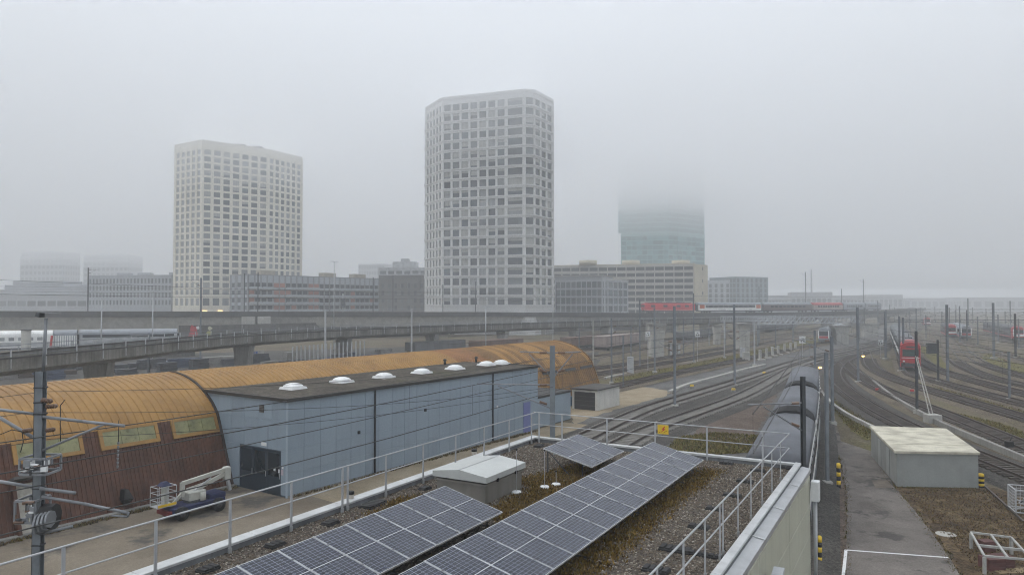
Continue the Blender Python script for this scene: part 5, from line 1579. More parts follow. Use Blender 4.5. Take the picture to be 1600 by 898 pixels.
# ---- other train fronts in the yard
def yard_train(label, px_, py_, rz_, style, ncar=2):
    p = gp(px_, py_, .4)
    t = thing('yard_train', label, 'train', Vector((p.x, p.y, .4)), rz_)
    fr = {'rw': TRR, 'wr': TRG, 'w': TRW}[style]
    q = MB(); q.loft([body_ring(2.85, .5, 2.9, 3.75, 0, .15), body_ring(2.85, .5, 3.0, 4.0, 1.2), body_ring(2.85, .5, 3.0, 4.0, 3.0)]); q.build('cab', fr, t)
    q = MB(); q.box(-.05, .1, -1.1, 1.1, 1.95, 2.95); q.build('windscreen', WGL if style != 'w2' else TRW, t)
    q = MB(); q.box(-.04, .06, -1.28, 1.28, 1.2, 1.75); q.build('front_panel', TRW if style == 'rw' else TRR, t)
    q = MB(); q.box(-.1, .3, -1.25, 1.25, .35, .9); q.build('bumper', TRD, t)
    for s in (-1, 1):
        q = MB(); q.box(-.06, .04, s*1.2 - .12, s*1.2 + .12, 1.2, 3.2); q.build('corner_post', TRW if style != 'w' else TRR, t)
    for k in range(ncar):
        x0 = 3.0 + k * 20.3
        q = MB(); q.loft([body_ring(2.85, .5, 3.0, 4.0, x0), body_ring(2.85, .5, 3.0, 4.0, x0 + 20)]); cb = q.build('car_body', TRD if style == 'rw' else TRG, t)
        for s in (-1, 1):
            q = MB(); q.box(x0 + 1, x0 + 19, s*1.43 - .015, s*1.43 + .015, 1.8, 2.8); q.build('window_band', WGL, cb)
            q = MB(); q.box(x0 + .5, x0 + 19.5, s*1.43 - .012, s*1.43 + .012, .7, 1.0); q.build('stripe', TRR, cb)
    bogie(t, 4); bogie(t, 18)
def heading(px0, py0, px1, py1):
    a, b_ = gp(px0, py0), gp(px1, py1); return math.atan2(b_.y - a.y, b_.x - a.x)
yard_train('red and white train front emerging beside the tall flared pier', 1287, 535.5, heading(1287, 535, 1330, 518), 'wr', 2)
yard_train('train with white corner pillars and red band in the distant yard', 1510, 530, heading(1510, 530, 1440, 500), 'wr', 2)
yard_train('red train with pale windscreen at the right edge of the yard', 1592, 532, heading(1592, 532, 1500, 508), 'rw', 3)
yard_train('small distant red and white train front left of the tall dark mast', 1449, 509, heading(1449, 509, 1425, 497), 'rw', 1)
yard_train('small dull red train beside the train with white pillars', 1487, 527, heading(1487, 527, 1430, 500), 'rw', 1)

# ---- pale trains stabled behind the ramp at the left
p = dp(-30, 545, 132); a, b_ = dp(-30, 545, 128), dp(122, 540, 150)
for k, (xa, xb, Ya, Yb, lab, cols) in enumerate([(-40, 84, 128, 134, 'white stabled train with a slanting red end stripe at the left edge', 1), (86, 122, 134.4, 136, 'short white train end with vertical ribs next to the red stripe', 0), (126, 278, 137, 143, 'grey stabled train with one long dark window strip', 2)]):
    A, Bz = pt(xa, Ya), pt(xb, Yb); d = Bz - A; L = d.length
    t = coach('stabled_train', lab, 'train', Vector(((A.x + Bz.x)/2, (A.y + Bz.y)/2, 1.6)), math.atan2(d.y, d.x), L=L, W=2.9, body=TRW if cols != 2 else mat('light grey train', (.42, .43, .44), .5), roof=TRW if cols == 1 else TRG, nwin=0 if cols != 1 else 0, z0=.9, zs=3.0, zt=4.0)
    if cols == 2:
        q = MB(); q.box(-L*.46, L*.47, -1.47, -1.44, 2.5, 3.05); q.build('window_strip', WGL, t)
    if cols == 1:
        q = MB(); q.box(-L*.5, L*.48, -1.47, -1.44, 1.1, 1.9); q.build('grey_skirt', mat('light grey train', (.42, .43, .44), .5), t)
        for j in range(7):
            q = MB(); x = -L*.42 + j * L * .12; q.box(x, x + L*.07, -1.475, -1.47, 2.2, 2.8); q.build('window', W_L, t)
        q = MB(); q.add([(L*.46, -1.48, .95), (L*.49, -1.48, .95), (L*.505, -1.48, 3.05), (L*.475, -1.48, 3.05), (L*.46, -1.44, .95), (L*.49, -1.44, .95), (L*.505, -1.44, 3.05), (L*.475, -1.44, 3.05)], [(0,1,2,3),(7,6,5,4),(0,4,5,1),(1,5,6,2),(2,6,7,3),(3,7,4,0)]); q.build('slanted_stripe', RED, t)
    if cols == 0:
        for j in range(10):
            q = MB(); x = -L*.45 + j * L * .1; q.box(x, x + .12, -1.49, -1.44, 1.0, 3.0); q.build('rib', TRG, t)
# embankment carrying them
A, Bz = pt(-60, 122), pt(300, 146)
e = MB(); d = Vector((Bz.x - A.x, Bz.y - A.y, 0)).normalized(); nn = Vector((-d.y, d.x, 0))
for_, bk = -2.5, 3.0
pts = [A + nn*for_, Bz + nn*for_, Bz + nn*bk, A + nn*bk]
e.prism([(p.x, p.y) for p in pts], -.05, 1.55); struct(e.build('embankment', CONC_D))
# graffiti wall beyond
A, Bz = pt(280, 170), pt(378, 178)
gw_ = thing('graffiti_wall', 'low concrete wall with red and white graffiti under the main viaduct', 'wall', A, math.atan2(Bz.y - A.y, Bz.x - A.x))
Lw = (Bz - A).length
q = MB(); q.box(0, Lw, 0, .3, 0, 5.4); q.build('wall', CONC_D, gw_)
def blob(cx, cz, rx, rz2, m, name, y=-.01, wob=.25, n=18):
    q = MB(); vs = []
    for i in range(n):
        a = 6.283 * i / n; k = 1 + random.uniform(-wob, wob)
        vs.append((cx + rx * k * math.cos(a), y, cz + rz2 * k * math.sin(a)))
    q.add(vs, [tuple(range(n))]); q.build(name, m, gw_)
blob(3.2, 3.4, 1.0, 1.7, mat('graffiti red', (.42, .05, .06), .8), 'red_graffiti'); blob(3.0, 4.6, .5, .8, mat('graffiti red', (.42, .05, .06), .8), 'red_graffiti', -.014)
blob(4.2, 4.8, .4, .4, WHITE, 'white_graffiti', -.018); blob(7.0, 4.6, .5, .5, mat('graffiti cream', (.5, .48, .35), .8), 'cream_graffiti'); blob(6.8, 3.4, .6, .7, mat('graffiti yellow', (.4, .38, .15), .8), 'yellow_graffiti')

# ---- freight wagons and a dark wall under the viaduct
def wagon(label, xa, xb, ya, yb_, hgt, m, ribs=8):
    A, Bz = gp(xa, ya), gp(xb, yb_); d = Bz - A; L = d.length
    t = thing('freight_wagon', label, 'wagon', (A + Bz) / 2, math.atan2(d.y, d.x))
    q = MB(); q.cbox(-L/2, L/2, -1.4, 1.4, 1.0, hgt, .08); bo = q.build('body', m, t)
    for k in range(ribs + 1):
        x = -L/2 + .1 + k * (L - .2) / ribs
        q = MB(); q.box(x - .06, x + .06, -1.46, 1.46, 1.02, hgt - .1); q.build('rib', m, bo)
    q = MB(); q.box(-L/2 + .3, L/2 - .3, -1.2, 1.2, .6, 1.0); q.build('underframe', TRK, t)
    bogie(t, -L*.32); bogie(t, L*.32)
WG = [mat('wagon brown', (.16, .1, .075), .7, 0, .2, .5, streak=.2), mat('wagon grey', (.13, .135, .14), .7, 0, .2, .5, streak=.2), mat('wagon pink grey', (.3, .24, .22), .7, 0, .15, .5, streak=.2)]
wagon('pinkish grey covered wagon right of the orange depot end, under the viaduct', 938, 992, 549, 541, 3.4, WG[2])
wagon('dark grey open wagon behind the pale piers', 1060, 1112, 533, 526, 2.6, WG[1])
wagon('brown wagon under the viaduct left of the broad pale pier', 884, 934, 548, 542, 3.0, WG[0])
wagon('grey wagon under the viaduct right of the gantry pier', 1190, 1240, 520, 514, 3.2, WG[1])
wagon('dark wagon below the ramp behind the depot roof middle', 640, 720, 556, 550, 2.8, WG[1])
wagon('brown wagon below the ramp before the white tower', 740, 810, 553, 547, 2.8, WG[0])
for (xa, Ya, xb, Yb, h_, lab) in ((380, 200, 700, 246, 4.6, 'long dark retaining wall under the left half of the viaduct'), (704, 248, 1000, 290, 4.2, 'long dark retaining wall under the viaduct before the locomotive')):
    A, Bz = pt(xa, Ya), pt(xb, Yb); d = Bz - A; L = d.length
    t = thing('retaining_wall', lab, 'wall', A, math.atan2(d.y, d.x))
    q = MB(); q.box(0, L, 0, .5, 0, h_); q.build('wall', mat('dark masonry', (.1, .092, .085), .9, 0, .35, .25, 3, .1, streak=.4), t)
    q = MB(); q.box(-.1, L + .1, -.1, .6, h_, h_ + .25); q.build('coping', CONC_D, t)
    for k in range(int(L / 9)):
        q = MB(); q.box(k * 9 + .5, k * 9 + 1.3, -.35, -.001, 0, h_ - .05); q.build('buttress', CONC_D, t)

# ================================================================== MASTS AND WIRES
def h_post(q, w, h, z0=0.0, m=0):
    f = w * .12
    q.box(-w/2, w/2, -w/2, -w/2 + f, z0, h, m); q.box(-w/2, w/2, w/2 - f, w/2, z0, h, m); q.box(-f/2, f/2, -w/2 + f, w/2 - f, z0, h, m)
def mast(label, p, h, w, m=STEEL_G, arms=(), found=True, z0=0.0, lamp=None, rz=0.0, name='catenary_mast', group=None, sign=None):
    """arms: (height, length signed along camera x, kind)"""
    t = thing(name, label, 'mast', Vector((p.x, p.y, z0)), rz, group)
    w *= .78
    q = MB(); h_post(q, w, h); q.build('post', m, t)
    if found:
        q = MB(); q.cbox(-w*1.4, w*1.4, -w*1.4, w*1.4, -.2, .35, .04); q.build('foundation', CONC_L, t)
    for (z, L, kind) in arms:
        s = 1 if L > 0 else -1
        q = MB(); q.cyl((s*w*.5, 0, z), (L, 0, z + .05), .035, n=6); q.cyl((s*w*.5, 0, z - 1.1), (L*.72, 0, z - .05), .03, n=6); o = q.build('cantilever', GALV_D, t)
        q = MB()
        for zz in (z, z - 1.1 + .18):
            q = MB(); q.cyl((s*w*.5 + s*.15, 0, zz), (s*w*.5 + s*.5, 0, zz + (0 if zz == z else .12)), .06, n=8)
            q.build('insulator', INSUL, o)
        if kind == 'reg':
            q = MB(); q.cyl((L*.55, 0, z - .3), (L*.55, 0, z - 1.35), .02, n=5); q.cyl((L*.2, 0, z - 1.2), (L*1.02, 0, z - 1.4), .025, n=5); q.build('registration_arm', GALV_D, o)
    if lamp:
        zz, r = lamp
        q = MB(); q.cyl((0, 0, h), (0, 0, zz), .045, n=6); q.build('lamp_pole', GALV_D, t)
        q = MB(); q.box(-r, r, -.12, .12, zz, zz + .1); q.build('lamp_head', GALV_D, t)
    if sign:
        zz, sz, side = sign
        q = MB(); q.box(side - sz/2, side + sz/2, -w*.5 - .08, -w*.5 - .04, zz, zz + sz); o = q.build('number_board', WHITE, t)
        for (x_, z_, ww, hh) in ((-.12, .62, .3, .1), (-.28, .18, .14, .3), (.1, .18, .2, .28)):
            q = MB(); q.box(side + x_*sz, side + (x_ + ww)*sz, -w*.5 - .086, -w*.5 - .081, zz + z_*sz, zz + (z_ + hh)*sz); q.build('figure', TRD, o)
    return t
def gmast(label, px_, yt, yb, w=.26, m=STEEL_G, arms=(), **k):
    p = gp(px_, yb); h = zat(yt, p.y)
    return mast(label, p, h, w, m, [(h - a, b, c) for a, b, c in arms], **k)

# ---- the big switch mast at the left
p = pt(66, 20.2)
hm = zat(580, 20.2)
sm = thing('switch_mast', 'tall grey-green catenary mast with switchgear and arms in the left foreground', 'mast', p)
q = MB(); h_post(q, .21, hm); q.build('post', STEEL_G, sm)
q = MB(); q.box(-.122, -.106, -.11, .11, 0, hm); q.build('dark_flange', STEEL_D, sm)
q = MB(); q.cbox(-.5, .5, -.5, .5, -.2, .4, .05); q.build('foundation', CONC_L, sm)
q = MB(); q.cyl((.06, 0, hm), (.12, 0, zat(497, 20.2)), .045, n=8); q.build('lamp_pole', GALV_D, sm, True)
zl_ = zat(494, 20.2)
q = MB(); q.loft([[(-.12, -.12, zl_), (.0, -.12, zl_ - .03), (.0, .12, zl_ - .03), (-.12, .12, zl_)], [(-.1, -.1, zl_ + .12), (.0, -.12, zl_ + .1), (.0, .12, zl_ + .1), (-.1, .1, zl_ + .12)], [(.5, -.1, zl_ + .08), (.5, -.1, zl_ + .08), (.5, .1, zl_ + .08), (.5, .1, zl_ + .08)]]); q.build('lamp_head', TRD, sm)
def lx(px_): return (px_ - 66) / FPX * 20.2
def lz(py_): return zat(py_, 20.2)
def tubep(name, pp, r, m=GALV_D, parent=None, y=0.0):
    q = MB(); q.tube([(lx(a), y, lz(b)) for a, b in pp], r, 8); return q.build(name, m, parent or sm, True)
a1_ = tubep('cantilever', [(74, 650), (135, 657), (200, 664)], .045, y=-.1)
tubep('stay', [(74, 702), (170, 661)], .035, parent=a1_, y=-.1)
a2_ = tubep('cantilever', [(60, 648), (-30, 637)], .045, y=.1)
tubep('stay', [(62, 690), (-20, 642)], .05, parent=a2_, y=.1)
a3_ = tubep('lower_arm', [(74, 774), (140, 785), (207, 799)], .045, y=-.1)
tubep('arm_tip', [(182, 803), (207, 805), (208, 798)], .03, parent=a3_, y=-.1)
a4_ = tubep('lower_arm', [(74, 760), (128, 767)], .05, y=-.18)
a5_ = tubep('lower_arm', [(60, 763), (-30, 748)], .05, y=.1)
tubep('link_rod', [(80, 829), (125, 818)], .04, y=-.2)
for (a, b_, c, d_, r) in ((72, 624, 88, 626, .06), (79, 634, 96, 633, .055), (44, 672, 58, 670, .055), (80, 671, 93, 669, .055)):
    q = MB(); A, Bz = Vector((lx(a), -.1, lz(b_))), Vector((lx(c), -.1, lz(d_)))
    n_ = 5
    for k in range(n_):
        e0, e1 = A.lerp(Bz, k / n_), A.lerp(Bz, (k + .6) / n_)
        q.cyl(e0, e1, r * 1.25, r * .9, n=10)
    q.cyl(A, Bz, r * .5, n=8); q.build('insulator', INSUL, sm, True)
tubep('jumper_cable', [(104, 624), (97, 633), (97, 660), (98, 690)], .012, BLACK)
tubep('jumper_cable', [(0, 680), (22, 671), (38, 674), (40, 690), (36, 706)], .012, BLACK)
tubep('hanger', [(188, 656), (188, 690)], .01, BLACK); 
q = MB(); A = Vector((lx(188), 0, lz(690))); Bz = Vector((lx(187), 0, lz(733)))
for k in range(7): q.cyl(A.lerp(Bz, k/7), A.lerp(Bz, (k+.7)/7), .035, .02, n=8)
q.build('hanging_insulator', GALV_D, sm)
def cluster(z0, z1, x0, x1, name):
    fr = MB()
    for z in (z0, z1):
        for y in (-.32, .32): fr.box(lx(x0), lx(x1), y - .02, y + .02, z - .03, z + .03)
        for x in (x0, x1): fr.box(lx(x) - .02, lx(x) + .02, -.3, .3, z - .029, z + .029)
    for x in (x0, x1):
        for y in (-.32, .32): fr.box(lx(x) - .025, lx(x) + .025, y - .025, y + .025, z0, z1)
    o = fr.build(name, GALV_D, sm)
    for k in range(20):
        b_ = MB(); x = random.uniform(lx(x0), lx(x1)); y = random.choice((-.36, -.25, .25)); z = random.uniform(z0, z1); s = random.uniform(.04, .1)
        if k % 3 == 0: b_.cyl((x - s, y, z), (x + s*2, y, z), .035, n=8)
        elif k % 3 == 1: b_.cbox(x - s, x + s, y - s*.7, y + s*.7, z - s, z + s, .01)
        else: b_.cyl((x, y, z - s*2), (x, y, z + s), .03, n=8)
        b_.build('switch_element', random.choice((GALV_D, GALV_D, WHITE, INSUL, STEEL_D)), o)
    return o
cluster(lz(737), lz(713), 47, 88, 'upper_switch_frame'); cluster(lz(811), lz(778), 41, 72, 'lower_switch_frame')
q = MB()
for k in range(4): q.cyl((lx(76 + k*5), -.25, lz(812 - k*2)), (lx(79 + k*5), -.25, lz(812 - k*2)), .33 - k*.03, n=8)
q.build('tension_wheel', GALV_D, sm); q = MB(); q.cyl((lx(74), -.05, lz(806)), (lx(92), -.02, lz(806)), .36, n=10); q.build('wheel_back', BLACK, sm)
q = MB(); q.cbox(lx(58), lx(66), -.4, -.18, lz(723), lz(716), .01); q.build('label_box', WHITE, sm)
for z in (lz(628), lz(605), lz(646), lz(762), lz(850)):
    q = MB(); q.box(-.13, .13, -.125, .125, z - .02, z + .02); q.build('clamp_band', STEEL_D, sm)

# ---- mast between the tracks behind the roof corner
p = pt(863, 34)
mast('two-armed catenary mast rising in front of the far end of the blue hall', p, zat(540, 34), .3, STEEL_G, [(zat(551, 34), -1.55, ''), (zat(551, 34), 1.35, ''), (zat(601, 34), -3.6, 'x')], found=True, lamp=None)

MASTS = [
 # label, px, ytop, ybase, w, mat, arms
 ('slim grey mast standing between the two main tracks, nearest', 1054.5, 478, 637, .3, STEEL_G, [(3.6, -2.2, ''), (3.6, 2.4, '')]),
 ('slim grey mast between the two main tracks, farther one', 1148, 476, 604, .28, STEEL_G, [(3.4, 2.2, ''), (3.4, -1.6, '')]),
 ('grey mast on the mossy verge below the red locomotive cab', 1023, 481, 583, .3, STEEL_G, [(2.2, 2.2, '')]),
 ('grey mast on the mossy verge below the white coach front', 1084, 458, 567, .26, STEEL_G, []),
 ('grey mast at the mossy verge below the white coach rear', 1132, 500, 560, .26, GALV, [(.5, 2.6, '')]),
 ('galvanised mast on a block beside the row of concrete posts', 1179, 505, 572, .28, GALV, []),
 ('dark mast left of the red locomotive', 1000, 468, 578, .24, STEEL_G, []),
 ('leftmost lattice-like mast just right of the orange depot end', 955.6, 497, 600, .26, STEEL_G, [(1.0, 1.5, '')]),
 ('short mast on the verge right of the orange depot end', 974, 524, 608, .22, STEEL_G, []),
 ('thin mast right of the row of concrete posts', 1274, 516, 618, .24, STEEL_G, [(1.0, -2.0, ''), (3.0, -3.2, 'reg')]),
 ('tall mast with stay-less base inside the curve', 1341, 480, 599, .3, STEEL_G, []),
 ('dark mast left of the double-deck train, farther', 1384, 486, 562, .4, STEEL_G, []),
 ('grey twin mast in front of the double-deck train, left leg', 1406, 494, 581, .26, STEEL_G, []),
 ('grey twin mast in front of the double-deck train, right leg', 1412, 496, 582, .3, STEEL_G, []),
 ('short mast holding a dark signal box right of the double-deck train', 1466, 531, 598, .26, STEEL_D, [(.2, -4.4, '')]),
 ('tall dark mast in the middle of the yard', 1481, 476, 600, .32, STEEL_G, []),
 ('slim mast carrying a long bracket near the right edge', 1577.5, 549, 627, .24, STEEL_G, [(.1, -6.0, '')]),
 ('distant mast rising through the yard portals', 1553, 473, 560, .4, STEEL_G, []),
 ('dark mast beside the red train with pale windscreen', 1587, 490, 560, .36, STEEL_D, []),
 ('distant mast left of the white-pillared train', 1432, 482, 530, .3, STEEL_G, []),
 ('thin mast above the dull red train', 1500, 478, 536, .3, STEEL_G, []),
 ('hazy mast far right in the yard', 1579, 470, 516, .4, STEEL_G, []),
 ('hazy mast above the white-pillared train', 1513, 466, 518, .4, STEEL_G, []),
 ('hazy mast at the viaduct end', 1372, 470, 516, .35, STEEL_G, []),
 ('mast in front of the near ramp, left', 232, 520, 600, .3, STEEL_G, [(.3, -2.5, '')]),
 ('mast with white plate behind the orange depot, near the row of stanchions', 508, 484, 588, .3, GALV, []),
 ('grey mast with white plate left of the white tower base', 643, 482, 582, .28, GALV, []),
 ('thin lamp mast behind the depot below the white tower', 864, 486, 575, .14, GALV, []),
 ('pale post behind the depot roof end', 927, 501, 576, .3, CONC_L, []),
]
for (lab, x, yt, yb, w, m, arms) in MASTS:
    kw = {}
    if x == 1341: kw = {}
    gmast(lab, x, yt, yb, w, m, arms, **kw)
# right foreground masts
mast('dark double-channel mast with long bracket beside the grey-roofed train', pt(1253, 28.7), zat(588, 28.7), .19, STEEL_D, [(zat(629, 28.7), -2.7, '')], found=True, rz=rad(20))
mast('slim blue-grey mast on a concrete block beside the path', gp(1293, 760), zat(551, gp(1293, 760).y), .22, STEEL_G, [])
mast('slim grey mast behind the path mast, by the verge', gp(1301, 664), zat(526, gp(1301, 664).y), .26, STEEL_G, [(zat(532, gp(1301, 664).y), -3.5, 'reg')])
m_ = mast('dark mast with long white stay in front of the double-deck train', gp(1433, 646), zat(517, gp(1433, 646).y), .24, STEEL_D, [])
p = gp(1457, 660); base = gp(1433, 646)
st = thing('mast_stay', 'white inclined stay anchored on a concrete block before the double-deck train', 'stay', p)
top = Vector((base.x - p.x, base.y - p.y, zat(556, base.y)))
for s in (-.16, .16):
    q = MB(); q.cyl((s, 0, .3), top + Vector((s * .4, 0, 0)), .05, n=6); q.build('strut', CONC_L, st)
for k in range(1, 9):
    f = k / 9; c = Vector((0, 0, .3)).lerp(top, f); w_ = .16 * (1 - f) + .064 * f
    q = MB(); q.cyl(c - Vector((w_, 0, 0)), c + Vector((w_, 0, 0)), .02, n=5); q.build('rung', CONC_L, st)
q = MB(); q.cbox(-.6, .6, -.5, .5, -.2, .75, .05); q.build('anchor_block', CONC_L, st)
# signal box on the bracket
p = gp(1456, 598); z = zat(545, p.y)
q = MB(); q.cbox(-.55, .55, -.3, .3, z - .6, z + .8, .04); o = q.build('signal_box', TRD, loc=(p.x, p.y, 0)); tag(o, 'dark rectangular signal box hanging from the bracket mast', 'signal')

# ---- white number boards hung on their own posts
for (x, y, s, yb, lab) in ((1012.5, 522, 7, 580, 'white number board right of the orange depot end'), (1090, 522, 8, 566, 'white number board below the white coach'), (1254, 531, 10, 560, 'white number board beside the row of concrete posts'), (1376.5, 535, 8, 560, 'white number board left of the double-deck train')):
    p = gp(x, yb); k = p.y / FPX
    t = thing('number_sign', lab, 'sign', p)
    z0 = zat(y + s/2, p.y); sz = s * k
    q = MB(); q.cyl((0, .05, 0), (0, .05, z0), .04, n=6); q.build('pole', GALV, t)
    q = MB(); q.box(-sz/2, sz/2, -.02, .02, z0, z0 + sz * 1.1); o = q.build('board', WHITE, t)
    for (x_, z_, ww, hh) in ((-.15, .68, .32, .12), (-.28, .2, .16, .3), (.08, .2, .2, .3)):
        q = MB(); q.box(x_*sz, (x_ + ww)*sz, -.026, -.021, z0 + z_*sz, z0 + (z_ + hh)*sz); q.build('figure', TRD, o)

# ---- masts standing on the main viaduct
for (x, yt, lab, arm) in [(137.5, 418, 'dark viaduct mast before the office block', 1), (382, 427, 'left dark viaduct mast by the cream tower foot', 0), (403, 425, 'right dark viaduct mast by the cream tower foot', 0), (583, 433, 'dark viaduct mast at the right end of the apartments', 0), (614, 430, 'dark viaduct mast before the dark block', 0),
                          (692, 444, 'viaduct mast at the left foot of the white tower', 0), (743, 440, 'second viaduct mast before the white tower', 0), (781, 438, 'third viaduct mast before the white tower', 0), (815, 452, 'fourth viaduct mast before the white tower', 0), (841, 412, 'tall viaduct mast before the right windows of the white tower', 0), (869, 445, 'viaduct mast at the right foot of the white tower', 0), (969, 439, 'viaduct mast before the glazed block', 0),
                          (1186, 447, 'viaduct mast behind the white coach', 0), (1259, 425, 'tall viaduct mast with lamp arm behind the brown coach', -1), (1315, 451, 'viaduct mast behind the cream coach', 0), (1349, 436, 'tall hazy viaduct mast with arm near the far end', -1)]:
    p, a = via(x, 4.9 if x < 1000 else 5.0)
    k = p.y / FPX
    h = zat(yt, p.y) - p.z
    mast(lab, p, h, .34, STEEL_D if x < 900 else STEEL_G, [(h - .6, 3.0 * arm, '')] if arm else [], found=False, z0=p.z, name='viaduct_mast')
# ---- lamp posts and signals
def lamp(label, x, yt, yb, double=True, Y=None):
    p = gp(x, yb) if Y is None else pt(x, Y)
    h = zat(yt, p.y); t = thing('street_lamp', label, 'lamp', p)
    q = MB(); q.cyl((0, 0, 0), (0, 0, h), .14, .08, n=8); q.build('pole', GALV, t, True)
    for s in ((-1, 1) if double else (1,)):
        q = MB(); q.loft([[(s*.05, -.14, h), (s*1.0, -.12, h + .05), (s*1.0, .12, h + .05), (s*.05, .14, h)], [(s*.05, -.12, h + .12), (s*1.0, -.1, h + .14), (s*1.0, .1, h + .14), (s*.05, .12, h + .12)]]); q.build('lamp_head', GALV, t)
lamp('tall double-headed lamp before the apartments', 522, 409, 0, True, 165)
lamp('grey lamp post before the left stabled trains', 159, 458, 0, True, 118)
lamp('grey lamp post before the long dark window strip', 239, 456, 0, True, 122)
lamp('lamp on the ramp before the white tower base', 759, 480, 0, True, 140)
p = pt(314, 128); mast('grey mast with upper left arm before the cream tower', p, zat(434, 128), .3, STEEL_G, [(zat(438, 128), -2.6, '')])
p, a = via(536, -4.9)
t = thing('railway_signal', 'railway signal with dark backplate standing on the viaduct before the apartments', 'signal', p)
q = MB(); q.cyl((0, 0, -1), (0, 0, zat(478, p.y) - p.z), .12, n=6); q.build('pole', GALV, t)
q = MB(); q.cbox(-.7, .7, -.15, .15, zat(480, p.y) - p.z, zat(466, p.y) - p.z, .05); o = q.build('backplate', TRD, t)
q = MB(); q.cyl((0, 0, zat(466, p.y) - p.z), (0, 0, zat(459, p.y) - p.z), .3, n=8); q.build('hood', GALV, t)
for k in range(2):
    q = MB(); zz = zat(470 + 6*k, p.y) - p.z; q.cyl((0, -.22, zz), (0, -.15, zz), .22, n=10); q.build('lens', WGL, o)
# low glowing yard signals
GLOW = emit('amber lamp', (1.0, .45, .1), 6)
for x, y, lab in ((1348, 557, 'small amber-lit dwarf signal on the curve below the tall mast'), (1281, 576, 'small amber-lit dwarf signal right of the grey-roofed train')):
    p = gp(x, y + 4); t = thing('dwarf_signal', lab, 'signal', p)
    q = MB(); q.cyl((0, 0, 0), (0, 0, .35), .07, n=8); q.build('stub', STEEL_D, t)
    q = MB(); q.cbox(-.3, .3, -.15, .15, .35, .8, .03); o = q.build('housing', mat('housing yellow grey', (.3, .26, .15), .6), t)
    for s in (-.13, .13):
        q = MB(); q.cyl((s, -.18, .58), (s, -.151, .58), .1, n=10); q.build('lens', GLOW, o)
for x, y, lab in ((1081, 607, 'small yellow marker left of the left main track'), (1146, 613, 'small yellow point machine between the main tracks'), (1194, 586, 'yellow track marker beside the main tracks, farther'), (1371, 613, 'red dwarf marker left of the mast with stay'), (1425, 615, 'red dwarf marker just left of the mast with stay')):
    p = gp(x, y); t = thing('track_marker', lab, 'marker', p)
    q = MB(); q.cbox(-.28, .28, -.15, .15, 0, .3, .03); q.build('base', CONC, t)
    q = MB(); q.cbox(-.22, .22, -.1, .1, .3, .52, .03); q.build('cap', YELLOW if 'yellow' in lab else RED, t)

# ---- yard portals
def portal(label, xa, xb, Y, ybeam, ytop, n=26):
    A, Bz = pt(xa, Y), pt(xb, Y * .97); z = zat(ybeam, Y)
    t = thing('catenary_portal', label, 'portal', A, 0, 'catenary portals over the yard')
    d = Bz - A
    for o in (0, .7):
        q = MB(); q.cyl((0, 0, z + o), (d.x, d.y, z + o), .09, n=4); q.build('beam', STEEL_D, t)
    q = MB()
    for k in range(n):
        a, b_ = d * (k / n), d * ((k + 1) / n)
        q.cyl((a.x, a.y, z), (b_.x, b_.y, z + .7) if k % 2 else (a.x, a.y, z + .7), .05, n=4)
    q.build('lacing', STEEL_D, t)
    for f in (0, .5, 1):
        q = MB(); q.cyl((d.x*f, d.y*f, 0), (d.x*f, d.y*f, zat(ytop, Y)), .2, n=6); q.build('leg', STEEL_D, t)
    for k in range(1, 8):
        e = d * (k / 8); q = MB(); q.cyl((e.x, e.y, z), (e.x, e.y, z - 1.6), .05, n=4); q.build('drop_arm', STEEL_D, t)
portal('nearest catenary portal beam across the yard', 1384, 1640, 205, 503, 489)
portal('middle catenary portal beam across the yard', 1384, 1640, 250, 494, 484)
portal('third catenary portal beam across the yard', 1350, 1620, 310, 489, 480)
portal('hazy farthest catenary portal beam', 1390, 1600, 400, 484, 476)

# ---- overhead wires
WIRE = mat('overhead wire', (.05, .05, .05), .6)
def wires(key, label, zz, s0=0.0, sag=.0):
    P = TRACKS[key]
    t = thing('overhead_wire', label, 'wire', (0, 0, 0))
    for nm, z, r in zz:
        q = MB(); q.tube([(p.x, p.y, z) for p in P[::4]], r, 4); q.build(nm, WIRE, t)
    q = MB()
    for p in P[::8]: q.cyl((p.x, p.y, zz[0][1]), (p.x, p.y, zz[1][1]), .006, n=3)
    q.build('dropper', WIRE, t)
wires('A', 'overhead line above the left main track, crossing before the blue hall', [('contact_wire', 5.6, .018), ('messenger_wire', 6.9, .018)])
wires('B', 'overhead line above the right main track', [('contact_wire', 5.6, .018), ('messenger_wire', 6.9, .018)])
wires('C', 'overhead line above the curved dark track', [('contact_wire', 5.6, .018), ('messenger_wire', 6.9, .018)])
wires('D3', 'overhead line above the double-deck train track', [('contact_wire', 5.8, .014), ('messenger_wire', 7.0, .014)])
wires('E', 'overhead line right of the double-deck train', [('contact_wire', 5.6, .014), ('messenger_wire', 6.9, .014)])
# feeder wires from the switch mast past the blue hall
t = thing('feeder_wire', 'thin feeder wires strung from the switch mast past the blue hall', 'wire', (0, 0, 0))
pa, pb_ = pt(66, 20.2), pt(863, 34)
for (za, zb, off) in ((8.0, 7.9, .2), (7.5, 6.6, -.4), (6.6, 6.4, .5)):
    q = MB(); pts = []
    back = pa + (pa - pb_) * .8
    for k in range(-6, 17):
        f = k / 16; p = pa.lerp(pb_, f); s = 4 * (f % 1.0) * (1 - (f % 1.0)) * .35
        pts.append((p.x, p.y + off, za + (zb - za) * max(0, f) - s))
    q.tube(pts, .011, 4); q.build('strand', WIRE, t)

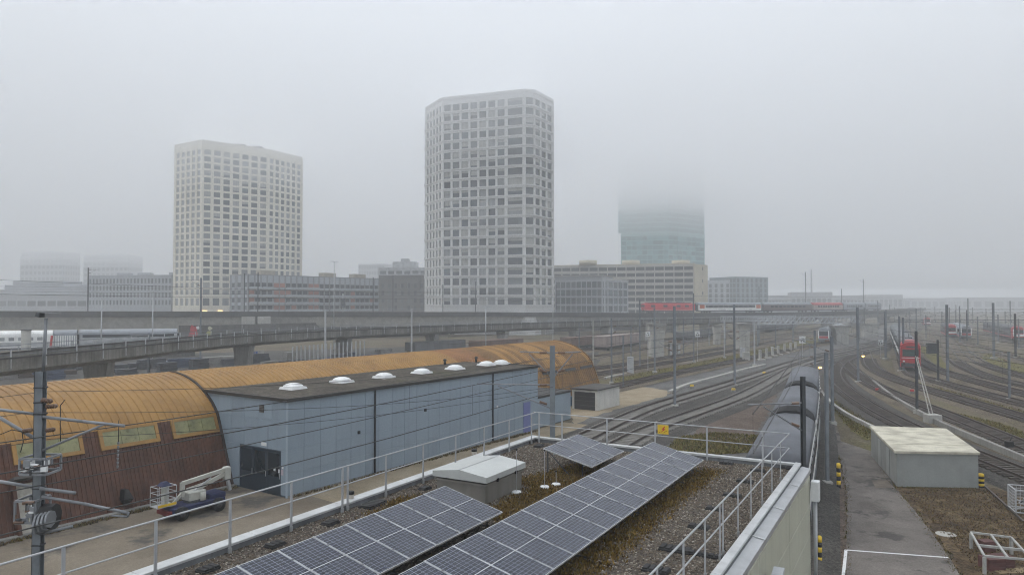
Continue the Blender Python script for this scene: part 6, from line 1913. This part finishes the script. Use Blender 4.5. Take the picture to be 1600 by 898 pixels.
for kk_, lab in (('D1', 'overhead line above the first rusty siding'), ('D2', 'overhead line above the second rusty siding'), ('F', 'overhead line above the yard track below the signal box'), ('G', 'overhead line above the yard track by the grassy island'), ('H1', 'overhead line above the track along the mossy verge'), ('H2', 'overhead line above the nearer track of the pair left of the verge'), ('H3', 'overhead line above the farther track of the pair left of the verge'), ('T', 'overhead line above the grey-roofed train')):
    wires(kk_, lab, [('contact_wire', 5.6, .022), ('messenger_wire', 6.9, .022)])
# wires along the two viaducts
for PP, NN, off, zc, lab in ((PZ, Nn, -2.15, 5.2, 'overhead line above the nearer viaduct track'), (PZ, Nn, 2.15, 5.2, 'overhead line above the farther viaduct track'), (PQ, NQ, 0, 5.4, 'overhead line above the near ramp')):
    t = thing('overhead_wire', lab, 'wire', (0, 0, 0))
    for dz_ in (0, 1.3):
        q = MB(); q.tube([(p.x + n.x*off, p.y + n.y*off, p.z + zc + dz_) for p, n in list(zip(PP, NN))[::3]], .022, 4); q.build('contact_wire' if dz_ == 0 else 'messenger_wire', WIRE, t)
# thin masts crowding the far yard
far_m = [(1592, 498, 545), (1571, 486, 522), (1560, 492, 536), (1541, 482, 512), (1528, 494, 541), (1520, 480, 508), (1493, 484, 514), (1472, 487, 520), (1461, 479, 506), (1447, 492, 530), (1439, 480, 505), (1421, 487, 516), (1398, 480, 504)]
od = ['first', 'second', 'third', 'fourth', 'fifth', 'sixth', 'seventh', 'eighth', 'ninth', 'tenth', 'eleventh', 'twelfth', 'thirteenth']
for k, (x, yt, yb) in enumerate(far_m):
    gmast('thin far yard mast, %s of its kind counted from the right edge' % od[k], x, yt, yb, .3, STEEL_G, [(.6, 2.2 if k % 2 else -2.2, '')], group='thin masts in the far yard')
mid_m = [(1212, 507, 545), (1108, 500, 540), (1068, 497, 556), (1240, 500, 530), (1302, 490, 522), (1330, 492, 519), (986, 508, 566), (905, 503, 560)]
for k, (x, yt, yb) in enumerate(mid_m):
    gmast('thin mast under the viaduct, %s' % ('right of the row of concrete posts', 'before the rear pier of the white coach', 'between the two slim main-track masts, farther back', 'left of the white-fronted train', 'right of the white-fronted train', 'just left of the tall curve mast', 'beside the grey relay cabinet', 'behind the orange depot end')[k], x, yt, yb, .24, STEEL_G, [(.5, 2.0, '')], group='thin masts under the viaduct')

# ================================================================== SMALL THINGS
# ---- cherry picker
p = gp(303, 802)
ck = thing('boom_lift', 'white and blue boom lift parked against the brown depot wall', 'boom lift', p, BZ)
ck.scale = (.84, .84, .84)
BLU = mat('deep blue chassis', (.015, .022, .075), .45, 0, .12, 2); BW_ = mat('off-white boom', (.45, .45, .41), .45, 0, .1, 2)
q = MB(); q.cbox(-1.7, 1.7, -.65, .65, .42, .78, .06); q.build('chassis', BLU, ck)
q = MB(); q.cbox(.7, 1.75, -.6, .6, .78, 1.05, .05); q.build('engine_cover', BLU, ck)
q = MB(); q.box(-1.95, -1.7, -.6, .6, .4, .62); q.build('rear_bar', mat('dull maroon bar', (.14, .02, .02), .5), ck)
for x in (-1.2, 1.15):
    for y in (-.72, .72):
        q = MB(); q.cyl((x, y - .13, .4), (x, y + .13, .4), .4, n=16); w = q.build('wheel', BLACK, ck, True)
        q = MB(); q.cyl((x, y - .14, .4), (x, y + .14, .4), .18, n=12); q.build('rim', TRD, w, True)
q = MB(); q.cyl((-.1, 0, .78), (-.1, 0, .92), .5, n=16); q.build('slew_ring', TRD, ck)
q = MB(); q.cbox(-.55, .55, -.42, .42, .92, 1.42, .06); q.build('turret', BW_, ck)
q = MB(); q.cyl((.25, -.5, .85), (.25, -.5, 1.3), .17, n=12); q.build('tank', BW_, ck, True)
def beam(name, a, b_, w, h, m=BW_, y=0.0):
    a, b_ = Vector((a[0], y, a[1])), Vector((b_[0], y, b_[1])); d = b_ - a
    q = MB(); q.obox((a + b_) / 2, (d.length, w, h), 0, ry=-math.atan2(d.z, d.x)); return q.build(name, m, ck)
beam('lower_boom', (-.5, 1.25), (2.1, 2.0), .2, .2); beam('lower_link', (-.35, 1.5), (2.1, 1.78), .1, .1, y=.2)
beam('upper_boom', (2.15, 2.25), (-.75, 1.95), .18, .22, y=-.02); beam('riser', (-.75, 1.2), (-.75, 2.0), .24, .2)
q = MB(); q.cbox(1.95, 2.35, -.2, .2, 1.65, 2.4, .05); q.build('knuckle', BW_, ck)
beam('lift_cylinder', (-.2, 1.35), (1.0, 1.95), .08, .08, GALV, -.15)
beam('knuckle_leg', (2.2, 1.7), (2.4, .9), .2, .16, GALV); beam('jib', (-.75, 1.4), (-1.5, .75), .14, .14)
bx0, bx1, by, bz0, bz1 = -2.45, -1.35, .4, .95, 2.05
bsk = MB(); bsk.box(bx0, bx1, -by, by, bz0 - .05, bz0); bk = bsk.build('basket_floor', GALV, ck)
for x in (bx0, (bx0 + bx1)/2, bx1):
    for y in (-by, by):
        q = MB(); q.cyl((x, y, bz0), (x, y, bz1), .022, n=6); q.build('basket_post', GALV, bk)
for z in (1.3, 1.7, 2.05):
    q = MB(); q.tube([(bx0, -by, z), (bx1, -by, z), (bx1, by, z), (bx0, by, z), (bx0, -by, z)], .022, 6); q.build('basket_rail', GALV, bk)
q = MB(); q.cbox(-1.95, -1.7, -.2, .2, bz0, bz1, .03); q.build('basket_column', BW_, ck)
q = MB(); q.loft([[(-2.15, -.3, 2.06), (-1.55, -.3, 2.06), (-1.55, .3, 2.06), (-2.15, .3, 2.06)], [(-1.98, -.12, 2.28), (-1.72, -.12, 2.28), (-1.72, .12, 2.28), (-1.98, .12, 2.28)]]); q.build('control_cover', BLU, ck)
q = MB(); q.box(bx0, bx1, -by - .02, -by, bz0, bz0 + .14); q.build('toe_board', YELLOW, bk)

# ---- striped bollards
def bollard(label, x, yt, yb, r=.11):
    p = gp(x, yb); h = zat(yt, p.y)
    t = thing('striped_bollard', label, 'bollard', p, 0, 'yellow and black bollards')
    n_ = 6
    for k in range(n_):
        q = MB(); q.cyl((0, 0, h*k/n_), (0, 0, h*(k + 1)/n_), r, n=14); q.build('band', BLACK if k % 2 == 0 else YELLOW, t, True)
    q = MB(); q.cyl((0, 0, h), (0, 0, h + .04), r, r * .6, n=14); q.build('cap', YELLOW, t)
bollard('yellow and black bollard beside the path mast', 1310.5, 724, 763)
bollard('yellow and black bollard close to the cream wall', 1281, 838, 885, .09)
bollard('yellow-topped bollard behind the concrete hut', 1533, 740, 762, .16)

# ---- steel frame trolley on crates
PST = mat('pale steel tube', (.42, .42, .4), .5, .1, .15, 3, streak=.2); MAR = mat('maroon crate', (.13, .055, .05), .7, 0, .25, 2.5)
c = [gp(1517, 831, .75), gp(1580, 839, .75), gp(1612, 874, .75), gp(1538, 868, .75)]
fr = thing('steel_frame', 'pale rectangular steel tube frame lying on crates at the right', 'frame', Vector((c[3].x, c[3].y, 0)))
L_ = [p - fr.location for p in c]
def bar(a, b_, r=.038, nm='tube', m=PST):
    d = b_ - a; q = MB(); q.obox((a + b_) / 2, (d.length, r * 2, r * 2), math.atan2(d.y, d.x), ry=-math.asin(d.z / d.length)); q.build(nm, m, fr)
for a, b_ in ((0, 1), (1, 2), (2, 3), (3, 0)): bar(L_[a], L_[b_])
z_ = Vector((0, 0, .012))
bar(L_[0].lerp(L_[1], .5) + z_, L_[3].lerp(L_[2], .5) + z_); bar(L_[0].lerp(L_[3], .55) - z_*2, L_[1].lerp(L_[2], .55) - z_*2, .045)
for k in range(4):
    q = MB(); q.box(-.05, .05, -.05, .05, 0, .70); q.build('leg', PST, fr, loc=(L_[k].x, L_[k].y, 0))
for x, y, lab, s in ((1549, 889, 'dark maroon crate under the near corner of the steel frame', .55), (1566, 886, 'second maroon crate under the steel frame', .5), (1541, 862, 'small maroon box under the steel frame behind the crates', .4)):
    p = gp(x, y); t = thing('crate', lab, 'crate', p, .15, 'maroon crates under the steel frame')
    q = MB(); q.box(-s*.62, s*.62, -s*.5, s*.5, .04, .5); q.build('box', MAR, t)
    for k in range(3):
        q = MB(); q.box(-s*.66, s*.66, -s*.56, -s*.5 - .002, .06 + k*.16, .18 + k*.16); q.build('slat', MAR, t)
# timber board lying in front
p = gp(1588, 893); q = MB(); q.cbox(-.9, .9, -.25, .25, .0, .08, .01); o = q.build('timber_board', mat('raw timber', (.3, .23, .13), .8, 0, .2, 3), loc=p, rz=.1); tag(o, 'pale timber board on the soil beside the crates', 'board')
# wire mesh cage at the right edge
p = gp(1611, 802)
t = thing('mesh_cage', 'galvanised wire mesh pallet cage filled with scrap at the right edge', 'cage', p, rad(-20))
for x in (-.8, .8):
    for y in (-.6, .6):
        q = MB(); q.box(x - .03, x + .03, y - .03, y + .03, 0, 1.25); q.build('corner_post', GALV, t)
for z in (.15, 1.25):
    q = MB(); q.tube([(-.8, -.6, z), (.8, -.6, z), (.8, .6, z), (-.8, .6, z), (-.8, -.6, z)], .03, 6); q.build('frame_rail', GALV, t)
mesh_ = MB()
for k in range(1, 9):
    f = -.8 + 1.6*k/9
    for y in (-.6, .6): mesh_.cyl((f, y, .15), (f, y, 1.25), .008, n=4)
for k in range(1, 7):
    f = -.6 + 1.2*k/7
    for x in (-.8, .8): mesh_.cyl((x, f, .15), (x, f, 1.25), .008, n=4)
for k in range(1, 7):
    z = .15 + 1.1*k/7; mesh_.tube([(-.8, -.6, z), (.8, -.6, z), (.8, .6, z), (-.8, .6, z), (-.8, -.6, z)], .008, 4)
mesh_.build('wire_mesh', GALV, t)
for k in range(14):
    q = MB(); a = random.uniform(0, 3.1); l = random.uniform(.3, .6); cx, cy, cz = random.uniform(-.4, .4), random.uniform(-.3, .3), .2 + k*.035
    q.cyl((cx - l*math.cos(a), cy - l*.6*math.sin(a), cz), (cx + l*math.cos(a), cy + l*.6*math.sin(a), cz + .1), .04, n=6); q.build('scrap_pipe', random.choice((GALV, STEEL_D, PST)), t)
# lever box by the curved track
p = gp(1577, 704); t = thing('point_machine', 'dark point machine with orange timber beside the curved track', 'point machine', p, .3)
q = MB(); q.cbox(-.25, .25, -.2, .2, 0, .7, .04); q.build('housing', BLACK, t); q = MB(); q.cyl((0, 0, .6), (.3, 0, 1.0), .04, n=6); q.build('lever', BLACK, t)
q = MB(); q.cbox(.3, 1.7, -.3, .3, 0, .2, .02); q.build('timber', mat('orange timber', (.4, .22, .06), .8), t)
# loose rails leading behind the hut
for k, (a, b_, lab) in enumerate([((1528, 752), (1600, 818), 'loose rusty rail lying on the ground right of the hut'), ((1536, 738), (1610, 780), 'second loose rusty rail right of the hut')]):
    A, Bz = gp(*a), gp(*b_); d = Bz - A
    q = MB(); q.obox((0, 0, .08), (d.length, .1, .14)); o = q.build('loose_rail', RAILM, loc=(A + Bz)/2, rz=math.atan2(d.y, d.x)); tag(o, lab, 'rail')
# row of concrete L-posts
for k, (x, y) in enumerate([(1189, 563), (1199, 560), (1208, 557), (1217, 554.5), (1227, 552), (1236, 549.5), (1244, 547.5)]):
    p = gp(x, y); t = thing('concrete_post', ['concrete footing post nearest the galvanised mast', 'second concrete footing post in the trackside row', 'third concrete footing post in the trackside row', 'middle concrete footing post in the trackside row', 'fifth concrete footing post in the trackside row', 'sixth concrete footing post in the trackside row', 'last concrete footing post, beside the number board'][k], 'post', p, 0, 'row of concrete footing posts')
    q = MB(); q.cbox(-.55, .75, -.5, .5, -.1, .3, .04); q.build('footing', CONC_L, t); q = MB(); q.cbox(-.35, .05, -.3, .3, .3, 2.0, .04); q.build('stub', CONC_L, t)
# equipment cabinets
for x, y, w, h, m, lab in ((1166, 565, 1.2, 1.8, CONC_L, 'pale trackside cabinet left of the galvanised mast'), (1160, 561, .8, 2.2, GALV, 'narrow grey trackside cabinet beside the pale cabinet'), (985, 584, .9, 2.6, GALV, 'grey trackside relay cabinet near the depot end'), (905, 640, .0, 0, BLUE, ''), (888, 634, .8, 1.0, mat('blue bin', (.05, .12, .2), .5), 'blue bin between the annex and the white garage')):
    if not lab: continue
    p = gp(x, y); t = thing('trackside_cabinet', lab, 'cabinet', p)
    q = MB(); q.cbox(-w/2, w/2, -.35, .35, .1, h, .04); q.build('housing', m, t); q = MB(); q.box(-w/2 - .05, w/2 + .05, -.4, .4, 0, .1); q.build('base', CONC, t)
    q = MB(); q.box(-w/2 + .08, w/2 - .08, -.37, -.351, .2, h - .1); q.build('door', m, t)
# row of white stanchions behind the depot
ORD = 'first second third fourth fifth sixth seventh eighth ninth tenth eleventh twelfth thirteenth fourteenth fifteenth sixteenth seventeenth eighteenth'.split()
for k in range(18):
    x = 457 + k * 6.6; y = 588 - k * .9
    p = gp(x, y); t = thing('stanchion', 'pale steel stanchion behind the orange roof, %s from the left in its row' % ORD[k], 'post', p, 0, 'row of pale stanchions behind the depot')
    h = zat(541 - k * .55, p.y)
    q = MB(); h_post(q, .18, h); q.build('upright', GALV, t); q = MB(); q.box(-.16, .16, -.16, .16, 0, .04); q.build('base_plate', GALV, t)
# stored track material behind the depot
random.seed(21)
STK = [mat('stored steel', (.09, .095, .105), .7, .2, .25, .8), mat('stored timber', (.1, .075, .06), .9, 0, .25, 1), mat('stored blue', (.07, .09, .14), .7, 0, .2, 1), mat('stored concrete', (.3, .29, .27), .9, 0, .2, 1), mat('stored red', (.28, .05, .05), .7, 0, .2, 1)]
SN = ['dark steel', 'brown timber', 'blue-grey', 'pale concrete', 'red']
places = ['at the left edge behind the depot', 'below the ramp behind the switch mast', 'below the ramp left of the front mast', 'below the ramp right of the front mast', 'below the graffiti wall', 'behind the depot joint', 'left of the stanchion row', 'among the stanchions', 'right of the stanchion row', 'below the white tower', 'behind the depot roof middle', 'behind the far depot roof']
for k in range(46):
    x = 8 + k * 18.5 + random.uniform(-8, 8); y = float(np.interp(x, [0, 370, 700, 900], [590, 571, 556, 548])) + random.uniform(-9, 8)
    p = gp(x, y); mi = 4 if k == 8 else random.choice((0, 0, 1, 2, 2, 3)); n_ = random.randint(2, 5); L = random.uniform(2.5, 5.5); W_ = random.uniform(.8, 1.6)
    t = thing('material_stack', '%s %s stack %s' % ('low' if n_ < 4 else 'taller', SN[mi], places[min(11, k // 4)]) + ', ' + ('first', 'second', 'third', 'fourth')[k % 4] + ' there', 'stack', p, rad(random.uniform(40, 75)), 'stored track material behind the depot')
    z = 0
    for j in range(n_):
        hh = random.uniform(.22, .42); dx = random.uniform(-.15, .15)
        for i in range(3):
            q = MB(); y0 = -W_/2 + i * W_/3; q.box(-L/2 + dx, L/2 + dx, y0 + .02, y0 + W_/3 - .02, z, z + hh - .04); q.build('piece', STK[mi], t)
        z += hh
# low boundary wall with blue lettering panel behind the depot
A, Bz = gp(378, 568), gp(412, 566)
t = thing('low_wall', 'low pale concrete wall with a blue scrawl behind the depot roof', 'wall', A, math.atan2(Bz.y - A.y, Bz.x - A.x)); L = (Bz - A).length
q = MB(); q.box(0, L, 0, .3, 0, 2.2); q.build('wall', CONC_L, t)
for k in range(4):
    q = MB(); x = .8 + k * .55; q.box(x, x + .38, -.012, 0, 1.55 + .1 * (k % 2), 2.05); q.build('scrawl', mat('graffiti blue', (.06, .12, .35), .8), t)
# round concrete column standing at the left
p = pt(42, 112)
t = thing('round_column', 'round pale concrete column at the left between the ramp and the stabled trains', 'column', p)
q = MB(); q.cyl((0, 0, 0), (0, 0, zat(516, 112)), .68, n=18); q.build('shaft', CONC_L, t, True); q = MB(); q.cyl((0, 0, zat(516, 112)), (0, 0, zat(514.5, 112)), .75, n=18); q.build('cap', CONC_D, t)

# weeds along path edges, hut and walls
def strip(pp, w):
    A = [gp(*p) for p in pp]; out = []; back = []
    for i, p in enumerate(A):
        d = (A[min(i+1, len(A)-1)] - A[max(i-1, 0)]).normalized(); n = Vector((-d.y, d.x, 0)) * w
        out.append(p + n); back.append(p - n)
    return out + back[::-1]
tufts('path_weeds', [(strip([(1323, 930), (1323, 860), (1325, 775), (1314, 715)], .16), .25), (strip([(1362, 706), (1396, 760), (1440, 812), (1482, 872), (1515, 930)], .22), .35), (strip([(1399, 762), (1460, 764), (1524, 764)], .2), .25), (strip([(1282, 930), (1280, 800), (1279, 740)], .25), .15)], 2600, .03, .1, GR + BR, 'weeds and dead grass along the path edges and the hut')
tufts('yard_weeds', [([Vector((*Bw(-20, 4.3), 0)), Vector((*Bw(-.2, 4.3), 0)), Vector((*Bw(-.2, 4.0), 0)), Vector((*Bw(-20, 3.9), 0))], .6), ([Vector((*Bw(.2, -.1), 0)), Vector((*Bw(25, -.1), 0)), Vector((*Bw(25, -.45), 0)), Vector((*Bw(.2, -.3), 0))], .4)], 1600, .04, .15, GR + BR, 'weeds along the foot of the depot and the blue hall')
# darker asphalt repair patch and drain on the path
A = [gp(1362, 752), gp(1386, 752), gp(1398, 764), gp(1368, 764)]
b_ = MB(); zz = SHEETZ[0] + .02
b_.add([(p.x, p.y, zz) for p in A][::-1], [(0, 1, 2, 3)]); b_.build('repair_patch', mat('old concrete patch', (.15, .125, .1), .9, 0, .25, 2), path_o)

# ================================================================== AIR
def haze_box(name, x, y0, y1, z0, z1, dens, col, label):
    b = MB(); b.box(-x, x, y0, y1, z0, z1)
    m = bpy.data.materials.new(name)
    m.use_nodes = True
    nt = m.node_tree; nt.nodes.clear()
    out = nt.nodes.new('ShaderNodeOutputMaterial')
    v = nt.nodes.new('ShaderNodeVolumePrincipled')
    v.inputs['Color'].default_value = (*col, 1)
    v.inputs['Density'].default_value = dens
    v.inputs['Anisotropy'].default_value = 0.0
    nt.links.new(v.outputs[0], out.inputs['Volume'])
    o = b.build(name, m)
    return stuff(o, label, 'haze')
haze_box('haze', 2450, -330, 2450, -1, 134, .00125, (.93, .96, 1.0), 'pale grey-blue mist filling the air over the whole railway yard')
haze_box('haze', 2445, -325, 2445, 58, 133.5, .0048, (.95, .97, 1.0), 'thin lower fringe of the low cloud around the tower tops')  # fringe of the low cloud, a separate volume under the haze name
haze_box('haze', 2440, -320, 2440, 77, 133, .013, (.95, .97, 1.0), 'dense low cloud hiding the top of the green glass tower')  # the low cloud itself, added as a denser volume under the haze name
